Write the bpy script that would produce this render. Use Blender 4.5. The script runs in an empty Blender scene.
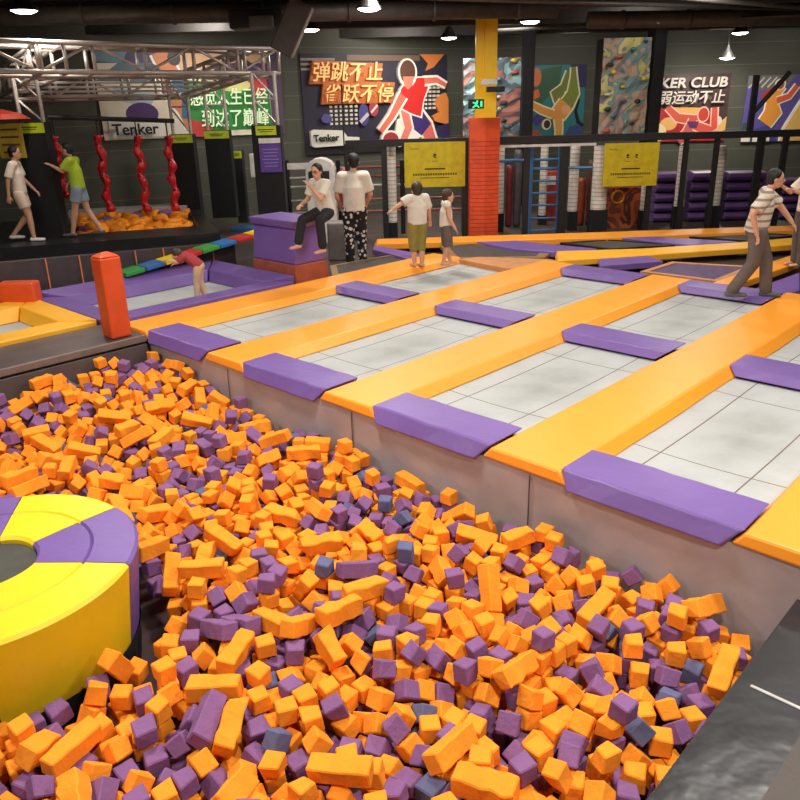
import bpy, bmesh, math, random
from mathutils import Vector, Matrix, Quaternion
random.seed(11)
SC = bpy.context.scene
COL = SC.collection
PI = math.pi

# ---------------------------------------------------------------- camera model
PITCH, ROLL, FPX, CAMZ = 0.36754, -0.02472, 767.44, 2.5
YAW, GCX, GCY = -0.76512, 9.078, -4.409          # how the trampoline grid lies in the hall
CY_, SY_ = math.cos(YAW), math.sin(YAW)
_fw = Vector((0, math.cos(PITCH), -math.sin(PITCH)))
_r = Vector((1, 0, 0)); _u = _r.cross(_fw)
_r2 = _r*math.cos(ROLL) + _u*math.sin(ROLL)
_u2 = -_r*math.sin(ROLL) + _u*math.cos(ROLL)
CAM = Vector((0, 0, CAMZ))

def ray(x, y): return _fw + (x-400)/FPX*_r2 - (y-400)/FPX*_u2
def gz(x, y, z=0.0):
    d = ray(x, y); return CAM + d*((z-CAMZ)/d.z)
def gy(x, y, Y):
    d = ray(x, y); return CAM + d*(Y/d.y)
def gpl(x, y, P, n):
    d = ray(x, y); return CAM + d*((P-CAM).dot(n)/d.dot(n))
def G(a, b, z=0.0):                               # trampoline-grid coordinates to the hall
    dx, dy = a-GCX, b-GCY
    return Vector((dx*CY_-dy*SY_, dx*SY_+dy*CY_, z))
def invG(P): return (P[0]*CY_+P[1]*SY_+GCX, -P[0]*SY_+P[1]*CY_+GCY)

# ---------------------------------------------------------------- materials
MATS = {}
def srgb(c):
    return tuple((v/12.92 if v <= .04045 else ((v+.055)/1.055)**2.4) for v in (x/255 for x in c))
def mat(name, c, rough=.6, metal=0, noise=.06, nscale=6, bump=0, bscale=30, emit=None, estr=1, spec=.5, var=0, kind=None, c2=None):
    if name in MATS: return MATS[name]
    m = bpy.data.materials.new(name); m.use_nodes = True
    nt = m.node_tree; N = nt.nodes; L = nt.links; b = N['Principled BSDF']
    b.inputs['Roughness'].default_value = rough; b.inputs['Metallic'].default_value = metal
    b.inputs['Specular IOR Level'].default_value = spec
    col = srgb(c)
    tc = N.new('ShaderNodeTexCoord')
    nz = N.new('ShaderNodeTexNoise'); nz.inputs['Scale'].default_value = nscale; nz.inputs['Detail'].default_value = 4
    L.new(tc.outputs['Object'], nz.inputs['Vector'])
    mx = N.new('ShaderNodeMix'); mx.data_type = 'RGBA'
    c2_ = srgb(c2) if c2 else tuple(max(0, v*(1-noise*4)) for v in col)
    mx.inputs[6].default_value = (*col, 1); mx.inputs[7].default_value = (*c2_, 1)
    rmp = N.new('ShaderNodeMapRange'); rmp.inputs[1].default_value = .42; rmp.inputs[2].default_value = .72
    L.new(nz.outputs[0], rmp.inputs[0]); L.new(rmp.outputs[0], mx.inputs[0])
    out = mx.outputs[2]
    if kind == 'bed':                              # woven bed with stitched seams
        sx = N.new('ShaderNodeSeparateXYZ'); L.new(tc.outputs['Object'], sx.inputs[0])
        prev = None
        for ax, pos, wd in ((0, .35, .006), (1, .80, .006)):
            ab = N.new('ShaderNodeMath'); ab.operation = 'ABSOLUTE'; L.new(sx.outputs[ax], ab.inputs[0])
            cm = N.new('ShaderNodeMath'); cm.operation = 'COMPARE'; L.new(ab.outputs[0], cm.inputs[0])
            cm.inputs[1].default_value = pos; cm.inputs[2].default_value = wd
            if prev is None: prev = cm
            else:
                mm = N.new('ShaderNodeMath'); mm.operation = 'MAXIMUM'
                L.new(prev.outputs[0], mm.inputs[0]); L.new(cm.outputs[0], mm.inputs[1]); prev = mm
        # worn patch in the middle of the bed
        vl = N.new('ShaderNodeVectorMath'); vl.operation = 'LENGTH'
        mp = N.new('ShaderNodeMapping'); mp.inputs['Scale'].default_value = (1.7, .8, 0)
        L.new(tc.outputs['Object'], mp.inputs[0]); L.new(mp.outputs[0], vl.inputs[0])
        mr = N.new('ShaderNodeMapRange'); mr.inputs[1].default_value = .1; mr.inputs[2].default_value = .75
        mr.inputs[3].default_value = .7; mr.inputs[4].default_value = 0; L.new(vl.outputs[1], mr.inputs[0])
        n2 = N.new('ShaderNodeTexNoise'); n2.inputs['Scale'].default_value = 3; n2.inputs['Detail'].default_value = 6
        L.new(tc.outputs['Object'], n2.inputs[0])
        ml = N.new('ShaderNodeMath'); ml.operation = 'MULTIPLY'; L.new(mr.outputs[0], ml.inputs[0]); L.new(n2.outputs[0], ml.inputs[1])
        m1 = N.new('ShaderNodeMix'); m1.data_type = 'RGBA'; L.new(ml.outputs[0], m1.inputs[0]); L.new(out, m1.inputs[6])
        m1.inputs[7].default_value = (*srgb((120, 118, 108)), 1)
        m2 = N.new('ShaderNodeMix'); m2.data_type = 'RGBA'; L.new(prev.outputs[0], m2.inputs[0]); L.new(m1.outputs[2], m2.inputs[6])
        m2.inputs[7].default_value = (*srgb((110, 88, 76)), 1); out = m2.outputs[2]
    if kind in ('ridges', 'panels'):
        sx = N.new('ShaderNodeSeparateXYZ'); L.new(tc.outputs['Object'], sx.inputs[0])
        wv = N.new('ShaderNodeMath'); wv.operation = 'FRACT'; sc_ = N.new('ShaderNodeMath'); sc_.operation = 'MULTIPLY'
        L.new(sx.outputs[2], sc_.inputs[0]); sc_.inputs[1].default_value = 1/.085 if kind == 'ridges' else 1/.55
        L.new(sc_.outputs[0], wv.inputs[0])
        cm = N.new('ShaderNodeMath'); cm.operation = 'LESS_THAN'; L.new(wv.outputs[0], cm.inputs[0]); cm.inputs[1].default_value = .22 if kind == 'ridges' else .03
        m2 = N.new('ShaderNodeMix'); m2.data_type = 'RGBA'; L.new(cm.outputs[0], m2.inputs[0]); L.new(out, m2.inputs[6])
        k = .55 if kind == 'ridges' else 1.8
        m2.inputs[7].default_value = (*[min(1, v*k) for v in col], 1); out = m2.outputs[2]
    if kind == 'blotch':                           # rough painted climbing surface
        vo = N.new('ShaderNodeTexNoise'); vo.inputs['Scale'].default_value = 1.7; vo.inputs['Detail'].default_value = 2
        vo.inputs['Distortion'].default_value = .7
        L.new(tc.outputs['Object'], vo.inputs['Vector'])
        cr = N.new('ShaderNodeValToRGB'); L.new(vo.outputs[0], cr.inputs[0]); cr.color_ramp.interpolation = 'CONSTANT'
        pal = c2 if False else var
        els = cr.color_ramp.elements
        els[0].position = 0; els[0].color = (*srgb(pal[0]), 1); els[1].position = .36; els[1].color = (*srgb(pal[1]), 1)
        for i_, pc in enumerate(pal[2:]):
            e = els.new(.36+.07*(i_+1)); e.color = (*srgb(pc), 1)
        out = cr.outputs[0]
    if kind == 'stripes':
        sx = N.new('ShaderNodeSeparateXYZ'); L.new(tc.outputs['Object'], sx.inputs[0])
        sc_ = N.new('ShaderNodeMath'); sc_.operation = 'MULTIPLY'; sc_.inputs[1].default_value = 11; L.new(sx.outputs[2], sc_.inputs[0])
        wv = N.new('ShaderNodeMath'); wv.operation = 'FRACT'; L.new(sc_.outputs[0], wv.inputs[0])
        cm = N.new('ShaderNodeMath'); cm.operation = 'LESS_THAN'; cm.inputs[1].default_value = .35; L.new(wv.outputs[0], cm.inputs[0])
        m2 = N.new('ShaderNodeMix'); m2.data_type = 'RGBA'; L.new(cm.outputs[0], m2.inputs[0]); L.new(out, m2.inputs[6])
        m2.inputs[7].default_value = (*srgb(var), 1); out = m2.outputs[2]
    if kind == 'spots':
        vo = N.new('ShaderNodeTexVoronoi'); vo.inputs['Scale'].default_value = 13; L.new(tc.outputs['Object'], vo.inputs['Vector'])
        cm = N.new('ShaderNodeMath'); cm.operation = 'LESS_THAN'; cm.inputs[1].default_value = .36; L.new(vo.outputs['Distance'], cm.inputs[0])
        m2 = N.new('ShaderNodeMix'); m2.data_type = 'RGBA'; L.new(cm.outputs[0], m2.inputs[0]); L.new(out, m2.inputs[6])
        m2.inputs[7].default_value = (*srgb(var), 1); out = m2.outputs[2]
    L.new(out, b.inputs['Base Color'])
    if bump:
        n3 = N.new('ShaderNodeTexNoise'); n3.inputs['Scale'].default_value = bscale; n3.inputs['Detail'].default_value = 3
        L.new(tc.outputs['Object'], n3.inputs[0])
        bp = N.new('ShaderNodeBump'); bp.inputs['Strength'].default_value = bump; bp.inputs['Distance'].default_value = .02
        L.new(n3.outputs[0], bp.inputs['Height']); L.new(bp.outputs[0], b.inputs['Normal'])
    if emit:
        b.inputs['Emission Color'].default_value = (*srgb(emit), 1); b.inputs['Emission Strength'].default_value = estr
    MATS[name] = m
    return m

ORANGE = mat('orange_vinyl', (255, 163, 46), .42, noise=.02, nscale=2, bump=.25, bscale=5)
PURPLE = mat('purple_vinyl', (120, 90, 160), .42, noise=.03, nscale=2, bump=.3, bscale=6)
YELLOW = mat('yellow_vinyl', (244, 212, 30), .42, noise=.02, nscale=2, bump=.3, bscale=4)
AMBER = mat('amber_vinyl', (255, 186, 50), .42, noise=.02, nscale=2, bump=.3, bscale=4)
GREYV = mat('grey_vinyl', (182, 172, 172), .42, noise=.05, nscale=2, bump=.5, bscale=3)
BROWNV = mat('dark_brown_vinyl', (92, 78, 76), .4, noise=.06, nscale=2, bump=.4, bscale=3)
BLACKV = mat('black_vinyl', (40, 38, 40), .32, noise=.06, nscale=3, bump=.5, bscale=4)
BED = mat('white_trampoline_weave', (180, 182, 180), .7, noise=.03, nscale=3, kind='bed')
BEDP = mat('plain_trampoline_weave', (184, 185, 183), .7, noise=.03, nscale=3)
DARKBED = mat('dark_trampoline_mesh', (78, 68, 66), .8)
PLUMBED = mat('plum_trampoline_mesh', (96, 72, 110), .7)
SEAM = mat('seam_thread', (84, 60, 62), .8)
FOAM_O = mat('orange_foam', (255, 156, 46), .9, noise=.03, nscale=8, bump=.25, bscale=40, spec=.15)
FOAM_P = mat('purple_foam', (138, 96, 142), .9, noise=.03, nscale=8, bump=.25, bscale=40, spec=.15)
FOAM_B = mat('slate_foam', (104, 106, 140), .9, noise=.03, nscale=8, bump=.2, bscale=40, spec=.15)
STEEL = mat('silver_truss', (198, 188, 178), .38, metal=.35, noise=.04)
BLACK = mat('black_paint', (26, 25, 27), .55)
BLACKF = mat('black_felt', (22, 21, 22), .85)
REDV = mat('red_vinyl', (226, 84, 34), .45, noise=.03, bump=.2, bscale=6)
REDP = mat('red_plastic', (205, 34, 40), .3, noise=.04)
LIME = mat('lime_label', (200, 214, 40), .5)
BLUEP = mat('blue_paint', (58, 112, 168), .4)
WHITE = mat('white_plastic', (225, 220, 214), .4)
SKIN = mat('skin', (214, 160, 128), .5, noise=.02)
HAIR = mat('black_hair', (24, 20, 20), .5, bump=.5, bscale=60)
BHAIR = mat('brown_hair', (66, 44, 32), .5, bump=.5, bscale=60)

# ---------------------------------------------------------------- mesh helpers
class MB:
    def __init__(s): s.v = []; s.f = []; s.m = []; s.mats = []
    def mi(s, m):
        if m not in s.mats: s.mats.append(m)
        return s.mats.index(m)
    def add(s, vs, fs, m):
        b = len(s.v); k = s.mi(m); s.v += [tuple(v) for v in vs]
        s.f += [tuple(b+i for i in f) for f in fs]; s.m += [k]*len(fs); return s
    def prism(s, poly, z0, z1, m, inset=0, top=None):      # vertical prism, polygon ccw from above
        n = len(poly)
        if inset:
            cx = sum(p[0] for p in poly)/n; cy = sum(p[1] for p in poly)/n
        tp = top or poly
        s.add([(p[0], p[1], z0) for p in poly]+[(p[0], p[1], z1) for p in tp],
              [tuple(range(n-1, -1, -1)), tuple(range(n, 2*n))]+[(i, (i+1) % n, n+(i+1) % n, n+i) for i in range(n)], m)
        return s
    def box(s, c, d, m, R=None):
        vs = [Vector((a*d[0]/2, b*d[1]/2, e*d[2]/2)) for a in (-1, 1) for b in (-1, 1) for e in (-1, 1)]
        if R is not None: vs = [R @ v for v in vs]
        vs = [v+Vector(c) for v in vs]
        return s.add(vs, [(0, 1, 3, 2), (4, 6, 7, 5), (0, 4, 5, 1), (2, 3, 7, 6), (0, 2, 6, 4), (1, 5, 7, 3)], m)
    def tube(s, a, b, r, m, n=8, r2=None, cap=True):
        a = Vector(a); b = Vector(b); d = (b-a)
        if d.length < 1e-6: return s
        q = d.normalized().to_track_quat('Z', 'Y'); r2 = r if r2 is None else r2
        vs = [a+q @ Vector((r*math.cos(2*PI*i/n), r*math.sin(2*PI*i/n), 0)) for i in range(n)]
        vs += [b+q @ Vector((r2*math.cos(2*PI*i/n), r2*math.sin(2*PI*i/n), 0)) for i in range(n)]
        fs = [(i, (i+1) % n, n+(i+1) % n, n+i) for i in range(n)]
        if cap: fs += [tuple(range(n-1, -1, -1)), tuple(range(n, 2*n))]
        return s.add(vs, fs, m)
    def lathe(s, prof, m, n=24, c=(0, 0, 0)):
        vs = []; fs = []
        for r, z in prof:
            vs += [(c[0]+r*math.cos(2*PI*i/n), c[1]+r*math.sin(2*PI*i/n), c[2]+z) for i in range(n)]
        for k in range(len(prof)-1):
            fs += [(k*n+i, k*n+(i+1) % n, (k+1)*n+(i+1) % n, (k+1)*n+i) for i in range(n)]
        return s.add(vs, fs, m)
    def ell(s, c, r, m, n=12, R=None):
        vs = []; fs = []; h = n//2
        for j in range(h+1):
            t = PI*j/h
            for i in range(n):
                v = Vector((r[0]*math.sin(t)*math.cos(2*PI*i/n), r[1]*math.sin(t)*math.sin(2*PI*i/n), r[2]*math.cos(t)))
                if R is not None: v = R @ v
                vs.append(v+Vector(c))
        for j in range(h):
            for i in range(n):
                fs.append((j*n+i, (j+1)*n+i, (j+1)*n+(i+1) % n, j*n+(i+1) % n))
        return s.add(vs, fs, m)
    def build(s, name, parent=None, loc=None, rz=0, smooth=False, bevel=0, seg=2):
        me = bpy.data.meshes.new(name); me.from_pydata(s.v, [], s.f)
        for m in s.mats: me.materials.append(m)
        me.polygons.foreach_set('material_index', s.m)
        bm = bmesh.new(); bm.from_mesh(me); bmesh.ops.remove_doubles(bm, verts=bm.verts, dist=1e-5)
        bmesh.ops.recalc_face_normals(bm, faces=bm.faces); bm.to_mesh(me); bm.free()
        if smooth: me.polygons.foreach_set('use_smooth', [True]*len(me.polygons))
        o = bpy.data.objects.new(name, me); COL.objects.link(o)
        if parent: o.parent = parent
        if loc is not None: o.location = loc
        o.rotation_euler = (0, 0, rz)
        if bevel:
            md = o.modifiers.new('soft', 'BEVEL'); md.width = bevel; md.segments = seg; md.limit_method = 'ANGLE'; md.angle_limit = .5
            md.harden_normals = False
        return o
def tag(o, label, cat, group=None, kind=None):
    o['label'] = label; o['category'] = cat
    if group: o['group'] = group
    if kind: o['kind'] = kind
    return o
def empty(name, loc, rz=0):
    o = bpy.data.objects.new(name, None); COL.objects.link(o); o.location = loc; o.rotation_euler = (0, 0, rz)
    o.empty_display_size = .1; return o
def struct(o): o['kind'] = 'structure'; return o

# ---------------------------------------------------------------- pads
def pad_mesh(mb, lx, ly, h, fl, m, fx=(1, 1), fy=(1, 1), nx=1, drape=0, jit=0):
    """a foam pad, flat top lx by ly, sides flaring out by fl; nx cuts along x for soft wrinkles; drape lets the near side hang lower"""
    xs = [-lx/2+lx*i/nx for i in range(nx+1)]
    rows = []
    for x, k in zip(xs, range(nx+1)):
        ex = -fl*fx[0] if k == 0 else (fl*fx[1] if k == nx else 0)
        jn = (random.random()-.5)*jit; jf = (random.random()-.5)*jit
        rows.append([(x+ex, -ly/2-fl*fy[0], -h-drape*(1+jn*4)), (x, -ly/2+jn, jn*.3), (x, ly/2+jf, 0), (x+ex, ly/2+fl*fy[1], -h)])
    vs = [p for r in rows for p in r]; fs = []
    for k in range(nx):
        a = k*4; b = a+4
        fs += [(a, a+1, b+1, b), (a+1, a+2, b+2, b+1), (a+2, a+3, b+3, b+2), (a+3, a, b, b+3)]
    fs += [(0, 3, 2, 1), (nx*4, nx*4+1, nx*4+2, nx*4+3)]
    mb.add(vs, fs, m)
    return mb

FZ = -.2
W, SW, PD, RL = 1.9415, .613, .5, 3.0385
TLX = W-SW
PADH = .09
pit_names = ['first (smallest, by the ledge)', 'second', 'third', 'fourth']
# orange runs between the trampolines
run_where = ['that borders the group beside the purple block', 'second from the purple block', 'third from the purple block',
             'fourth from the purple block', 'nearest the black mat']
for k in range(5):
    y0, y1 = -.02, 2*RL+PD+.05
    if k == 0: y1 = 6.0
    a, b = G(k*W+SW/2, y0), G(k*W+SW/2, y1)
    ln = y1-y0
    mb = MB(); n = 14
    secs = []
    for i in range(n+1):
        y = ln*i/n; jn = (random.random()-.5)*.012
        ef = -.02 if i == 0 else 0
        secs.append([(-SW/2-.07+jn, y+ef, -PADH), (-SW/2, y, 0), (SW/2, y, 0), (SW/2+.10+jn, y+ef, -PADH-.01)])
    vs = [p for s_ in secs for p in s_]; fs = []
    for i in range(n):
        A = i*4; B = A+4
        fs += [(A, B, B+1, A+1), (A+1, B+1, B+2, A+2), (A+2, B+2, B+3, A+3), (A+3, B+3, B, A)]
    fs += [(0, 1, 2, 3), (n*4, n*4+3, n*4+2, n*4+1)]
    mb.add(vs, fs, ORANGE)
    o = mb.build('padded_walkway', loc=a, rz=YAW, bevel=.018)
    tag(o, 'long orange padded walkway '+run_where[k], 'pad', 'orange walkways between the trampolines')
ordc = ['first', 'second', 'third', 'fourth']
rown = ['hanging over the foam pit wall', 'in the middle row between two white beds', 'at the far end of the white beds']
for j in range(3):
    for k in range(4):
        if j == 2 and k == 0: continue
        mb = MB(); pad_mesh(mb, TLX-.012, PD-.06, PADH, .075, PURPLE, fx=(-1.25, -1.6), nx=8, drape=.045 if j == 0 else 0, jit=.02)
        cx = k*W+SW+TLX/2
        o = mb.build('purple_pad', loc=G(cx, j*RL+PD/2-(.03 if j == 0 else 0), .015), rz=YAW, bevel=.015)
        col = ['column nearest the ledge corner', 'second column from the ledge', 'third column from the ledge', 'column nearest the black mat'][k]
        tag(o, 'purple cross pad '+rown[j]+', '+col, 'pad', 'purple cross pads')
for j in range(2):
    for k in range(4):
        t = empty('trampoline', G(k*W+SW+TLX/2, j*RL+PD+(RL-PD)/2, FZ), YAW)
        tag(t, 'white trampoline bed with brown seams, '+['near row beside the pit', 'far row'][j]+', '+
            ['by the ledge corner', 'second column from the ledge', 'third column from the ledge', 'column nearest the black mat'][k],
            'trampoline', 'white trampolines')
        mb = MB(); nn = 12; lx, ly = TLX-.02, RL-PD+.02; bh = .05
        vs = []; fs = []
        for a in range(nn+1):
            for b in range(nn+1):
                x = -lx/2+lx*a/nn; y = -ly/2+ly*b/nn
                vs.append((x, y, .10-.03*math.cos(x/lx*PI)*math.cos(y/ly*PI)))
        for a in range(nn):
            for b in range(nn):
                q = a*(nn+1)+b; fs.append((q, q+nn+1, q+nn+2, q+1))
        mb.add(vs, fs, BED); mb.build('bed', t, smooth=True)
        fr = MB()
        for sx in (-1, 1): fr.box((sx*(lx/2+.01), 0, bh/2), (.05, ly+.05, bh), BLACK)
        for sy in (-1, 1): fr.box((0, sy*(ly/2+.01), bh/2), (lx+.05, .05, bh), BLACK)
        fr.build('frame', t)

# ---------------------------------------------------------------- floor, pit
def pg(*pts): return [tuple(G(a, b)[:2]) for a, b in pts]
fl = MB()
FL = mat('dark_floor', (74, 64, 58), .55, noise=.08, nscale=1.5, bump=.1)
def slab(pts, m=FL, z1=FZ, th=.05):
    fl.prism(pts, z1-th, z1, m)
slab(pg((-26, .0), (12, .0), (12, 26), (-26, 26)))
slab(pg((-26, -14), (.2, -14), (.2, .0), (-26, .0)))
slab(pg((8.5, -14), (14, -14), (14, 0), (8.5, 0)))
struct(fl.build('floor'))
pf = MB(); pf.prism(pg((.2, -9), (8.6, -9), (8.6, .1), (.2, .1)), -1.05, -1.0, mat('pit_floor', (70, 50, 50), .9))
struct(pf.build('floor_pit'))
# pit walls: grey vinyl with welded seams
pw = MB(); n = 40
vs = []; fs = []
for i in range(n+1):
    x = .6+i*(10.6-.6)/n
    for j in range(6):
        z = -.95+j*(.95-.095)/5
        vs.append((x, -.015-.010*math.sin(i*1.7+j)*(0 < j < 5), z))
for i in range(n):
    for j in range(5):
        q = i*6+j; fs.append((q, q+6, q+7, q+1))
pw.add([G(a, b, z) for a, b, z in vs], fs, GREYV)
for x in (2.3, 4.25, 6.2, 8.15): pw.add([G(x+dx, -.029, z) for dx, z in ((-.006, -.95), (.006, -.95), (.006, -.11), (-.006, -.11))], [(0, 1, 2, 3)], SEAM)
for x0, x1 in ((.6, 10.6),): pw.add([G(a, b, -.095) for a, b in ((x0, -.015), (x1, -.015), (x1, .16), (x0, .16))], [(0, 1, 2, 3)], GREYV)
struct(pw.build('wall_pit_back', smooth=True))
lg = MB()
lg.prism(pg((-.24, -9), (.66, -9), (.66, -.06), (-.24, -.06)), -.12, -.03, BROWNV)
lg.prism(pg((.2, -9), (.80, -9), (.80, -.06), (.2, -.06)), -1.0, -.13, BROWNV, top=pg((.2, -9), (.68, -9), (.68, -.06), (.2, -.06)))
lg.prism(pg((.655, -9), (.695, -9), (.695, -.06), (.655, -.06)), -.1, -.018, mat('worn_edge', (128, 112, 104), .35))
struct(lg.build('wall_pit_left', bevel=.008))
bk = MB(); bk.prism(pg((8.13, -9), (10.6, -9), (10.6, -.1), (8.13, -.1)), -1.0, -.26, BLACKV)
bk.prism(pg((8.2, -1.02), (10.6, -1.02), (10.6, -1.0), (8.2, -1.0)), -.262, -.253, mat('worn_seam_white', (205, 200, 196), .4))
bk.prism(pg((8.2, -2.62), (10.6, -2.62), (10.6, -2.6), (8.2, -2.6)), -.262, -.253, MATS['worn_seam_white'])
o = bk.build('landing_mat', bevel=.02)
tag(o, 'black vinyl landing mat with white seams at the end of the foam pit', 'mat')

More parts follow.
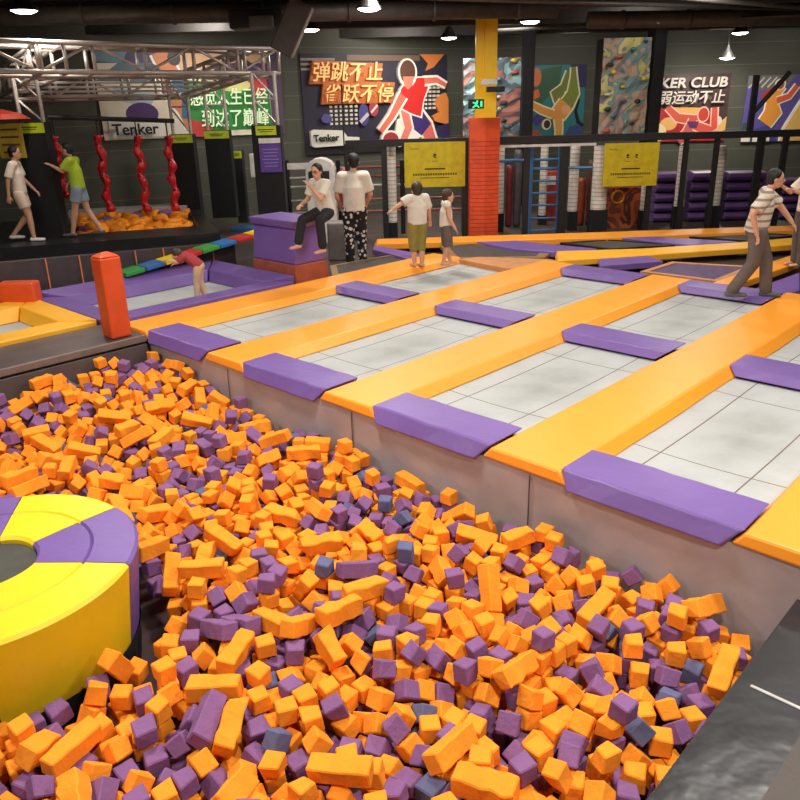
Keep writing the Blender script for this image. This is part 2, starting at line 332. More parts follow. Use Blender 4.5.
# ---------------------------------------------------------------- foam blocks
# settled blocks, one row each: size, colour, seen, shape, x y z in mm, turn (w x y z, 127 = 1)
BLOCKS = [
2,0,1,4,7977,-699,-489,17,-95,81,16, 2,0,1,4,6043,-1834,-412,95,-4,4,85, 2,0,1,4,7151,-1544,-425,41,78,88,26, 2,0,1,0,6573,-999,-441,109,-18,57,-28,
2,1,1,3,8100,-382,-670,3,90,-90,-4, 2,0,1,1,4919,-2095,-466,117,-4,-3,50, 2,0,1,5,5324,-1367,-440,40,-58,81,-68, 2,0,1,4,4712,-1778,-467,28,19,-122,-4,
1,0,1,5,6204,-2063,-456,9,33,-2,122, 2,1,1,1,5718,-1376,-479,52,-59,50,-87, 2,0,1,4,7658,-226,-473,92,-38,-10,78, 2,0,1,0,7150,-663,-491,21,-87,-90,4,
2,0,1,0,5930,-2050,-449,74,-27,11,99, 2,0,1,4,5979,-1552,-434,75,-1,-5,-102, 2,0,1,0,4728,-2234,-529,11,118,-35,-29, 0,1,1,2,7146,-1268,-374,71,64,59,59,
2,0,1,5,5800,-2434,-486,48,-43,-75,79, 0,1,1,3,6906,-1670,-481,2,6,88,-91, 1,0,1,3,6308,-314,-484,107,4,-5,68, 0,0,1,4,7693,-703,-527,84,-87,-24,30,
2,0,1,1,5721,-2110,-494,11,-1,126,-3, 2,1,1,0,5495,-2360,-523,4,-23,22,123, 0,0,1,3,7769,-520,-553,41,-54,-74,-78, 2,0,1,5,4706,-1216,-506,125,3,3,19,
0,0,1,5,7486,-815,-513,39,-3,-2,-121, 2,0,1,3,4017,-425,-449,51,-1,-2,-117, 0,0,1,3,7574,-897,-625,74,-81,45,-46, 1,0,1,4,5560,-1712,-517,11,-112,-1,-60,
0,0,1,4,7608,-521,-413,1,-126,-16,5, 1,0,1,2,4369,-2170,-489,6,89,90,1, 2,0,1,0,3883,-1859,-514,48,-59,-50,89, 2,0,1,4,6074,-499,-491,20,31,-120,-22,
0,1,1,1,7726,-858,-574,56,-62,-94,-16, 0,1,1,2,7745,-357,-535,77,-40,82,45, 0,1,1,4,6135,-1446,-437,65,65,58,-66, 1,0,1,5,3220,-1862,-446,121,7,6,37,
0,1,1,5,7278,-847,-470,113,-58,4,-2, 2,0,1,4,2063,-1945,-418,88,-86,2,32, 0,0,1,0,5879,-2288,-494,74,-48,78,47, 1,0,1,5,6129,-954,-540,31,117,-30,-22,
0,2,1,0,7785,-643,-649,56,-66,63,68, 2,0,1,0,5078,-149,-504,12,1,2,126, 2,0,1,1,5696,-263,-540,37,-17,111,47, 0,0,1,3,5099,-2254,-462,29,-86,-34,-82,
2,0,1,0,2758,-2385,-452,81,-18,-21,94, 0,0,1,4,6882,-874,-495,21,12,70,103, 1,0,1,3,2703,-2027,-424,43,-21,-83,83, 0,1,1,2,7397,-1130,-541,58,-98,33,45,
2,0,1,2,2449,-1764,-435,105,4,37,62, 2,0,1,0,3642,-454,-405,121,6,-24,29, 2,0,1,0,2198,-1298,-300,110,25,27,53, 1,0,1,4,5392,-931,-514,124,24,11,-12,
2,0,1,1,2690,-699,-404,49,12,-71,-93, 0,1,1,2,6849,-1485,-479,74,20,7,-101, 2,0,1,1,2693,-1339,-354,8,110,52,35, 0,1,1,2,7504,-1242,-539,20,95,-77,-28,
2,0,1,1,4892,-1008,-470,4,27,117,-42, 0,1,1,3,6327,-1066,-433,87,33,82,-28, 0,0,1,4,7023,-1595,-448,36,85,87,-12, 0,0,1,4,7426,-979,-579,60,-31,-103,32,
0,1,1,0,5418,-2097,-512,62,-20,107,-22, 2,0,1,4,2238,-845,-320,43,87,76,32, 0,0,1,5,7216,-951,-513,49,77,35,81, 0,1,1,1,5492,-1970,-388,77,-43,84,35,
2,1,1,3,5552,-2242,-529,102,72,-16,14, 0,2,1,4,5578,-1553,-434,74,48,76,-51, 0,0,1,2,6972,-479,-505,116,-3,-13,50, 0,0,1,3,6706,-1236,-518,75,70,51,56,
0,2,1,2,5847,-1023,-450,87,-22,86,25, 2,0,1,4,2632,-2410,-396,82,1,9,96, 0,0,1,1,6451,-1441,-530,51,43,77,77, 0,0,1,5,7197,-1088,-497,2,-5,-87,92,
0,0,1,2,5132,-1964,-491,86,-15,7,92, 0,1,1,2,7126,-134,-531,49,88,-75,-17, 0,1,1,2,6450,-555,-519,43,93,68,-32, 0,1,1,0,7415,-696,-515,86,17,90,-18,
0,0,1,5,6658,-911,-528,83,26,93,-7, 1,0,1,2,3490,-1827,-493,116,44,4,27, 0,0,1,3,6941,-312,-480,24,-85,18,90, 0,0,1,4,6655,-1350,-548,61,4,110,-16,
0,0,1,2,6868,-1276,-511,120,29,-28,-5, 0,0,1,2,7334,-269,-513,56,82,79,-4, 0,1,1,2,6590,-1750,-481,80,37,22,-89, 0,0,1,3,6546,-1312,-519,2,38,44,113,
0,0,1,0,7451,-570,-518,4,-48,3,117, 0,1,1,5,5259,-2354,-573,3,16,-126,2, 0,1,1,2,6439,-1576,-524,93,0,86,-5, 0,0,1,5,5700,-1026,-449,22,1,-2,125,
2,0,1,1,2846,-1180,-388,109,3,4,-66, 1,0,1,5,2446,-1301,-353,86,11,5,93, 0,0,1,5,6998,-1286,-494,46,-112,9,-37, 1,0,1,4,3807,-680,-484,95,-32,-35,70,
0,0,1,2,6544,-202,-467,5,-92,87,3, 0,1,1,1,6854,-998,-544,115,38,-33,-16, 0,0,1,1,6426,-1840,-511,118,-3,-3,46, 0,0,1,5,7413,-1399,-514,64,46,-11,-99,
0,1,1,4,6108,-747,-486,69,-103,15,25, 0,0,1,1,6216,-1911,-532,113,0,54,21, 0,1,1,0,6663,-278,-509,40,-78,86,33, 0,0,1,1,6720,-1508,-539,94,37,74,21,
2,0,1,4,4764,-1995,-531,111,10,25,-55, 0,0,1,2,6836,-424,-526,73,63,80,23, 0,0,1,5,6290,-1332,-547,91,87,5,11, 0,0,1,4,4332,-1294,-496,59,3,-4,112,
0,0,1,1,6219,-722,-540,78,-3,100,0, 0,0,1,4,7184,-1206,-489,68,62,61,-63, 0,1,1,2,7375,-448,-509,71,50,77,-51, 2,0,1,5,5528,-1190,-505,46,17,91,73,
0,0,1,3,5498,-126,-505,92,2,-2,-88, 0,0,1,0,4257,-1738,-451,117,-7,48,-3, 0,1,1,1,5201,-2164,-530,68,-1,56,-91, 0,0,1,3,6132,-1502,-547,0,85,-94,5,
0,1,1,4,5006,-896,-516,85,8,93,-5, 0,2,1,3,5169,-543,-510,85,-20,89,25, 0,0,1,5,7162,-1323,-483,59,-70,61,63, 0,0,1,5,5262,-1618,-529,62,63,56,-73,
0,0,1,5,5096,-1845,-500,59,-63,-62,70, 0,1,1,2,6995,-1461,-484,0,-4,4,127, 0,0,1,1,6561,-1176,-527,66,65,50,-72, 0,1,1,4,6043,-2200,-503,85,25,84,-35,
0,1,1,0,5312,-1756,-517,81,71,-49,-47, 0,1,1,0,4525,-720,-356,44,51,77,75, 0,0,1,5,6642,-384,-596,94,-85,3,-5, 0,0,1,1,6481,-1695,-514,5,5,127,-3,
0,1,1,3,7292,-1225,-598,9,90,2,-89, 0,0,1,0,6194,-606,-466,77,29,22,94, 0,0,1,0,4676,-720,-480,50,-70,52,78, 0,0,1,2,5617,-624,-543,83,-3,82,-50,
0,0,1,0,7272,-622,-539,20,46,100,-60, 1,0,1,3,890,-1442,-197,62,-59,-68,64, 0,0,1,4,4144,-1371,-508,18,-100,-43,63, 0,0,1,1,5962,-268,-504,66,-6,-22,106,
0,0,1,4,7375,-128,-512,48,33,75,-85, 0,0,1,0,6576,-690,-579,52,-109,-12,-37, 2,0,1,1,1975,-352,-315,53,-98,51,-31, 0,0,1,0,3268,-1466,-422,90,-7,88,16,
1,0,1,2,3957,-202,-460,120,-5,2,41, 0,1,1,1,5974,-1082,-555,14,-88,71,56, 0,1,1,0,6055,-1656,-564,102,24,-22,-68, 0,0,1,4,4979,-1417,-524,56,-73,-54,-68,
1,1,1,0,3127,-906,-488,6,4,87,92, 0,1,1,1,6401,-1313,-539,70,-68,53,-61, 1,0,1,4,4103,-687,-522,72,14,37,96, 0,0,1,0,5292,-2079,-504,72,-15,61,84,
0,0,1,0,5918,-840,-534,13,21,-99,-76, 0,1,1,1,7592,-526,-526,90,-89,1,6, 0,0,1,0,4359,-1554,-510,88,-28,84,23, 1,0,1,0,1254,-1819,-268,75,55,23,84,
0,1,1,0,6261,-1554,-564,52,79,84,-11, 2,0,1,3,3131,-310,-481,100,-6,-5,79, 0,0,1,2,6757,-492,-589,61,-32,107,-3, 2,0,1,3,2473,-2050,-433,81,-17,35,89,
2,0,1,4,2414,-1007,-409,54,111,28,-13, 0,0,1,2,4355,-222,-354,6,2,4,127, 0,0,1,2,5502,-1973,-501,95,-3,6,84, 0,0,1,1,5163,-2459,-617,11,10,-116,-50,
0,0,1,5,4896,-2315,-684,87,25,84,-30, 0,1,1,0,6343,-1722,-522,48,41,79,77, 0,0,1,0,6926,-698,-551,40,-41,-106,-41, 0,0,1,4,4487,-251,-472,87,2,92,-7,
0,1,1,4,3364,-876,-365,91,-10,86,16, 0,0,1,0,4503,-1479,-580,5,-67,-80,-72, 0,1,1,3,6111,-1792,-581,98,-35,55,-47, 0,0,1,5,7214,-308,-606,5,-101,-77,1,
0,0,1,5,4008,-1420,-507,72,-62,60,-59, 0,0,1,5,4316,-1065,-549,53,23,63,-94, 0,0,1,0,5803,-597,-529,85,31,86,-23, 0,0,1,4,4797,-309,-486,60,-66,65,-63,
0,0,1,4,7888,-210,-655,122,24,6,24, 0,0,1,3,5686,-1751,-554,57,-48,103,-9, 1,0,1,1,1845,-1931,-373,8,75,-101,-15, 0,1,1,2,5303,-459,-526,52,-3,108,-42,
1,0,1,4,1052,-1325,-232,41,29,-31,113, 0,1,1,2,6614,-558,-620,84,-69,-47,46, 0,0,1,5,5002,-1570,-519,78,-38,85,36, 0,0,1,5,6427,-156,-466,86,93,-2,1,
0,1,1,4,4326,-1797,-553,59,-15,60,93, 0,1,1,5,4424,-2221,-595,69,-63,67,55, 2,0,1,2,2139,-306,-411,31,20,15,120, 0,0,1,0,7106,-405,-493,48,-72,46,80,
0,1,1,5,3668,-1180,-493,68,-60,59,65, 0,0,1,1,6314,-538,-507,91,-4,87,13, 0,0,1,3,6182,-1374,-551,11,-6,87,-91, 0,0,1,0,4050,-1721,-477,45,-75,-32,87,
2,0,1,5,2567,-435,-430,36,32,42,110, 0,1,1,1,7012,-812,-578,76,59,83,-2, 0,1,1,2,3396,-1351,-530,29,-98,70,29, 0,1,1,0,4221,-968,-468,4,-113,58,3,
0,0,1,0,2855,-2030,-538,51,29,-112,-11, 0,1,1,5,7532,-683,-633,127,-2,2,2, 0,1,1,4,5179,-1721,-515,10,3,6,126, 0,0,1,0,4122,-1269,-429,49,31,19,111,
0,0,1,4,1773,-1557,-334,21,-98,-11,-77, 0,0,1,5,7064,-1084,-449,78,37,-46,-81, 0,0,1,4,7298,-1596,-486,76,-15,-34,-95, 0,1,1,4,5413,-704,-577,13,-17,-33,-121,
0,0,1,2,2662,-2164,-415,82,-86,36,-27, 0,1,1,1,3652,-822,-462,43,-79,38,81, 0,1,1,1,5330,-2214,-585,59,-66,66,63, 0,2,1,5,5394,-571,-558,20,118,7,-42,
0,0,1,4,2037,-1586,-376,67,-17,97,-42, 0,1,1,3,4787,-627,-566,68,-50,22,93, 2,0,1,4,3750,-2086,-458,10,123,-6,-29, 0,0,1,2,4144,-1861,-590,4,80,76,-64,
0,0,1,0,4637,-1360,-507,2,19,-126,-2, 1,0,1,1,2316,-181,-434,120,-4,30,27, 0,1,1,3,5013,-412,-498,85,20,90,-21, 0,1,1,1,4999,-615,-549,54,0,112,26,
0,0,1,4,7069,-1669,-557,100,-17,52,-56, 0,1,1,5,4483,-1995,-572,71,-97,-34,-23, 0,1,1,5,7634,-775,-634,2,120,41,-4, 2,0,1,5,1251,-1596,-242,42,29,112,30,
0,0,1,1,6273,-1216,-551,93,-7,86,6, 0,0,1,3,3697,-1599,-534,24,22,83,91, 2,0,1,5,1351,-137,-246,1,-5,33,123, 0,0,1,3,5432,-333,-571,49,57,36,96,
0,0,1,1,4640,-1042,-511,34,9,-83,89, 0,0,1,1,4871,-1528,-516,87,12,91,-16, 0,0,1,4,4407,-965,-504,64,35,103,11, 0,0,1,1,3793,-864,-554,9,-11,110,-62,
0,1,1,4,3141,-1317,-405,89,10,90,3, 2,1,1,2,3330,-440,-500,13,-7,-122,-31, 0,1,1,3,7828,-803,-681,110,24,50,-31, 0,0,1,4,6428,-1180,-544,125,-16,-5,13,
0,0,1,2,7307,-1360,-587,88,24,83,-29, 0,1,1,2,7961,-474,-551,4,34,-122,0, 1,0,1,3,3139,-1040,-547,83,35,85,-28, 0,1,1,1,2676,-1832,-507,32,18,37,116,
0,0,1,2,6347,-687,-519,4,96,3,-83, 0,0,1,3,4307,-714,-497,58,5,111,-21, 0,1,1,1,4919,-1125,-533,29,-75,86,48, 0,0,1,5,1731,-1215,-305,76,-7,101,13,
0,0,1,4,2877,-1507,-528,58,54,80,-59, 0,0,1,4,3424,-876,-476,5,-112,61,-1, 0,1,1,5,6663,-154,-576,10,0,-5,126, 0,0,1,3,2620,-1535,-474,21,-43,50,-107,
0,2,1,0,6196,-1672,-623,93,64,58,-12, 0,1,1,3,2308,-1506,-378,46,-100,-46,-44, 2,0,1,0,3298,-2054,-475,39,-25,28,115, 2,0,1,1,3262,-704,-434,92,44,41,64,
0,1,1,5,3604,-1316,-565,11,-2,123,-31, 0,1,1,5,2817,-378,-426,25,63,-106,-19, 0,0,1,1,5830,-732,-542,88,-19,85,26, 0,1,1,1,2628,-120,-393,91,88,-1,-1,
0,1,1,2,6479,-1043,-536,93,-2,87,3, 0,0,1,4,7183,-1442,-587,4,127,6,3, 0,1,1,0,5292,-244,-561,46,-84,-31,77, 1,1,1,2,2987,-1088,-499,2,-37,-121,-4,
0,0,1,0,4668,-429,-542,47,28,115,-2, 0,0,1,3,4488,-131,-481,88,5,91,-13, 0,0,1,0,1329,-872,-203,24,41,85,82, 0,0,1,2,5523,-1880,-623,54,-61,79,57,
0,1,1,2,1168,-626,-165,76,-80,52,-37, 0,0,1,3,3297,-1077,-559,118,-35,28,-10, 0,0,1,5,4779,-1437,-514,87,-89,20,-16, 0,0,1,0,6532,-346,-595,127,6,-1,-5,
0,0,1,3,7620,-311,-637,93,1,-86,-2, 0,0,1,0,2347,-736,-439,21,7,-125,-8, 0,0,1,4,4511,-578,-465,87,-3,93,4, 0,1,1,3,6678,-1646,-540,39,75,-42,-85,
0,0,1,4,5725,-1579,-544,51,-5,-1,-116, 0,0,1,2,5799,-1172,-566,0,92,87,0, 0,0,1,3,2701,-2155,-547,55,-83,66,-43, 0,0,1,4,1431,-1398,-246,81,8,98,-4,
0,1,1,0,3474,-1024,-511,118,-44,5,-17, 2,0,1,5,2193,-540,-402,47,10,65,98, 0,0,1,2,877,-763,-156,61,66,-61,-66, 0,1,1,2,1371,-1822,-342,37,-112,5,-48,
0,1,1,5,4676,-2284,-642,77,-84,55,8, 0,1,1,2,4540,-720,-470,5,-11,-126,-2, 0,0,1,2,5322,-1701,-637,2,85,94,-7, 0,1,1,4,5060,-1140,-548,109,15,30,-57,
0,0,1,5,5207,-354,-506,16,-66,-105,23, 0,0,1,2,2389,-1554,-472,76,23,96,-22, 0,0,1,2,3910,-1323,-500,69,78,-50,-53, 0,1,1,4,1391,-1509,-246,62,-52,71,68,
0,1,1,5,5841,-1037,-563,62,-60,67,-65, 0,1,1,5,7037,-596,-582,87,24,58,67, 0,0,1,2,7314,-1041,-611,2,21,-94,-83, 0,1,1,5,7492,-306,-513,58,73,-56,65,
0,0,1,0,1635,-121,-289,3,107,5,68, 0,1,1,1,1408,-1652,-316,15,-111,32,52, 0,1,1,5,5120,-828,-582,119,31,17,29, 0,1,1,4,7255,-874,-619,1,15,126,-1,
0,0,1,2,4241,-1202,-479,16,-118,43,-7, 0,1,1,3,5298,-1949,-544,95,59,-18,57, 0,0,1,1,2836,-879,-488,59,-66,59,69, 0,1,1,0,5043,-1713,-511,83,-91,23,-23,
0,1,1,4,3082,-1557,-554,81,86,7,-46, 0,0,1,5,4879,-495,-565,0,61,-94,61, 0,0,1,0,3429,-740,-468,90,-20,85,23, 0,0,1,3,3971,-1766,-578,46,116,16,-17,
0,0,1,1,2858,-1394,-486,1,-46,-19,117, 0,0,1,4,4080,-2029,-549,9,4,-37,121, 0,0,1,5,6930,-1634,-594,93,7,85,-10, 0,1,1,2,1514,-1536,-325,110,53,-6,33,
0,1,1,3,3565,-1579,-538,87,5,2,-92, 0,0,1,0,5507,-453,-585,84,-27,-48,78, 0,0,1,0,1740,-949,-302,96,11,12,81, 0,0,1,4,5573,-1039,-559,85,19,91,-14,
0,0,1,0,3184,-1197,-514,98,15,79,-8, 0,0,1,5,1893,-1708,-427,43,-83,-85,-12, 0,0,1,5,3294,-1445,-533,64,-65,56,69, 0,0,1,3,3636,-1880,-551,107,12,50,-44,
0,1,1,3,5862,-478,-505,103,-49,53,16, 0,1,1,5,4280,-1903,-621,91,16,86,-16, 0,0,1,4,6523,-475,-608,66,5,5,-109, 0,0,1,3,5257,-1503,-585,30,-34,100,65,
0,1,1,4,2845,-230,-483,7,-59,-103,45, 0,0,1,4,5115,-1431,-548,56,-55,98,-17, 0,0,1,2,5973,-949,-632,86,-20,78,-46, 0,0,1,2,7678,-1080,-631,42,-88,77,-27,
0,0,1,3,1478,-1266,-295,56,57,96,25, 0,1,1,3,5670,-1148,-567,84,-93,12,-18, 0,0,1,4,4413,-416,-500,51,48,27,102, 0,0,1,3,1664,-2017,-353,8,-91,-14,87,
0,2,1,5,7275,-760,-547,72,-38,87,-45, 0,1,1,5,6698,-771,-627,3,-41,120,3, 0,0,1,4,1244,-997,-255,24,-103,-53,46, 0,0,1,5,3519,-627,-517,28,10,42,-116,
0,0,1,5,1897,-549,-310,82,-39,43,-77, 0,0,1,1,7975,-611,-661,53,70,52,-76, 0,0,1,3,7863,-510,-658,6,-86,9,93, 0,0,1,4,6138,-1207,-585,40,-93,35,-68,
0,0,1,4,6837,-1095,-602,4,-93,-71,-49, 1,1,1,3,1646,-1853,-383,26,-115,-14,-44, 0,0,1,2,6679,-1100,-598,53,93,67,9, 0,1,1,1,5168,-651,-629,78,-77,48,-41,
0,0,1,0,5564,-1537,-547,54,-70,57,71, 0,1,1,0,7421,-849,-736,21,-25,85,-88, 0,0,1,4,7758,-216,-645,48,-71,49,80, 0,0,1,0,5143,-2280,-574,1,-33,-122,5,
0,0,1,0,910,-992,-285,9,89,-14,89, 0,1,1,2,3893,-745,-569,8,72,78,-69, 0,0,1,2,3008,-1331,-407,3,-32,-123,-8, 0,1,1,1,7523,-416,-519,56,-66,58,72,
0,0,1,4,1569,-528,-253,113,-3,58,-2, 0,1,1,0,1123,-277,-259,125,1,9,18, 1,0,1,5,2033,-1354,-383,0,17,-4,126, 0,2,1,1,7801,-994,-607,74,35,82,52,
0,1,1,1,1753,-2130,-391,21,-30,122,-2, 0,0,1,1,5078,-1291,-532,1,6,-90,90, 0,0,1,0,5001,-2252,-602,65,3,81,-72, 0,1,1,3,5919,-1272,-546,30,-90,82,22,
0,0,1,1,3585,-1714,-575,33,-80,86,34, 0,1,1,3,7466,-823,-625,123,-2,3,30, 0,0,1,5,6979,-1117,-552,104,-46,35,-45, 0,0,1,3,4394,-783,-577,2,-124,25,4,
0,0,1,3,6450,-641,-626,3,0,85,94, 0,0,1,3,2162,-2106,-486,10,-47,52,-105, 0,0,1,5,1890,-1022,-362,37,-90,77,-28, 0,0,1,1,6605,-1495,-602,44,-72,39,-87,
0,0,1,0,1753,-361,-311,69,-29,96,36, 0,1,1,2,2722,-1425,-510,85,-2,94,8, 0,1,1,3,6119,-148,-591,74,-47,-74,-55, 0,0,1,4,1706,-637,-295,24,83,89,26,
0,0,1,0,2381,-1421,-464,11,28,87,88, 0,1,1,2,2824,-1737,-536,63,-60,86,-35, 0,1,1,1,5877,-2007,-624,57,-68,64,64, 0,1,1,4,4537,-2256,-700,10,87,-5,92,
0,0,1,1,1965,-2058,-495,68,-56,91,-7, 0,0,1,4,2948,-1640,-550,10,-20,29,122, 0,0,1,1,2810,-1867,-567,94,-25,25,-77, 0,1,1,1,1670,-1687,-440,94,3,73,44,
0,0,1,1,7528,-561,-635,58,-63,69,-64, 0,0,1,1,5820,-898,-556,53,-73,47,76, 0,0,1,0,1520,-1647,-400,48,100,61,10, 0,0,1,2,3825,-325,-455,78,-82,39,-42,
0,0,1,5,6364,-1978,-522,52,64,-14,-96, 0,1,1,1,2969,-732,-486,107,1,0,-68, 2,0,1,3,5561,-842,-594,108,-59,-29,-15, 0,0,1,1,885,-121,-237,90,4,-11,-89,
0,0,1,3,4368,-1400,-615,24,24,-84,-89, 0,0,1,1,4877,-1688,-587,94,-18,-72,43, 0,0,1,0,7986,-480,-665,87,-1,92,-1, 0,0,1,0,7469,-1110,-631,55,-7,-114,-3,
0,0,1,5,4501,-845,-586,92,-13,-85,-17, 0,0,1,3,6887,-593,-589,57,-109,-31,7, 0,1,1,2,1846,-667,-331,89,-13,12,-89, 0,0,1,4,4136,-1122,-479,5,-111,-61,-3,
0,0,1,2,4461,-313,-581,79,-38,85,37, 0,1,1,2,1580,-1289,-389,14,1,-126,-4, 0,0,1,0,5214,-1077,-588,101,64,25,-36, 0,1,1,0,5353,-126,-620,58,69,57,-68,
0,0,1,0,6460,-1373,-646,72,60,64,-58, 0,0,1,5,2713,-1584,-598,63,107,24,0, 0,0,1,1,5362,-1044,-583,65,-33,97,-37, 0,0,1,3,2054,-1672,-475,30,-83,-80,-44,
0,0,1,5,4338,-265,-464,83,-29,88,25, 0,0,1,2,3724,-1435,-631,100,7,78,1, 0,0,1,3,973,-636,-183,36,-114,3,44, 0,0,1,3,4701,-1579,-622,88,-11,90,8,
0,1,1,5,5908,-2147,-615,64,62,67,61, 0,0,1,2,2026,-970,-394,46,-6,118,-3, 0,1,1,5,7020,-211,-589,113,3,5,-58, 0,1,1,0,5834,-1651,-544,87,68,49,39,
0,1,1,1,2790,-518,-505,118,40,-24,7, 0,1,1,0,4990,-907,-629,86,2,94,3, 0,0,1,4,1596,-395,-310,31,15,107,-59, 0,0,1,5,7276,-700,-642,86,26,86,28,
0,1,1,3,1180,-406,-277,75,49,4,90, 0,0,1,5,3314,-1682,-553,1,-2,127,4, 0,1,1,3,2226,-1576,-469,12,-5,107,68, 0,1,1,4,4985,-740,-595,104,-16,43,-56,
0,0,1,1,1846,-809,-382,112,-30,51,-3, 0,0,1,3,6334,-1072,-546,11,92,13,-86, 0,0,1,3,5952,-669,-582,99,-50,62,0, 0,1,1,3,4785,-153,-607,7,3,4,127,
0,0,1,1,6324,-285,-594,127,6,-2,-1, 0,0,1,4,1694,-789,-368,47,-7,115,-27, 0,1,1,5,1486,-707,-348,77,-8,100,13, 0,0,1,3,2959,-138,-505,51,46,77,74,
0,0,1,1,4993,-2003,-612,49,31,-99,54, 0,1,1,0,1203,-715,-289,55,68,68,62, 0,1,1,0,3460,-1469,-581,78,52,85,10, 0,1,1,5,3259,-1326,-521,86,5,4,-93,
0,1,1,2,2840,-758,-487,3,-5,90,-89, 0,0,1,5,7311,-394,-617,6,12,87,91, 0,0,1,4,5313,-1143,-662,3,-106,-70,3, 0,1,1,3,1684,-1388,-419,87,89,-1,-24,
0,0,1,5,1541,-2001,-321,64,-69,69,-51, 0,1,1,2,3794,-121,-469,3,90,-90,4, 0,0,1,1,1356,-572,-277,23,-52,-26,111, 0,0,1,0,4455,-1871,-614,127,-3,-2,0,
0,0,1,2,5689,-526,-566,53,17,106,-41, 0,0,1,0,950,-878,-277,54,72,59,-67, 0,1,1,1,3557,-922,-586,84,-37,78,41, 0,0,1,0,1687,-1067,-392,3,45,11,-118,
0,2,1,5,4612,-242,-569,82,32,-57,-72, 0,0,1,0,6007,-1551,-548,54,48,76,72, 0,0,1,2,3851,-1462,-629,8,-10,-94,85, 0,1,1,1,6351,-931,-595,75,50,-24,-86,
0,1,1,4,6390,-147,-580,91,5,88,1, 0,0,1,4,6805,-1638,-581,113,56,-10,2, 0,0,1,4,3447,-1688,-550,42,78,-49,77, 0,1,1,3,3696,-960,-584,4,-124,-29,-3,
0,0,1,0,2600,-1604,-574,64,-32,40,97, 0,0,1,0,3227,-1572,-591,9,118,13,-43, 0,0,1,0,2578,-1767,-515,75,-37,84,46, 0,0,1,2,2961,-1915,-569,49,27,72,-89,
0,0,1,3,1987,-1814,-471,18,-36,49,110, 0,0,1,5,2610,-908,-481,13,102,5,74, 0,1,1,5,5840,-1804,-534,36,-83,67,60, 0,0,1,5,1922,-120,-376,51,-75,70,-55,
0,1,1,2,3564,-350,-566,54,93,67,13, 0,0,1,5,4772,-793,-604,6,-62,-111,0, 0,0,1,0,1436,-1014,-345,77,-9,9,-100, 0,0,1,4,1523,-1403,-382,86,92,9,-11,
0,0,1,3,4086,-1517,-625,3,0,92,-87, 0,0,1,4,5915,-1175,-634,80,41,41,-80, 0,0,1,2,3608,-1055,-596,74,53,77,-43, 0,1,1,0,7188,-1554,-581,63,-60,-70,-60,
2,0,1,1,2435,-2455,-441,56,17,-41,105, 0,0,1,0,3832,-1018,-553,54,-68,92,11, 0,1,1,5,1347,-921,-323,9,64,-109,-8, 0,1,1,3,5765,-1972,-536,34,-25,81,88,
0,1,1,0,7690,-777,-750,87,12,90,-18, 0,1,1,1,5285,-618,-634,83,89,27,25, 0,0,1,0,1334,-682,-326,15,23,105,-65, 0,0,1,3,4439,-1706,-506,88,86,-24,-21,
0,0,1,2,1971,-695,-366,76,12,99,-19, 0,0,1,1,3939,-569,-560,127,0,-1,-8, 0,1,1,1,2648,-1251,-476,83,21,17,92, 0,1,1,5,1326,-1100,-326,9,-105,-71,9,
0,1,1,5,3560,-118,-520,84,-30,29,-86, 0,0,1,3,4052,-460,-561,2,104,-73,1, 1,0,1,1,4158,-2185,-563,66,80,21,70, 0,1,1,3,2911,-372,-552,75,63,80,12,
0,0,1,3,1962,-550,-402,39,-1,121,5, 0,0,1,4,1603,-1183,-304,2,18,-51,115, 0,1,1,2,2068,-127,-417,80,69,-47,53, 0,1,1,0,3596,-1461,-635,66,-61,64,63,
0,0,1,0,1430,-250,-330,24,71,29,-98, 0,0,1,1,6738,-615,-654,29,25,114,41, 0,0,1,4,3926,-1901,-645,4,93,3,-86, 0,0,1,3,5661,-2408,-592,33,-28,-83,86,
0,0,1,5,5717,-387,-596,89,-77,12,48, 0,0,1,3,6486,-1536,-636,1,-85,94,-6, 0,0,1,2,1807,-1416,-451,73,28,96,-30, 0,0,1,1,3417,-1108,-608,52,75,57,-67,
0,1,1,2,5492,-251,-634,93,-34,62,-51, 0,0,1,3,1091,-1689,-254,16,119,4,41, 0,0,1,3,6409,-416,-605,91,11,88,-1, 0,0,1,1,5408,-1456,-548,27,4,-78,-97,
0,0,1,5,4464,-1290,-612,87,92,2,-1, 0,0,1,3,2196,-824,-451,98,19,52,59, 0,2,1,5,4704,-1822,-597,76,2,102,-6, 0,0,1,1,6102,-991,-669,82,-2,95,-19,
0,0,1,3,6178,-851,-617,91,28,40,74, 0,0,1,4,2104,-1493,-431,15,-2,114,53, 0,0,1,2,2924,-598,-505,85,48,-6,-81, 0,0,1,3,7205,-505,-615,107,4,2,69,
0,0,1,2,5214,-927,-616,68,42,30,94, 0,1,1,2,5862,-346,-553,19,-43,114,-30, 0,1,1,4,5998,-1866,-523,123,-6,1,32, 0,0,1,1,4233,-751,-580,46,-8,-81,-86,
0,1,1,1,6920,-453,-652,32,-31,-112,41, 0,0,1,1,4118,-310,-568,54,-3,-3,-115, 0,1,1,0,6049,-1988,-535,124,-8,-15,23, 0,0,1,3,4900,-2173,-577,38,3,-4,-121,
0,0,1,2,1051,-1231,-312,55,1,46,-104, 0,2,1,0,3694,-280,-465,116,1,2,51, 0,0,1,1,4616,-565,-585,93,-2,5,-86, 0,0,1,3,6528,-228,-583,6,-126,10,-1,
0,1,1,0,6759,-994,-638,122,14,-29,-16, 0,1,1,0,6800,-1753,-665,41,45,19,110, 0,0,1,2,7318,-1496,-578,57,71,51,-72, 0,0,1,3,4343,-2027,-611,70,-51,-78,-51,
0,0,1,2,4757,-478,-603,27,38,76,-90, 0,0,1,0,2747,-131,-508,1,17,-126,2, 0,0,1,5,2487,-255,-511,115,-11,52,-7, 0,2,1,1,3726,-1316,-619,91,4,88,6,
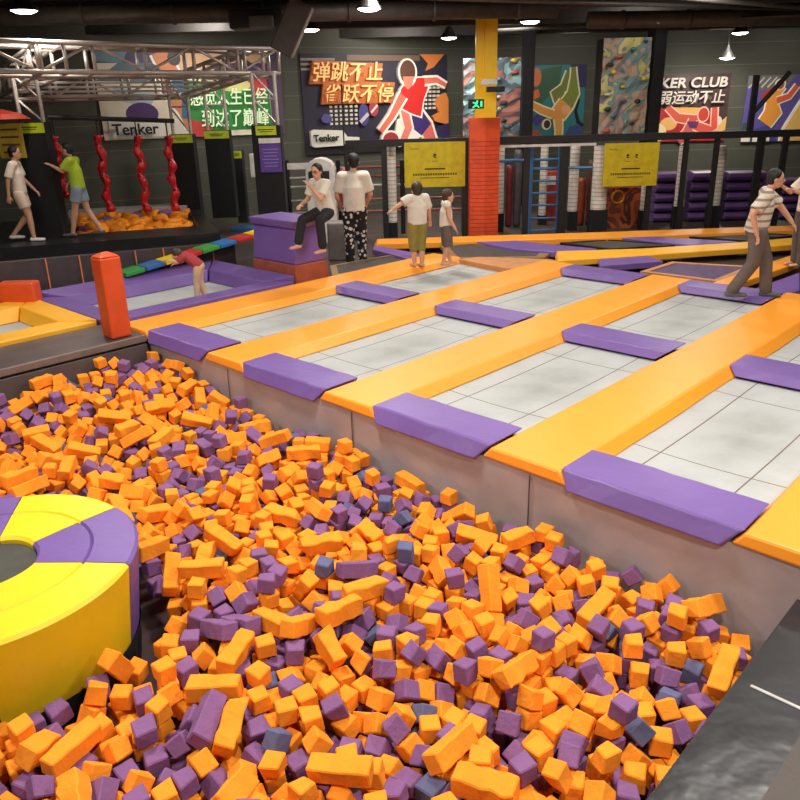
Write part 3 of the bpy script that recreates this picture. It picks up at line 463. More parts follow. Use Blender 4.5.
0,1,1,4,4116,-121,-582,94,86,1,-1, 0,0,1,1,4736,-1313,-624,69,68,-56,-60, 0,1,1,3,1795,-2158,-522,33,105,59,-22, 0,0,1,2,4364,-1537,-624,8,-4,88,-91,
0,0,1,2,2463,-485,-470,27,-48,101,53, 0,0,1,0,4178,-1283,-607,45,78,52,-73, 0,0,1,5,2120,-2211,-541,75,45,86,33, 0,0,1,3,4045,-895,-577,59,-55,90,-38,
0,0,1,5,4520,-690,-581,86,5,2,93, 0,1,1,4,7822,-526,-768,86,8,92,-10, 0,0,1,2,2914,-2165,-595,50,70,38,85, 0,0,1,1,7176,-1310,-596,65,58,66,65,
0,0,1,0,5416,-1195,-668,3,69,-107,-2, 0,1,1,4,4686,-1465,-624,8,-11,90,-89, 0,0,1,2,4244,-1178,-590,66,16,5,-107, 0,0,1,2,5709,-1026,-562,86,24,88,-21,
0,1,1,3,1136,-1037,-328,44,23,117,-2, 0,0,1,4,1940,-2180,-532,64,-61,91,-1, 0,0,1,2,5098,-536,-619,52,59,71,70, 0,0,1,0,1466,-586,-336,82,27,18,92,
0,0,1,1,2728,-950,-534,82,-51,76,-31, 0,1,1,4,2885,-1968,-638,105,-37,28,-54, 0,1,1,0,5407,-2513,-573,82,-87,33,-29, 0,0,1,4,6864,-150,-579,76,-72,53,-48,
0,0,1,3,4369,-133,-475,5,78,-100,2, 0,0,1,5,5059,-249,-614,65,65,64,60, 0,1,1,2,3379,-1263,-604,83,19,86,40, 0,0,1,5,5963,-213,-611,76,-44,64,-65,
0,0,1,0,1339,-772,-398,6,8,108,-67, 0,0,1,5,5208,-508,-625,9,-13,91,-87, 0,0,1,2,1643,-2066,-578,54,72,67,60, 0,1,1,1,4923,-147,-647,119,-7,42,-5,
0,1,1,3,7768,-1479,-350,7,1,4,127, 0,0,1,2,7935,-354,-662,86,11,92,-9, 0,0,1,0,7268,-143,-601,91,-85,-16,21, 0,1,1,2,7591,-925,-736,59,-65,63,-67,
0,1,1,4,4651,-704,-591,8,93,-10,86, 0,0,1,1,7910,-650,-769,67,56,68,-62, 0,0,1,3,5012,-1520,-636,4,0,-87,92, 0,2,1,0,7408,-716,-628,16,86,17,-90,
0,0,1,1,4085,-1721,-634,95,3,-2,-84, 0,1,1,5,4740,-295,-597,86,10,91,-14, 0,0,1,5,2341,-1960,-484,89,-89,8,7, 0,1,1,0,3672,-566,-531,23,-38,-67,-98,
0,1,1,0,1205,-567,-299,54,98,55,-25, 0,1,1,5,5769,-2104,-613,11,-15,86,-92, 0,0,1,2,3193,-1158,-627,91,42,74,-27, 0,2,1,3,1552,-1075,-374,79,-4,99,8,
0,0,1,4,3509,-1935,-554,61,6,101,47, 0,0,1,1,5666,-732,-655,88,14,90,-7, 0,0,1,1,7105,-875,-628,112,-50,24,-23, 0,0,1,5,7783,-378,-652,86,7,93,-5,
0,0,1,3,1576,-1553,-429,37,-104,-51,36, 0,1,1,5,5510,-572,-617,75,85,39,-43, 0,0,1,3,997,-1449,-310,1,-20,-125,-4, 0,0,1,5,5222,-777,-619,23,68,63,84,
0,0,1,1,5254,-1241,-659,22,-14,-88,88, 0,1,1,1,7998,-265,-777,0,103,-74,-4, 0,1,1,0,882,-295,-350,4,-91,-88,0, 0,0,1,1,3172,-1448,-535,7,8,-127,-2,
0,0,1,3,4195,-1698,-553,3,63,-86,69, 0,1,1,3,902,-731,-267,89,9,90,-2, 0,0,1,0,1300,-378,-323,61,-7,64,91, 0,0,1,1,5192,-120,-620,65,64,64,61,
0,0,1,2,3103,-1919,-557,1,-23,4,-125, 0,0,1,2,5092,-2116,-592,101,8,60,-47, 0,1,1,4,6096,-616,-555,110,6,60,19, 0,0,1,1,7187,-996,-641,90,-7,80,-40,
0,0,1,2,2702,-2019,-543,82,1,96,15, 0,2,1,3,4864,-687,-634,106,-11,53,-44, 0,0,1,2,1231,-838,-300,82,-11,95,18, 0,0,1,3,1280,-1264,-322,66,53,-55,-77,
0,0,1,2,7533,-1348,-578,98,7,6,-81, 0,0,1,5,6869,-1642,-712,82,-45,77,39, 0,0,1,5,2005,-2265,-487,87,1,64,-67, 0,1,1,3,2892,-2298,-567,2,-44,1,119,
0,0,1,3,1046,-758,-273,62,61,-61,-70, 0,0,1,2,2081,-1136,-371,8,-44,0,-119, 0,0,1,4,6048,-791,-572,31,-10,-101,-69, 0,0,1,3,5007,-1042,-636,83,-21,90,27,
0,0,1,4,2639,-2304,-554,79,36,21,-90, 0,0,1,5,4766,-2203,-694,89,17,86,-24, 0,1,1,1,5686,-1876,-631,44,-51,73,-80, 0,0,1,1,4830,-1559,-626,55,-69,60,69,
0,0,1,1,5648,-1658,-652,25,-30,82,-89, 0,0,1,4,3969,-1530,-630,92,-3,88,8, 0,2,1,3,2602,-735,-492,65,16,106,-19, 0,1,1,1,2987,-1368,-549,103,17,62,-37,
0,0,1,0,5286,-350,-622,69,-49,95,-5, 0,0,1,0,7433,-389,-625,85,13,93,-11, 0,1,1,4,2017,-310,-504,59,71,84,24, 0,1,1,4,1184,-1704,-324,11,-113,21,52,
0,1,1,2,6317,-1892,-627,88,-27,84,21, 0,0,1,4,988,-1785,-339,1,0,-85,-94, 0,0,1,2,3935,-2036,-596,63,57,93,17, 0,0,1,4,3316,-259,-560,14,-34,114,42,
0,0,1,3,2620,-352,-532,16,105,30,63, 0,0,1,2,5467,-1696,-665,121,5,37,1, 0,1,1,4,1461,-1762,-410,72,-77,71,3, 0,0,1,4,4859,-1926,-602,88,81,32,30,
0,1,1,5,1534,-139,-367,6,-53,26,112, 0,1,1,5,1615,-522,-359,38,2,121,-2, 0,1,1,2,5973,-1036,-705,85,38,80,33, 0,2,1,2,2350,-365,-487,76,-11,64,78,
0,0,1,0,4813,-1197,-626,99,4,3,79, 0,1,1,1,5569,-1783,-705,60,70,87,13, 0,1,1,2,5548,-1538,-660,8,4,-90,-89, 0,1,1,1,5862,-572,-640,27,-23,90,-82,
0,0,1,2,2349,-834,-535,75,-36,90,-33, 0,0,1,3,3435,-752,-582,67,63,66,-57, 0,0,1,1,2639,-166,-504,13,89,10,-89, 0,2,1,4,916,-1144,-345,70,-28,37,95,
0,0,1,4,2365,-1742,-555,34,22,110,48, 0,0,1,3,7376,-1047,-724,87,-92,7,-8, 0,0,1,4,6061,-1133,-652,116,-34,-13,37, 0,1,1,0,7939,-897,-639,89,-24,-87,-14,
0,0,1,3,6103,-2050,-634,12,18,-11,-125, 0,0,1,0,7627,-1234,-595,87,-19,90,9, 0,0,1,1,5117,-2344,-683,72,52,70,-57, 0,0,1,3,1259,-1725,-406,74,-51,27,-85,
0,1,1,3,6791,-872,-628,90,16,87,-13, 0,1,1,3,4584,-121,-599,65,62,68,59, 0,1,1,2,2396,-610,-458,71,-10,5,-105, 0,0,1,2,4866,-1780,-670,82,-14,48,82,
0,0,1,3,7072,-339,-601,60,-64,58,72, 0,0,1,5,4021,-989,-637,13,41,98,-68, 0,1,1,0,7256,-801,-734,62,-64,63,64, 0,0,1,1,5317,-1570,-687,30,95,60,51,
0,0,1,0,2762,-370,-525,65,-1,109,7, 0,0,1,4,3268,-535,-588,72,67,55,58, 0,0,1,0,3771,-563,-591,105,-56,40,19, 0,0,1,3,4931,-574,-632,12,53,50,-103,
0,0,1,0,3652,-373,-684,83,-38,81,35, 0,0,1,5,5099,-2216,-692,5,111,-61,1, 0,1,1,4,4684,-1972,-714,37,-81,-44,-79, 0,0,1,2,7063,-204,-704,3,-118,45,5,
0,1,1,1,6922,-303,-592,93,-86,-5,7, 0,0,1,5,5845,-2280,-607,51,-72,56,73, 0,0,1,4,6338,-1756,-634,57,73,49,-72, 0,1,1,3,5499,-117,-618,65,-62,62,-65,
0,0,1,1,6452,-771,-637,8,-87,-1,-92, 0,1,1,2,4033,-1628,-540,33,-81,-45,81, 0,0,1,0,3360,-1976,-561,23,45,86,79, 0,1,1,4,6319,-729,-647,89,88,-17,14,
0,1,1,3,1201,-164,-390,14,-4,-126,2, 0,0,1,2,1868,-1591,-478,67,-30,49,91, 0,0,1,3,5511,-2124,-603,100,77,7,-11, 0,1,1,1,5678,-1445,-594,114,-29,-15,-45,
0,0,1,1,6798,-149,-691,18,21,85,90, 0,0,1,4,3741,-1556,-642,12,-3,-5,126, 0,1,1,4,4035,-1382,-617,3,15,126,5, 0,1,1,5,3650,-841,-578,83,-34,-81,-38,
0,0,1,2,6953,-588,-726,86,-23,86,28, 0,0,1,5,3445,-1371,-666,95,-25,73,-32, 0,1,1,0,3510,-1216,-645,11,42,-83,86, 0,0,1,5,6150,-1542,-657,64,57,66,65,
0,2,1,0,2468,-1629,-602,72,-64,72,-41, 0,1,1,2,4229,-1557,-600,29,-39,79,87, 0,0,1,3,4508,-970,-594,5,-11,-126,-4, 0,1,1,0,6101,-1696,-694,101,60,42,-22,
0,1,1,2,2576,-1973,-529,10,13,-122,33, 0,1,1,4,2590,-1420,-546,17,-11,-112,-56, 0,0,1,2,1196,-284,-389,57,56,71,-69, 0,0,1,3,1733,-1527,-439,45,-64,52,85,
0,1,1,0,1596,-653,-370,123,9,28,15, 0,1,1,0,2035,-841,-380,21,0,-87,91, 0,1,1,4,4332,-920,-586,71,17,97,37, 0,0,1,4,4985,-412,-610,2,-114,-55,3,
0,1,1,1,5557,-696,-650,13,-88,7,90, 0,0,1,3,1910,-279,-455,19,65,-29,-104, 0,1,1,4,1664,-1971,-458,90,12,88,10, 0,0,1,2,4078,-1966,-642,32,-18,107,-57,
0,2,1,5,3716,-2018,-578,108,43,32,-40, 0,1,0,1,5961,-2273,-612,3,102,-75,-1, 0,0,0,2,7577,-1070,-724,61,-65,67,60, 0,0,0,4,7646,-638,-641,59,-63,65,66,
0,0,0,4,5192,-1860,-616,87,-13,91,4, 0,0,0,4,5320,-1834,-623,99,-7,-2,-80, 0,0,0,4,4034,-231,-572,29,-31,-81,88, 0,1,0,5,4545,-1618,-625,38,61,105,-5,
0,0,0,3,4234,-1440,-617,57,60,65,70, 0,0,0,3,1039,-1141,-386,73,15,90,49, 0,1,0,5,2760,-2350,-600,95,26,76,27, 0,0,0,1,4062,-1236,-530,50,-32,101,49,
0,0,0,0,6818,-732,-618,24,35,-79,-90, 0,1,0,0,2786,-2110,-656,73,-59,-68,-52, 0,1,0,4,3853,-1209,-596,106,12,10,-68, 0,0,0,1,896,-1007,-399,89,-17,87,22,
0,0,0,0,7317,-1209,-712,96,-4,2,83, 0,0,0,1,1739,-915,-419,75,-20,97,26, 0,0,0,5,4640,-888,-595,100,-41,62,-24, 0,1,0,0,1076,-121,-366,67,-70,-58,-58,
0,0,0,2,2490,-120,-530,81,-86,-32,-33, 0,0,0,1,4401,-1133,-636,66,-24,51,93, 0,0,0,2,4874,-1319,-613,121,-1,36,11, 0,0,0,5,5264,-1364,-541,88,90,16,-6,
0,1,0,5,3205,-1812,-561,100,2,-1,78, 0,0,0,1,4020,-754,-595,59,-23,108,-22, 0,0,0,1,5594,-400,-650,53,4,115,11, 0,0,0,1,1820,-2000,-495,14,98,-16,77,
0,0,0,1,2692,-1100,-487,83,-8,95,13, 0,0,0,5,2454,-1881,-592,7,126,4,-10, 0,0,0,1,4224,-134,-470,87,-16,91,9, 0,0,0,4,4510,-1394,-711,0,7,-124,28,
0,0,0,4,4740,-1010,-612,71,-17,104,0, 0,0,0,1,2266,-1796,-477,33,67,-8,-102, 0,1,0,3,2985,-1544,-651,66,74,55,56, 0,0,0,0,4706,-1695,-618,70,55,68,-59,
0,1,0,3,2541,-2191,-514,59,6,6,112, 0,0,0,4,5729,-2523,-595,122,2,4,34, 0,0,0,4,7987,-758,-653,5,86,-93,1, 0,1,0,5,2965,-2632,-436,82,-15,26,-93,
0,0,0,3,5436,-1577,-596,12,-23,27,-121, 0,1,0,3,7064,-979,-546,50,-112,16,29, 0,0,0,4,2389,-2178,-494,4,-102,-76,8, 0,0,0,1,6683,-1235,-633,69,-63,65,57,
0,0,0,3,6779,-357,-666,54,-39,107,-18, 0,0,0,5,7355,-527,-624,68,55,73,-57, 0,0,0,2,6602,-838,-634,28,-23,88,-84, 0,0,0,4,5374,-1302,-665,86,-89,22,-17,
0,0,0,2,7266,-162,-715,4,-127,-5,4, 0,0,0,4,4323,-1293,-609,90,-83,-23,22, 0,0,0,3,5346,-755,-665,29,-75,79,59, 0,0,0,0,2990,-504,-562,108,-39,32,44,
0,0,0,5,5833,-1931,-743,6,127,8,-2, 0,0,0,0,2853,-461,-620,114,41,17,-32, 0,1,0,4,4467,-152,-592,5,127,5,-3, 0,0,0,4,7177,-1149,-607,53,0,-4,-115,
0,1,0,2,1849,-412,-435,58,92,37,-55, 0,0,0,3,6910,-1213,-597,107,-10,57,37, 0,1,0,5,1305,-1860,-494,33,-9,9,-122, 0,1,0,0,3428,-894,-590,91,14,87,-8,
0,0,0,4,5138,-370,-617,67,3,1,108, 0,1,0,2,6230,-1693,-757,1,95,-84,5, 0,0,0,2,6186,-1419,-662,72,57,66,-57, 0,0,0,1,6181,-704,-662,78,-27,-3,-97,
0,0,0,1,6821,-1287,-662,73,-39,28,-92, 0,0,0,3,2136,-358,-537,79,7,98,-15, 0,1,0,2,2172,-1025,-443,25,52,113,7, 0,0,0,2,2563,-1876,-629,12,126,5,-10,
0,1,0,3,4231,-206,-578,59,-1,5,112, 0,0,0,3,5914,-805,-661,2,-64,-109,-5, 0,0,0,3,1561,-822,-388,35,-104,62,-12, 0,0,0,2,2089,-1284,-513,11,-78,9,99,
0,0,0,0,4458,-360,-692,38,41,83,78, 0,1,0,5,1351,-944,-441,18,36,86,84, 0,0,0,4,4108,-1104,-591,78,44,82,-36, 0,1,0,0,1750,-1834,-458,39,-71,-93,30,
0,0,0,4,5487,-982,-666,12,88,16,-90, 0,0,0,3,2339,-1582,-581,126,3,12,-13, 0,1,0,4,4185,-950,-579,89,-5,90,12, 0,0,0,2,2267,-449,-557,76,17,97,-25,
0,0,0,2,5557,-2516,-602,78,-21,76,-62, 0,1,0,1,8082,-372,-784,85,-18,90,20, 0,1,0,0,1390,-2006,-310,32,-120,-13,24, 0,0,0,0,6475,-1683,-629,9,-3,87,-92,
0,0,0,3,5541,-1403,-555,1,102,76,-4, 0,0,0,2,6669,-444,-716,29,-85,21,87, 0,1,0,1,3852,-1617,-574,69,69,10,-80, 0,0,0,4,3585,-733,-574,89,-24,84,25,
0,1,0,5,5412,-461,-662,108,-11,50,-44, 0,0,0,2,7448,-1227,-648,87,33,31,80, 0,1,0,5,6274,-398,-634,38,34,-92,72, 0,0,0,0,4594,-2046,-623,104,40,21,57,
0,0,0,5,4380,-996,-703,2,-103,74,5, 0,0,0,0,7536,-762,-744,68,55,69,-61, 0,0,0,3,7761,-680,-759,75,-5,0,-103, 0,0,0,0,1482,-390,-349,27,55,-85,72,
0,0,0,1,1434,-857,-456,76,87,45,26, 0,0,0,5,3645,-1175,-607,54,58,65,75, 0,0,0,4,3786,-1084,-647,22,-85,82,43, 0,0,0,3,4567,-1095,-600,21,-30,5,-121,
0,1,0,4,4871,-320,-604,81,31,86,-35, 0,0,0,4,5529,-2004,-613,57,-66,63,-67, 0,0,0,3,6034,-691,-663,109,-24,60,-15, 0,0,0,4,6596,-1358,-659,80,-84,30,42,
0,0,0,3,6619,-988,-670,12,17,-114,-53, 0,0,0,0,6694,-246,-697,75,49,79,-43, 0,0,0,5,7460,-222,-620,57,64,66,-67, 0,0,0,1,2294,-958,-455,52,41,108,-1,
0,0,0,1,4317,-1675,-630,49,14,76,-88, 0,1,0,5,4628,-1360,-620,0,99,-80,-3, 0,1,0,2,5652,-1994,-618,88,6,90,-16, 0,0,0,4,7619,-180,-631,84,18,92,-16,
0,0,0,2,1324,-157,-421,18,7,-86,91, 0,0,0,1,3786,-824,-684,59,62,63,69, 0,0,0,5,6639,-130,-688,67,60,71,-55, 0,0,0,3,1844,-1800,-517,101,-53,3,-55,
0,1,0,1,2660,-2162,-652,42,65,84,56, 0,0,0,2,2662,-1286,-609,54,66,64,-69, 0,1,0,4,5612,-2135,-718,6,87,-92,2, 0,1,0,2,6078,-342,-610,57,-71,48,74,
0,0,0,4,1623,-933,-387,83,89,34,12, 0,0,0,5,2120,-1567,-515,29,-79,-83,-46, 0,0,0,0,3136,-1318,-521,73,-51,67,60, 0,1,0,5,3189,-905,-600,0,13,126,3,
0,1,0,3,4203,-2130,-665,67,-50,-92,27, 0,1,0,4,5636,-521,-668,42,37,82,-79, 0,2,0,4,2070,-1765,-543,59,28,-100,-44, 0,0,0,1,2452,-1136,-462,3,-125,-21,8,
0,1,0,0,2490,-681,-464,18,95,-16,81, 0,0,0,5,2710,-778,-551,31,76,81,-53, 0,1,0,1,1196,-871,-411,20,-80,18,95, 0,0,0,2,3296,-1112,-726,6,-127,5,-1,
0,0,0,2,3875,-629,-675,90,90,-3,-1, 0,1,0,2,4086,-1554,-740,65,65,66,-59, 0,0,0,1,4311,-1246,-718,89,-10,89,17, 0,0,0,4,4678,-2122,-702,3,33,123,-4,
0,0,0,5,5196,-1501,-760,47,48,80,73, 0,1,0,5,1073,-590,-266,85,-4,94,9, 0,0,0,3,2492,-711,-581,54,66,58,-74, 0,0,0,0,2576,-1519,-648,50,-44,103,-34,
0,0,0,1,3312,-1428,-644,49,-77,40,80, 0,0,0,3,3750,-712,-618,93,-14,55,-65, 0,0,0,2,3886,-948,-624,104,36,57,25, 0,2,0,0,4343,-274,-578,85,24,87,-30,
0,0,0,4,5135,-1557,-641,69,53,69,-60, 0,0,0,0,5404,-2000,-606,45,-75,68,-62, 0,0,0,0,6376,-135,-693,3,-88,4,-91, 0,0,0,1,3302,-937,-598,67,69,55,62,
0,0,0,4,5945,-1739,-534,53,48,77,71, 0,0,0,5,7034,-1346,-620,104,-10,32,-65, 0,1,0,4,3311,-799,-539,59,-108,9,30, 0,0,0,5,1042,-729,-385,86,-3,93,10,
0,0,0,4,5684,-382,-716,86,-83,25,36, 0,0,0,2,1121,-1456,-432,87,92,-3,-15, 0,1,0,1,1346,-1609,-401,22,-114,16,49, 0,1,0,4,1805,-1027,-436,24,-40,73,92,
0,0,0,2,3800,-1708,-706,16,-14,-117,44, 0,1,0,4,5185,-2020,-598,29,-34,80,-88, 0,1,0,1,6158,-556,-635,87,-68,33,54, 0,0,0,1,1764,-672,-425,1,126,-7,-17,
0,0,0,4,885,-1383,-306,90,9,89,-4, 0,0,0,2,2348,-1181,-447,73,9,6,103, 0,0,0,2,2162,-214,-495,35,112,-13,47, 0,0,0,3,5929,-1430,-561,45,76,47,-78,
2,0,0,1,6946,-2649,-413,122,6,-3,36, 2,0,0,3,7474,-2232,-467,17,-16,93,-83, 2,0,0,0,5747,-3409,-512,58,-51,-70,72, 2,0,0,0,7207,-2156,-468,81,-31,-25,89,
2,0,0,4,6080,-3549,-507,67,106,-18,-13, 2,1,0,0,6106,-2846,-499,52,-19,-51,102, 2,0,0,5,6234,-2784,-498,55,24,12,111, 2,0,0,3,7507,-2476,-490,26,0,-6,124,
1,0,0,2,6619,-3039,-485,40,98,-69,-16, 2,0,0,2,5939,-2688,-501,118,4,3,47, 2,0,0,0,7300,-2752,-410,41,-1,-7,120, 0,0,0,5,7808,-1716,-452,24,1,3,125,
0,0,0,5,7691,-1965,-456,5,-102,-12,75, 2,0,0,0,6946,-3211,-400,52,-87,77,2, 1,0,0,3,5619,-3536,-521,58,-12,33,107, 0,0,0,5,6884,-2837,-434,91,4,-4,89,
0,0,0,5,6582,-2781,-542,75,47,81,-42, 0,0,0,5,7883,-1895,-505,35,-10,117,35, 0,0,0,4,8049,-1547,-582,3,122,35,-4, 1,0,0,0,5313,-2948,-538,49,63,90,-41,
0,0,0,3,7715,-2172,-476,115,44,4,-33, 0,1,0,3,7556,-2050,-453,70,73,53,56, 0,1,0,2,8080,-1096,-583,51,13,112,28, 2,0,0,3,6451,-3576,-456,100,-25,-38,64,
1,0,0,2,8100,-1915,-579,4,-90,-90,2, 0,1,0,0,5925,-3104,-519,17,6,-2,126, 0,0,0,3,8097,-805,-654,8,91,1,88, 0,1,0,2,6338,-3130,-550,64,-59,69,62,
0,1,0,5,6556,-2346,-496,33,86,56,-67, 0,0,0,2,6372,-2528,-507,17,22,88,88, 0,0,0,2,5849,-2984,-507,68,-70,62,-53, 0,1,0,3,6279,-3352,-547,65,68,63,58,
0,0,0,1,7902,-1307,-595,65,-2,7,109, 0,1,0,4,7072,-2915,-470,48,79,-86,-15, 0,0,0,1,5889,-3248,-567,84,-36,23,-85, 0,2,0,0,6470,-2670,-540,74,39,-43,85,
0,1,0,1,7952,-1767,-569,4,31,-123,-1, 0,0,0,2,5511,-3025,-597,5,-119,-44,3, 0,0,0,1,6348,-3245,-552,90,89,-1,-7, 0,1,0,3,6063,-3418,-576,36,25,42,-111,
0,0,0,3,7872,-1982,-618,45,-113,6,35, 0,0,0,2,6625,-2072,-584,8,5,61,-111, 0,0,0,0,8040,-1170,-728,86,-16,91,7, 0,0,0,3,5626,-2812,-480,65,-57,67,65,
0,0,0,5,7270,-2604,-511,55,-73,45,76, 0,0,0,4,6187,-2566,-512,69,-53,71,59, 0,0,0,1,7656,-2318,-509,31,88,46,73, 0,1,0,4,6868,-2193,-539,33,-36,-54,-104,
0,0,0,3,6621,-2532,-562,39,-97,-15,71, 0,1,0,0,7283,-1770,-546,56,-86,21,-72, 0,1,0,3,5350,-3319,-609,5,-91,1,-89, 0,0,0,3,8101,-1401,-708,92,-4,-88,3,
0,0,0,4,6512,-2465,-516,65,2,4,-109, 0,0,0,1,6049,-2461,-503,2,-126,-11,4, 0,0,0,0,7554,-1924,-449,90,8,89,-7, 0,1,0,5,7659,-1798,-490,92,-48,67,-29,
0,0,0,0,7606,-1586,-481,74,-40,40,87, 0,0,0,5,7730,-1531,-458,59,-64,64,-67, 0,1,0,5,6301,-2682,-572,69,38,-65,-75, 0,0,0,1,7918,-1633,-572,80,75,-44,-46,
0,0,0,4,5457,-3543,-506,68,-69,58,-57, 0,1,0,0,6030,-3122,-642,85,15,92,-13, 0,0,0,1,5458,-3139,-532,72,-65,80,18, 0,1,0,2,6538,-1954,-498,94,36,55,55,
0,0,0,1,7380,-2136,-462,89,-19,85,24, 0,1,0,3,6702,-1938,-568,64,12,-66,87, 0,2,0,1,7817,-1396,-519,5,100,58,51, 0,0,0,5,7840,-1115,-561,3,64,74,-81,
0,0,0,2,6304,-3008,-557,80,44,-39,-79, 0,1,0,4,6078,-3001,-587,87,63,1,68, 0,1,0,2,5845,-3627,-554,58,-99,-42,-35, 0,0,0,4,6971,-2049,-590,5,-52,116,1,
0,1,0,2,6840,-2305,-614,57,73,82,-29, 0,0,0,1,7472,-1649,-566,8,127,-2,1, 0,2,0,2,7227,-2334,-598,95,-84,-1,-2, 0,0,0,1,7741,-2076,-569,1,-13,-126,-4,
0,1,0,1,6492,-3327,-559,1,-5,89,-91, 0,1,0,2,7929,-1169,-619,118,-18,-44,-7, 0,0,0,0,5944,-3677,-611,20,24,1,123, 0,0,0,2,6125,-3266,-607,116,-48,-16,-12,
0,1,0,4,6388,-2991,-633,19,-63,85,67, 0,0,0,5,6734,-2205,-600,30,-21,111,49, 0,0,0,4,7336,-2452,-606,70,-59,61,64, 2,0,0,1,5452,-4235,-479,44,37,81,79,
0,1,0,2,7169,-2524,-506,90,-15,85,23, 0,1,0,0,6587,-3160,-576,111,-32,46,-27, 0,1,0,2,7126,-1802,-579,3,-19,86,92, 0,0,0,1,6616,-2318,-602,125,21,-4,0,
0,0,0,1,6842,-2932,-555,68,-60,63,64, 0,1,0,5,7177,-2784,-533,65,69,55,64, 1,0,0,0,6678,-3312,-534,112,-58,-2,14, 0,0,0,2,5923,-3387,-586,68,48,-93,-24,
0,0,0,3,6380,-2395,-512,47,74,62,-68, 0,0,0,2,6430,-2275,-507,59,-57,70,-67, 0,1,0,4,6598,-2637,-643,1,-12,-126,-5, 0,0,0,1,7739,-1889,-563,77,44,80,-44,
0,0,0,5,6986,-2692,-531,52,55,67,77, 0,0,0,3,7862,-1493,-610,96,41,70,19, 0,1,0,3,6257,-2400,-509,82,0,3,-97, 0,1,0,5,7113,-2366,-605,6,-127,-3,-3,
0,1,0,1,5626,-2952,-601,103,6,2,73, 0,0,0,0,7311,-1642,-590,57,-77,78,29, 0,1,0,0,5608,-2671,-588,4,-94,-86,3, 1,0,0,2,5612,-4050,-485,123,-5,-1,30,
0,0,0,1,5646,-3821,-388,85,-29,87,22, 2,0,0,0,4898,-4194,-524,0,115,-54,6, 0,0,0,2,6968,-2198,-602,78,45,23,87, 0,1,0,0,7975,-1882,-685,88,-4,92,6,
0,0,0,2,6458,-2177,-617,2,4,-88,-91, 0,0,0,0,7949,-1034,-626,75,-46,83,39, 0,0,0,5,6167,-2157,-607,89,-28,86,2, 0,0,0,1,6794,-2079,-604,25,98,70,-32,
0,0,0,0,5754,-2865,-543,110,21,61,-1, 0,1,0,2,8028,-1530,-695,55,68,53,-75, 0,1,0,3,6000,-3260,-643,90,-89,6,0, 0,0,0,4,6481,-2056,-616,68,65,59,62,
0,0,0,3,7043,-1931,-582,60,58,65,70, 0,0,0,2,5774,-3770,-617,73,67,-57,-55, 0,1,0,5,7092,-2215,-567,34,26,109,-50, 0,0,0,4,5276,-2819,-686,78,-48,-72,-50,
0,0,0,4,7759,-1206,-601,36,-41,77,-85, 0,0,0,3,5355,-2620,-571,28,33,85,84, 0,0,0,0,6737,-1843,-618,36,46,17,112, 0,1,0,1,6409,-2776,-618,9,101,30,71,
0,0,0,4,6980,-2360,-620,102,3,74,18, 0,0,0,1,7159,-1913,-575,71,-67,57,-59, 0,0,0,2,6480,-2899,-591,102,-16,42,61, 0,0,0,2,6572,-1861,-557,106,68,-18,-2,
0,0,0,1,7644,-1389,-495,36,-11,118,28, 0,1,0,0,7609,-1683,-540,41,-120,-5,3, 0,2,0,0,7054,-2801,-539,7,-127,-5,-2, 0,2,0,1,6842,-1963,-628,100,19,59,47,
0,0,0,4,6997,-2497,-509,88,-25,82,33, 0,0,0,5,7971,-1304,-712,87,15,88,-24, 0,0,0,0,6322,-2066,-621,12,88,-10,91, 0,2,0,5,5949,-3845,-614,71,-79,49,-51,
0,0,0,5,6135,-2306,-559,7,36,56,108, 0,0,0,0,5479,-3197,-627,90,34,53,-63, 0,0,0,0,5636,-3222,-616,4,13,-126,-3, 0,1,0,1,6004,-2864,-568,60,4,98,-53,
0,1,0,2,7398,-1864,-612,36,94,35,69, 0,0,0,2,5268,-3609,-622,17,-18,-90,86, 2,0,0,1,2499,-2910,-448,115,-3,8,53, 0,0,0,3,7773,-1687,-565,88,11,90,-15,
0,0,0,4,5485,-2641,-579,71,-49,75,54, 0,1,0,5,6804,-3080,-449,83,-35,81,38, 0,0,0,5,5771,-3127,-621,5,-5,-127,-3, 0,0,0,4,5468,-3961,-496,35,-34,80,-86,
0,0,0,2,6978,-2961,-556,6,-28,124,2, 0,1,0,0,5892,-3880,-383,2,31,-123,5, 2,0,0,5,1893,-2390,-335,104,33,35,55, 0,0,0,0,7305,-2005,-571,6,4,88,91,
0,0,0,4,6918,-2814,-545,5,-117,-48,-3, 0,0,0,5,6616,-1752,-615,73,-60,67,51, 0,1,0,3,8092,-860,-763,6,126,-11,-2, 0,0,0,3,7455,-1523,-590,57,-35,74,78,
0,1,0,1,5716,-3647,-622,2,24,-125,2, 0,1,0,2,6075,-3636,-636,70,14,105,-2, 0,1,0,2,8066,-972,-751,8,11,94,84, 2,0,0,1,2299,-2624,-401,76,31,23,94,
0,0,0,2,6848,-2524,-517,47,-41,81,-75, 0,0,0,3,6292,-3493,-594,76,29,47,-85, 0,0,0,5,7773,-2276,-584,4,-77,-101,-4, 0,0,0,2,6884,-1855,-665,107,-31,49,-36,
0,0,0,1,5234,-3990,-507,67,64,60,-63, 0,0,0,0,5811,-2812,-633,112,-3,59,12, 0,0,0,3,6453,-2574,-638,86,93,-1,13, 0,1,0,4,6751,-2418,-619,24,-16,88,-87,
0,0,0,4,5829,-2982,-619,53,-68,53,77, 0,0,0,1,5440,-3707,-620,0,127,7,1, 0,1,0,5,5351,-3087,-593,73,81,46,46, 0,0,0,4,6358,-3134,-665,64,-59,68,62,
0,1,0,3,6173,-3149,-665,88,72,56,2, 0,1,0,5,5329,-3452,-615,67,-63,63,-60, 0,1,0,4,7377,-2264,-699,73,-55,65,60, 0,1,0,4,7192,-1757,-686,79,47,75,-46,
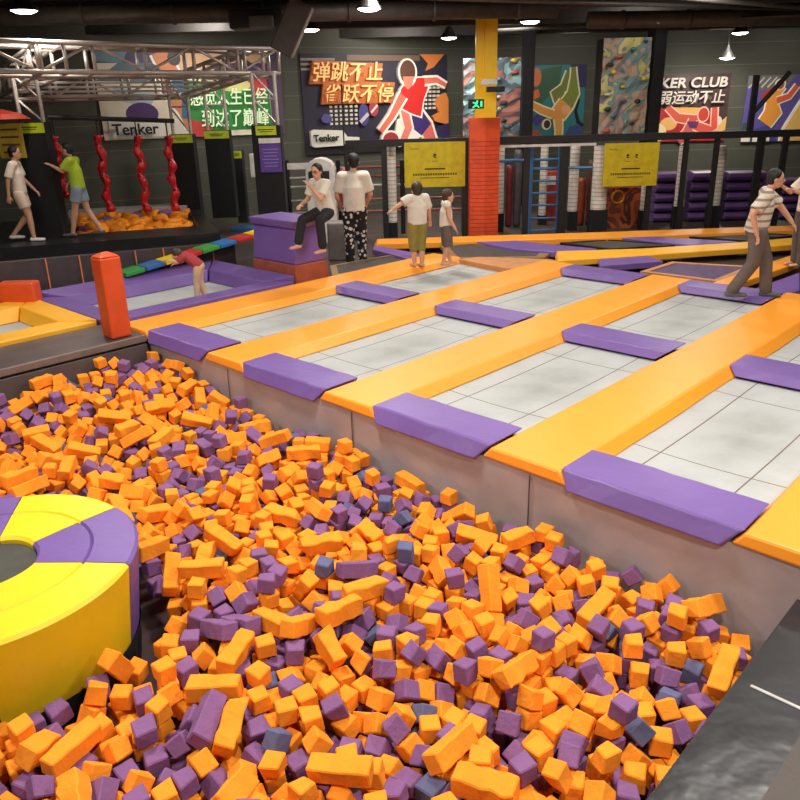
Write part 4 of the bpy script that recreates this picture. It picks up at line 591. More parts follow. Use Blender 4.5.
2,0,0,3,1472,-2715,-228,89,5,6,90, 0,0,0,5,8069,-624,-778,77,-79,-41,46, 0,0,0,5,5584,-3624,-621,1,83,-96,0, 0,0,0,2,7476,-1789,-551,73,25,40,-93,
2,0,0,5,1967,-2923,-319,83,21,-21,91, 0,0,0,3,5792,-3253,-635,41,75,86,37, 0,1,0,3,5380,-4344,-478,80,47,72,-48, 0,1,0,1,5914,-3969,-489,3,85,94,-5,
0,1,0,5,961,-1926,-240,49,-74,41,81, 0,0,0,4,1475,-2143,-313,59,104,32,28, 0,1,0,2,5480,-3423,-622,97,-48,25,-60, 0,0,0,1,7944,-1422,-700,80,76,48,41,
2,1,0,5,2732,-3420,-443,70,81,53,45, 1,1,0,3,5806,-4226,-467,51,46,78,73, 0,1,0,0,7895,-2189,-581,65,59,72,-57, 2,0,0,5,2806,-2692,-415,13,39,116,-30,
0,0,0,4,6725,-2990,-558,6,-126,-13,0, 0,1,0,0,7107,-2037,-581,56,67,-61,69, 0,0,0,2,6154,-3507,-648,18,18,-85,91, 0,0,0,0,5903,-3112,-631,17,26,86,88,
0,1,0,5,7342,-2322,-592,60,65,-69,60, 2,0,0,2,2306,-2864,-402,30,-35,74,93, 0,0,0,3,5220,-2587,-678,2,-82,-97,2, 1,0,0,3,2095,-2854,-401,74,-36,-26,93,
0,0,0,4,5279,-4238,-492,4,-20,125,-4, 0,0,0,1,5444,-3573,-619,127,0,1,-9, 2,0,0,4,2515,-2715,-468,115,-3,8,53, 0,0,0,4,5481,-3026,-709,93,-87,-1,7,
0,0,0,0,6339,-2871,-680,59,-110,24,-11, 0,0,0,3,6554,-2756,-653,85,23,90,-16, 0,0,0,0,6308,-2574,-616,83,2,94,-20, 2,0,0,2,1892,-3098,-270,111,-56,24,-8,
0,0,0,1,6661,-3080,-671,117,-43,22,-1, 0,0,0,4,6316,-2209,-581,96,-28,55,-56, 0,1,0,0,6657,-3241,-620,81,-4,77,60, 0,0,0,4,6732,-2819,-622,44,-115,17,27,
0,0,0,2,5255,-4109,-500,70,62,60,61, 0,0,0,2,5630,-3058,-721,83,23,91,-20, 0,0,0,2,7152,-2668,-522,94,-85,4,-6, 0,1,0,2,6498,-3202,-663,47,61,-60,82,
0,0,0,1,6135,-3359,-675,47,-117,-11,-5, 0,0,0,5,6446,-1881,-622,97,1,-4,-82, 0,1,0,0,5800,-3395,-630,3,9,-127,-1, 0,0,0,3,6962,-3107,-496,107,-13,60,-33,
0,1,0,5,5968,-2944,-673,41,-12,118,-22, 0,1,0,4,7725,-1502,-573,86,-92,15,-13, 0,0,0,2,1917,-2489,-411,4,-76,-64,79, 0,0,0,2,6594,-2922,-650,95,80,8,-26,
0,0,0,1,7598,-2094,-569,15,-14,-91,86, 0,1,0,0,1593,-2636,-317,52,-34,58,94, 2,0,0,0,2589,-3204,-469,26,-98,65,-40, 0,0,0,3,6159,-2462,-621,3,-109,-66,1,
0,1,0,5,5854,-2449,-603,85,17,91,-19, 0,0,0,3,6203,-2962,-649,64,-65,66,-58, 0,0,0,2,6623,-2192,-661,90,24,65,57, 0,1,0,1,4512,-4222,-664,3,-7,127,-5,
0,0,0,5,7476,-2542,-611,4,-88,5,-91, 0,0,0,3,5478,-2889,-700,103,5,2,74, 0,1,0,1,6076,-3008,-739,58,81,40,-68, 2,0,0,2,1137,-2469,-286,107,-66,5,-18,
0,1,0,1,6632,-2457,-676,81,86,-9,46, 0,1,0,3,5666,-3849,-499,45,41,82,76, 0,0,0,2,6848,-3046,-561,90,4,90,-1, 0,0,0,1,7272,-2180,-588,27,31,103,-63,
0,0,0,5,1631,-2514,-281,10,43,96,-70, 0,0,0,5,2092,-2358,-441,12,-29,-100,72, 0,0,0,2,6318,-3632,-559,29,-80,87,-34, 0,0,0,4,6659,-1609,-655,37,78,42,84,
0,1,0,4,1807,-2637,-390,10,96,-6,83, 0,0,0,3,2351,-3114,-420,52,58,75,67, 0,1,0,1,961,-2202,-300,25,-59,-34,-104, 0,1,0,3,1292,-2353,-329,66,-38,101,-6,
0,1,0,3,7283,-2594,-623,88,-25,82,33, 2,0,0,3,1043,-2952,-284,31,-6,4,123, 0,0,0,3,7739,-1904,-676,71,53,74,-54, 0,1,0,1,7640,-2418,-595,8,-85,93,9,
0,1,0,5,7590,-1936,-562,1,-127,-3,-1, 0,0,0,2,1934,-2638,-451,45,89,65,-43, 0,0,0,5,2161,-3226,-398,2,-6,-3,-127, 0,1,0,3,6496,-2310,-621,62,-66,59,67,
2,0,0,3,2787,-3117,-468,56,-7,45,104, 0,0,0,2,5956,-3543,-635,118,-4,2,-47, 0,0,0,2,6217,-2825,-642,117,2,5,-49, 0,2,0,2,6052,-2410,-615,84,21,90,-20,
0,1,0,2,7362,-1741,-679,9,91,8,-88, 0,1,0,1,7477,-2396,-625,4,-52,11,-115, 0,1,0,3,5232,-3748,-738,90,18,86,-16, 0,1,0,1,7600,-2271,-605,90,22,39,-77,
0,1,0,1,1176,-2090,-304,34,116,-27,29, 0,0,0,2,5481,-3295,-703,90,34,53,-63, 0,1,0,2,4980,-4222,-630,6,93,87,2, 0,0,0,5,5430,-2453,-690,78,40,80,-45,
0,1,0,0,7006,-1683,-700,66,59,63,66, 0,2,0,0,2463,-3396,-438,23,109,32,52, 0,0,0,0,6129,-2719,-743,3,51,-116,-5, 0,1,0,4,6210,-3629,-643,91,-10,-88,-3,
0,0,0,0,7460,-2017,-631,62,57,11,94, 0,1,0,4,4880,-4335,-633,4,-47,118,-5, 0,0,0,2,4813,-4125,-648,76,76,-52,-43, 2,0,0,2,1826,-3334,-325,123,19,2,24,
0,0,0,4,5860,-3660,-739,61,55,-70,-68, 1,0,0,1,1051,-2781,-279,13,-8,-126,-8, 0,1,0,3,1555,-2100,-448,35,73,50,-84, 0,1,0,5,7928,-1031,-739,88,3,91,-13,
0,0,0,4,6396,-3378,-667,7,87,5,-92, 0,0,0,5,5153,-3888,-741,89,86,19,24, 0,1,0,3,6492,-2045,-729,47,-79,45,75, 0,0,0,2,7025,-1568,-704,66,59,64,65,
0,0,0,4,7546,-2172,-688,89,-14,87,20, 0,1,0,0,6174,-2597,-626,106,4,2,70, 0,0,0,3,1753,-2814,-292,97,72,-25,30, 0,1,0,4,1659,-2523,-410,44,-4,119,9,
0,0,0,3,5157,-4306,-611,80,-32,-88,-30, 0,1,0,2,6378,-3260,-668,68,55,72,-58, 0,1,0,4,5344,-3124,-708,97,2,5,-82, 0,0,0,0,5385,-3887,-618,5,-114,56,7,
0,0,0,1,7722,-2127,-686,77,45,80,-41, 0,0,0,2,5640,-2809,-595,89,-87,20,-12, 0,0,0,5,2084,-3382,-384,26,-41,-100,-61, 0,0,0,4,7932,-1697,-684,84,-25,89,23,
0,0,0,1,6054,-2185,-619,7,125,21,-3, 0,0,0,2,2342,-3464,-413,11,85,13,-93, 0,0,0,5,2789,-3626,-508,83,88,31,-21, 0,1,0,4,5785,-4097,-591,69,57,-64,63,
0,1,0,2,5825,-3866,-497,72,53,68,-59, 0,1,0,0,7193,-2912,-543,103,2,-5,74, 0,2,0,4,6920,-2061,-706,4,-15,126,2, 0,0,0,1,7360,-2122,-689,84,-35,79,39,
0,1,0,5,5668,-3891,-609,41,38,84,78, 0,1,0,1,2183,-3109,-405,85,-6,94,0, 0,0,0,4,1131,-2230,-335,90,-1,-48,76, 0,1,0,1,7990,-2024,-689,4,-4,3,-127,
0,0,0,4,5397,-3717,-734,113,0,-1,-59, 0,0,0,0,7336,-2448,-719,94,-85,-10,6, 0,1,0,1,1111,-1909,-361,66,56,77,-52, 0,0,0,3,5675,-4039,-598,63,66,56,-69,
0,1,0,0,5609,-3789,-647,112,-15,48,32, 0,0,0,5,8000,-481,-779,83,27,87,-30, 0,0,0,5,5320,-4394,-594,37,29,84,83, 0,0,0,1,2041,-3247,-385,52,-67,60,73,
0,0,0,1,1377,-2236,-368,7,-104,-57,45, 0,0,0,2,6214,-3843,-510,44,-81,-50,-73, 0,0,0,3,6235,-2797,-755,85,17,92,-13, 0,0,0,1,6477,-2442,-628,88,15,90,-9,
0,0,0,1,7594,-1553,-597,114,-56,1,8, 0,1,0,2,1642,-3218,-333,56,-10,68,91, 0,0,0,5,1441,-2343,-388,3,-72,79,-69, 0,0,0,1,2172,-2986,-492,6,-115,-10,52,
0,1,0,5,6864,-2683,-533,13,-9,93,-85, 0,0,0,0,5954,-3780,-734,72,68,59,52, 0,1,0,1,2704,-2892,-515,46,-68,-30,92, 0,1,0,0,7016,-2632,-637,89,20,88,-10,
0,0,0,1,5823,-3788,-730,62,64,58,-69, 0,1,0,1,7195,-1902,-686,92,-9,87,10, 0,1,0,4,7339,-1969,-682,49,53,-73,-74, 0,1,0,2,7616,-1662,-677,89,-4,90,1,
0,1,0,4,7759,-1336,-702,54,70,48,-77, 0,1,0,0,5272,-3965,-619,8,-4,2,127, 0,0,0,3,7416,-2162,-576,69,-59,63,62, 0,0,0,3,1510,-2240,-430,75,64,76,24,
0,0,0,3,1912,-2767,-410,4,24,77,-98, 0,1,0,4,2516,-3557,-445,68,-64,44,74, 0,1,0,4,6604,-1886,-688,50,-11,102,57, 0,1,0,1,7819,-1605,-683,127,-3,2,-10,
0,1,0,4,1203,-3074,-381,92,48,14,71, 0,0,0,1,1553,-2422,-357,68,-36,92,43, 0,0,0,3,5103,-4444,-610,54,6,-106,44, 0,0,0,3,6724,-2296,-728,101,5,1,-77,
0,0,0,1,7209,-2453,-724,53,-74,43,77, 0,0,0,5,7956,-770,-764,4,-9,86,-93, 0,0,0,0,7027,-1803,-696,11,4,-2,-126, 0,1,0,0,900,-2104,-373,90,-80,-29,28,
0,1,0,1,1641,-2874,-358,125,-19,11,-4, 0,0,0,4,5538,-4117,-596,69,-59,71,52, 0,1,0,2,2191,-3361,-482,123,-16,23,-10, 0,0,0,5,5527,-3831,-578,104,46,58,2,
0,0,0,0,6039,-2583,-618,87,5,93,-2, 0,1,0,0,1292,-2937,-317,85,0,94,-3, 0,1,0,2,2218,-2482,-540,44,75,-59,-72, 0,0,0,0,5452,-4129,-713,86,-90,14,-20,
0,0,0,2,5850,-2978,-734,70,49,79,-50, 0,0,0,0,6664,-1729,-726,93,-5,86,2, 0,0,0,0,5839,-3878,-610,91,84,19,17, 0,0,0,2,1650,-2274,-416,106,-28,57,-29,
0,1,0,4,5709,-3704,-733,59,-67,63,64, 0,2,0,5,5898,-3118,-744,6,-77,-101,1, 0,0,0,3,7224,-2040,-689,3,-118,46,-2, 0,1,0,3,6074,-3770,-678,39,68,-92,39,
0,0,0,2,6330,-2463,-630,98,79,-9,-12, 0,0,0,4,7020,-2494,-622,75,-66,57,-54, 0,0,0,5,895,-2303,-390,69,-70,46,66, 0,1,0,2,926,-1964,-357,89,16,-89,6,
0,1,0,2,2402,-3292,-476,38,-104,42,47, 0,0,0,5,5396,-4497,-584,4,-45,119,-3, 0,0,0,3,1402,-3142,-384,112,18,47,-31, 0,0,0,5,1406,-2932,-328,89,-7,3,-90,
0,0,0,3,5457,-3595,-733,46,-46,77,-77, 0,1,0,0,6880,-2218,-717,80,5,1,-98, 0,0,0,0,7770,-1718,-677,63,62,62,-67, 0,1,0,5,5308,-4234,-716,90,-23,85,17,
0,0,0,2,6299,-2670,-719,71,38,96,20, 0,1,0,1,7727,-1328,-588,28,-84,37,83, 0,0,0,5,5428,-4286,-592,24,-83,-31,-87, 0,0,0,3,6723,-1975,-694,23,-107,52,38,
0,1,0,5,2471,-3010,-551,86,-1,93,-6, 0,1,0,5,5712,-2304,-598,83,28,86,-33, 0,1,0,1,2010,-2504,-492,58,-15,-104,42, 0,0,0,5,2870,-2452,-532,25,3,124,5,
0,1,0,4,5479,-4265,-703,16,-5,3,126, 0,0,0,1,5681,-2787,-711,72,47,80,-47, 0,0,0,3,6468,-1829,-736,35,-31,81,-86, 0,0,0,5,7052,-2278,-713,111,7,0,-61,
0,0,0,3,7209,-1600,-690,3,7,127,-3, 0,1,0,4,1415,-2090,-421,61,55,78,-58, 0,0,0,3,5473,-4400,-583,89,83,23,27, 0,0,0,2,1521,-2932,-340,59,-70,64,-60,
0,0,0,4,6835,-3166,-565,87,1,-2,92, 0,1,0,2,5594,-3600,-734,59,-67,60,67, 0,1,0,0,6547,-2790,-769,88,2,91,6, 0,1,0,3,6626,-2071,-723,66,64,60,64,
0,1,0,2,2617,-2985,-559,114,-46,7,-31, 0,1,0,2,5286,-4088,-613,93,-6,87,1, 0,0,0,1,5626,-2650,-702,108,4,3,66, 0,0,0,4,5760,-3572,-739,25,27,87,84,
0,1,0,3,6738,-2592,-639,6,-122,34,1, 0,0,0,0,1520,-2774,-347,65,54,72,-62, 0,0,0,5,1762,-2512,-501,7,99,-79,-7, 0,0,0,5,2852,-2886,-478,82,-27,91,21,
0,0,0,0,5284,-2383,-686,77,76,49,44, 0,1,0,4,5639,-4307,-579,67,-58,-73,-56, 0,2,0,5,4985,-652,-729,82,-26,88,31, 0,1,0,0,7393,-1386,-697,84,-34,85,27,
0,0,0,1,1239,-2163,-402,82,-18,91,30, 0,1,0,0,2289,-3208,-524,83,-22,92,16, 0,0,0,4,4718,-4280,-667,92,-65,37,45, 0,0,0,3,5662,-4175,-588,76,51,69,-55,
0,1,0,3,5876,-3278,-747,89,90,3,-3, 0,1,0,1,6260,-3375,-659,66,57,69,-62, 0,1,0,3,7758,-923,-742,73,-2,5,104, 0,1,0,3,1472,-2522,-343,10,-51,-116,1,
0,0,0,1,1641,-2743,-385,33,87,-37,-78, 0,0,0,5,5247,-4492,-595,37,-5,1,121, 0,1,0,5,7381,-2671,-627,77,87,-36,-37, 0,0,0,5,1727,-3200,-408,26,43,87,-77,
0,0,0,5,1847,-2304,-460,88,-43,35,-73, 0,1,0,5,2536,-1245,-448,98,76,26,-11, 0,1,0,5,3048,-2128,-608,116,-48,-1,22, 1,0,0,2,3159,-2302,-548,75,-2,5,102,
0,1,0,5,5326,-4099,-723,92,8,86,-12, 0,1,0,2,7612,-2053,-680,76,81,42,44, 0,0,0,0,1656,-2191,-496,74,47,35,-85, 0,0,0,5,2162,-3229,-511,85,-5,94,1,
0,1,0,0,2216,-2604,-615,72,91,-3,51, 0,1,0,0,6599,-2348,-732,87,88,17,20, 0,0,0,2,7873,-2126,-689,86,-82,35,-29, 0,0,0,0,4397,-2148,-715,28,-88,31,81,
0,0,0,3,4892,-4311,-747,43,-52,-76,76, 0,0,0,0,5020,-4101,-692,62,-99,47,19, 0,0,0,4,3257,-119,-605,2,92,-2,-87, 0,0,0,3,6092,-2853,-748,77,-39,81,46,
0,0,0,3,7707,-1502,-686,45,-77,51,76, 0,1,0,0,8081,-1784,-690,69,3,2,106, 0,0,0,0,1082,-2359,-406,52,-70,50,78, 0,0,0,0,1311,-3076,-430,42,20,-99,65,
0,0,0,2,4900,-4137,-754,3,125,19,5, 0,0,0,4,6182,-264,-598,35,-28,87,-81, 0,0,0,1,7719,-488,-683,11,52,-1,115, 0,1,0,2,1095,-2945,-415,55,-60,69,-69,
0,0,0,5,926,-2471,-407,5,-4,-92,87, 0,1,0,1,1558,-3181,-412,56,95,10,-63, 0,0,0,2,1706,-136,-410,62,-47,-84,-55, 0,0,0,2,5547,-2748,-699,83,24,90,-23,
0,0,0,2,5838,-193,-589,84,35,82,32, 0,1,0,1,6527,-3044,-670,1,-92,4,-88, 0,0,0,2,7330,-2823,-530,86,19,-91,12, 0,1,0,2,1844,-3008,-375,5,-8,-3,-127,
0,0,0,1,2284,-1320,-435,62,-45,95,36, 0,0,0,2,5496,-2607,-692,55,67,60,-71, 0,1,0,4,5715,-3315,-738,72,70,-52,-57, 0,0,0,0,6167,-2580,-738,123,3,3,32,
0,0,0,1,6212,-2038,-737,50,-52,73,-75, 0,0,0,0,6330,-3002,-752,86,77,53,5, 0,1,0,4,6401,-2790,-742,103,-13,30,66, 0,0,0,2,6374,-2359,-736,87,19,89,-16,
0,1,0,1,6531,-2618,-754,92,-85,16,-13, 0,0,0,5,7128,-1433,-704,84,-40,81,32, 0,1,0,4,7190,-2270,-706,91,-8,87,16, 0,0,0,5,1232,-1998,-384,78,31,92,-26,
0,2,0,1,1665,-2651,-484,68,74,60,49, 0,0,0,5,1692,-1184,-412,51,70,72,59, 0,2,0,1,1856,-2421,-516,52,-63,58,78, 0,0,0,1,2680,-1836,-644,84,-7,94,11,
0,0,0,0,3944,-132,-580,89,6,89,-13, 0,0,0,2,5014,-1756,-620,88,-13,91,6, 0,1,0,0,5045,-3959,-747,34,-80,-37,-84, 0,0,0,2,5420,-4068,-605,90,20,84,-24,
0,0,0,2,5811,-875,-668,11,89,17,-88, 0,0,0,4,5990,-2080,-734,44,-77,50,76, 0,0,0,0,6256,-3250,-661,3,-76,-101,2, 0,1,0,5,6313,-558,-623,76,51,78,-42,
0,1,0,5,6776,-2146,-695,12,81,-42,-87, 0,1,0,4,7148,-2513,-619,95,-85,2,-5, 0,1,0,1,7482,-1719,-676,127,-2,-1,2, 0,0,0,2,7852,-147,-747,12,-100,74,22,
0,1,0,5,900,-3023,-382,4,117,-2,-49, 0,1,0,2,1075,-3118,-352,89,2,55,-72, 0,1,0,3,1015,-2205,-400,33,-17,121,0, 0,2,0,4,1407,-2814,-332,57,-62,66,69,
0,0,0,1,2474,-2762,-574,92,85,22,11, 0,0,0,1,2613,-1734,-632,55,-63,59,75, 0,0,0,0,3799,-2110,-650,3,-64,109,-4, 0,1,0,2,3720,-1762,-611,85,-51,22,76,
0,0,0,1,3968,-354,-565,2,88,92,-2, 0,0,0,2,4485,-544,-576,127,1,4,-4, 0,0,0,3,5294,-3571,-733,20,-1,-2,125, 0,1,0,1,5980,-412,-542,111,50,36,7,
0,0,0,2,6448,-1260,-650,93,-8,86,5, 0,0,0,4,7598,-1785,-674,1,89,0,-90, 0,0,0,2,7558,-435,-635,86,-8,92,11, 0,1,0,3,1993,-2903,-472,17,101,-7,-74,
0,1,0,0,2568,-3408,-505,48,92,52,52, 0,1,0,1,2407,-2309,-497,20,-7,-93,84, 0,1,0,4,2718,-2776,-556,10,2,-112,-58, 0,0,0,4,3457,-2086,-557,57,72,52,-70,
0,2,0,0,4206,-2257,-724,6,5,-3,-127, 0,1,0,4,1042,-406,-366,8,-1,-127,-3, 0,0,0,3,2625,-1222,-715,83,18,93,-13, 0,0,0,2,4153,-906,-689,9,-9,93,-86,
0,0,0,2,4141,-761,-680,0,12,-126,-3, 0,0,0,5,4842,-326,-715,86,11,91,-14, 0,0,0,0,5315,-2196,-700,46,75,41,-82, 0,0,0,3,5694,-3465,-738,112,1,3,59,
0,0,0,4,5718,-2954,-722,85,11,93,-7, 0,1,0,5,5896,-2403,-720,3,90,-90,-2, 0,1,0,4,6006,-3615,-748,81,78,45,38, 0,0,0,2,6348,-2052,-734,91,-6,88,4,
0,0,0,3,6397,-389,-716,51,76,57,-68, 0,1,0,0,6347,-259,-704,67,72,53,60, 0,0,0,0,7394,-656,-740,2,109,-65,-2, 0,0,0,4,7575,-1918,-675,54,-55,-72,70,
0,0,0,2,7626,-640,-753,56,-63,68,-66, 0,1,0,2,7580,-401,-750,86,3,93,-1, 0,0,0,2,1179,-2442,-418,13,-21,91,-85, 0,0,0,5,1362,-1945,-406,57,44,104,-15,
0,0,0,1,1655,-1797,-524,16,44,39,-111, 0,1,0,4,1777,-2022,-604,0,-122,32,14, 0,1,0,3,1962,-1416,-495,68,-3,106,11, 0,0,0,3,1913,-410,-552,77,-48,1,89,
0,1,0,4,2007,-3254,-495,10,-84,14,93, 0,1,0,1,2382,-669,-569,81,7,97,-11, 0,0,0,4,2711,-1153,-607,32,76,41,-87, 0,1,0,4,2831,-1447,-635,126,5,4,-14,
0,0,0,1,2982,-1681,-651,53,47,-95,-45, 0,0,0,4,3589,-236,-694,65,-72,-58,58, 0,1,0,4,3807,-355,-567,74,70,54,53, 0,0,0,4,4024,-1243,-645,57,-7,113,-2,
0,0,0,4,4253,-1730,-707,15,-49,89,75, 0,1,0,0,4260,-1114,-693,97,5,81,11, 0,1,0,3,4292,-652,-646,83,69,3,-66, 0,0,0,2,4460,-1730,-618,77,-49,76,46,
0,0,0,2,4555,-1520,-714,72,37,80,56, 0,1,0,2,4856,-910,-632,60,2,112,5, 0,1,0,2,5545,-2334,-701,5,47,-118,2, 0,0,0,3,5607,-3229,-728,56,-3,4,-114,
0,0,0,4,5796,-282,-677,75,53,87,14, 0,0,0,4,6134,-1274,-677,108,-38,23,49, 0,0,0,1,6324,-1340,-657,77,52,69,-51, 0,1,0,4,6878,-1507,-604,93,6,85,-10,
0,0,0,3,7033,-1494,-593,79,48,71,-49, 0,1,0,3,6936,-921,-623,116,2,-1,-52, 0,0,0,4,7168,-2160,-633,99,-16,56,-54, 0,0,0,0,953,-2769,-400,40,6,-21,-119,
0,0,0,2,1045,-2041,-371,20,84,31,-87, 0,1,0,5,1034,-1589,-352,99,42,32,59, 0,0,0,1,1448,-1147,-353,13,8,-126,-3, 0,0,0,4,1511,-2623,-437,14,-54,56,99,
0,0,0,5,1699,-3023,-356,13,40,92,76, 0,0,0,4,1839,-2877,-384,82,-8,95,-15, 0,0,0,3,2029,-559,-495,39,-2,121,4, 0,0,0,4,1922,-3037,-496,87,-92,8,2,
0,1,0,3,2072,-2026,-550,62,-23,105,26, 0,1,0,3,2184,-2642,-477,11,83,-85,-44, 0,0,0,3,2350,-3054,-538,84,-17,93,12, 0,1,0,4,2589,-3646,-536,86,86,37,-8,
0,0,0,4,2527,-3523,-552,93,11,85,14, 0,0,0,0,2667,-3502,-556,69,76,55,50, 0,0,0,1,2486,-2882,-564,55,-54,-65,77, 0,0,0,2,2636,-2468,-505,85,1,93,-10,
0,0,0,1,2873,-2594,-512,28,0,-123,-9, 0,2,0,4,2801,-1057,-606,1,-110,63,4, 0,0,0,3,3069,-168,-613,84,79,37,39, 0,0,0,2,3135,-271,-618,106,13,-41,55,
0,1,0,0,3389,-573,-581,92,-3,87,3, 0,0,0,4,3542,-480,-573,61,-58,65,-69, 0,0,0,2,3663,-234,-577,62,63,64,-65, 0,0,0,2,4226,-580,-587,15,26,-50,-113,
0,1,0,3,5122,-939,-684,81,83,37,-36, 0,1,0,1,5345,-888,-631,12,-8,48,-117, 0,0,0,0,5996,-533,-621,123,-6,-14,-28, 0,0,0,0,1345,-2583,-317,56,34,13,108,
0,0,0,1,1910,-3158,-424,47,-71,-31,88, 0,1,0,5,2333,-2849,-530,20,49,-73,90, 0,1,0,1,4346,-428,-596,13,-79,87,-46, 0,0,0,5,5629,-3353,-609,64,-29,-62,86,
0,0,0,3,5804,-1372,-596,100,42,31,58,
]
S = .113
DIM = [(S, S, S), (S*2.1, S, S), (S*2.7, S, S)]
FM = [FOAM_O, FOAM_P, FOAM_B]
protos = {}
def foam_mesh(t, col, var):
    key = (t, col, var)
    if key in protos: return protos[key]
    rnd = random.Random(t*100+var*7+col)
    bm = bmesh.new(); bmesh.ops.create_cube(bm, size=1)
    d = DIM[t]
    for v in bm.verts:
        v.co = Vector((v.co.x*(d[0]-.006), v.co.y*(d[1]-.006), v.co.z*(d[2]-.006)))
        v.co += Vector([rnd.uniform(-.009, .009) for _ in range(3)])
    if t:
        ed = [e for e in bm.edges if abs(e.verts[0].co.x-e.verts[1].co.x) > d[0]*.6]
        r_ = bmesh.ops.subdivide_edges(bm, edges=ed, cuts=3+t)
        for v in bm.verts:
            if abs(v.co.x) < d[0]*.45:
                k = .010 if var > 2 else .004
                v.co += Vector([rnd.uniform(-k, k) for _ in range(3)])
    if var == 5:     # a torn corner
        c = max(bm.verts, key=lambda v: v.co.x+v.co.y+v.co.z); c.co *= .72
    if var == 4:
        c = min(bm.verts, key=lambda v: v.co.x+v.co.y-v.co.z); c.co *= .8
    bmesh.ops.bevel(bm, geom=bm.edges[:], offset=.007, segments=1, affect='EDGES')
    bmesh.ops.triangulate(bm, faces=[f for f in bm.faces if len(f.verts) > 4])
    bmesh.ops.recalc_face_normals(bm, faces=bm.faces)
    me = bpy.data.meshes.new('foam'); bm.to_mesh(me); bm.free(); me.materials.append(FM[col])
    protos[key] = me; return me
RG = Matrix.Rotation(YAW, 4, 'Z')
items = []
for i in range(0, len(BLOCKS), 11):
    t, col, vis, var, x, y, z, a, b, c_, d_ = BLOCKS[i:i+11]
    q = Quaternion((a/127, b/127, c_/127, d_/127)).normalized()
    items.append((t, col, vis, var, x/1000, y/1000, z/1000, q))
cname = ['orange', 'purple', 'slate blue']
def zone(x, y):
    r = math.hypot(x-4.35, y+3.24)
    if r < 1.35: return 'hugging the round yellow and purple island'
    if x > 7.55: return 'beside the black landing mat'
    if x < 1.5 and y > -.9: return 'in the corner under the orange post'
    if x < 1.5: return 'along the dark ledge'
    if y > -.45:
        return 'against the grey wall, '+('far half' if x < 3.6 else ('middle stretch' if x < 5.6 else 'near stretch'))
    if x < 3: return 'in the far part of the pit'
    if x < 4.6: return 'mid-pit, behind the island' if y > -2.2 else 'left of the island'
    if x < 6.1: return 'mid-pit, one metre off the grey wall' if y > -1.4 else 'between island and pit centre'
    return 'near part, close to the grey wall' if y > -1.3 else 'in the nearest part of the pit'
ords = ['nearest', 'second nearest', 'third nearest', 'fourth nearest', 'fifth nearest', 'sixth nearest', 'seventh nearest', 'eighth nearest', 'ninth nearest', 'tenth nearest',
        'eleventh nearest', 'twelfth nearest']
cand = []; rest = []
nc = 0
for it in items:
    t, col, vis, var, x, y, z, q = it
    if vis and (t or nc < 300):
        if not t: nc += 1
        cand.append(it)
    else: rest.append(it)
groups = {}
for it in cand:
    t, col, vis, var, x, y, z, q = it
    if t:
        ax = q @ Vector((1, 0, 0)); pose = 'standing' if abs(ax.z) > .7 else ('tilted' if abs(ax.z) > .25 else 'flat-lying')
    else:
        m_ = max(abs((q @ Vector(a)).z) for a in ((1, 0, 0), (0, 1, 0), (0, 0, 1)))
        pose = 'flat-lying' if m_ > .96 else ('edge-tipped' if m_ > .8 else 'corner-up')
    groups.setdefault((zone(x, y), cname[col], pose, t), []).append(it)
for (zn, cn, pose, t), lst in groups.items():
    lst.sort(key=lambda it: (G(it[4], it[5]).xy.length))
    kind = 'cube' if t == 0 else ('bar' if t == 1 else 'long bar')
    for i, it in enumerate(lst):
        t, col, vis, var, x, y, z, q = it
        o = bpy.data.objects.new('foam_cube' if t == 0 else 'foam_bar', foam_mesh(t, col, var))
        COL.objects.link(o)
        o.matrix_world = Matrix.Translation(G(x, y, z)) @ RG @ q.to_matrix().to_4x4()
        if len(lst) == 1: lab = f'only {cn} {pose} foam {kind} {zn}'
        elif i < len(ords): lab = f'{ords[i]} of the {cn} {pose} foam {kind}s {zn}'
        else: lab = f'one of the farthest {cn} {pose} foam {kind}s {zn}'
        tag(o, lab, 'foam cube' if t == 0 else 'foam bar', f'{cn} foam blocks in the pit')
# the rest of the pit's filling: one mass
bm_v = []; bm_f = []; bm_m = []
for it in rest:
    t, col, vis, var, x, y, z, q = it
    me = foam_mesh(t, col, var); M = Matrix.Translation(G(x, y, z)) @ RG @ q.to_matrix().to_4x4()
    b = len(bm_v); bm_v += [tuple(M @ v.co) for v in me.vertices]
    for p in me.polygons: bm_f.append(tuple(b+k for k in p.vertices)); bm_m.append(col)
me = bpy.data.meshes.new('foam_rubble'); me.from_pydata(bm_v, [], bm_f)
for m in FM: me.materials.append(m)
me.polygons.foreach_set('material_index', bm_m)
o = bpy.data.objects.new('foam_filling', me); COL.objects.link(o)
tag(o, 'mass of small orange and purple foam blocks filling the pit', 'foam blocks', kind='stuff')

# ---------------------------------------------------------------- round island
IC = G(4.35, -3.24, 0)
isl = empty('round_island', (IC.x, IC.y, -1.0))
tag(isl, 'round yellow and purple padded island with a dark hole in its middle', 'padded island')
RO, RI, RM = .905, .29, .62
a_off = math.atan2(*(gz(116, 507, -.1)-IC).yx[:2]) if False else math.atan2((gz(116, 507, -.1)-IC).y, (gz(116, 507, -.1)-IC).x)
a_b = math.atan2((gz(130, 563, -.1)-IC).y, (gz(130, 563, -.1)-IC).x)
a_c = math.atan2((gz(26, 489, -.1)-IC).y, (gz(26, 489, -.1)-IC).x)
a_d = math.atan2((gz(13, 612, -.1)-IC).y, (gz(13, 612, -.1)-IC).x)-.25
bounds = [a_b, a_off, a_c]
step = a_c-a_off
bounds += [a_c+(2*PI+a_d-a_c)/4*k for k in (1, 2, 3)] + [2*PI+a_d, 2*PI+a_b]
cols_i = [PURPLE, YELLOW, PURPLE, YELLOW, PURPLE, YELLOW, YELLOW]
cols_i = [PURPLE, YELLOW, PURPLE, YELLOW, PURPLE, YELLOW, YELLOW]
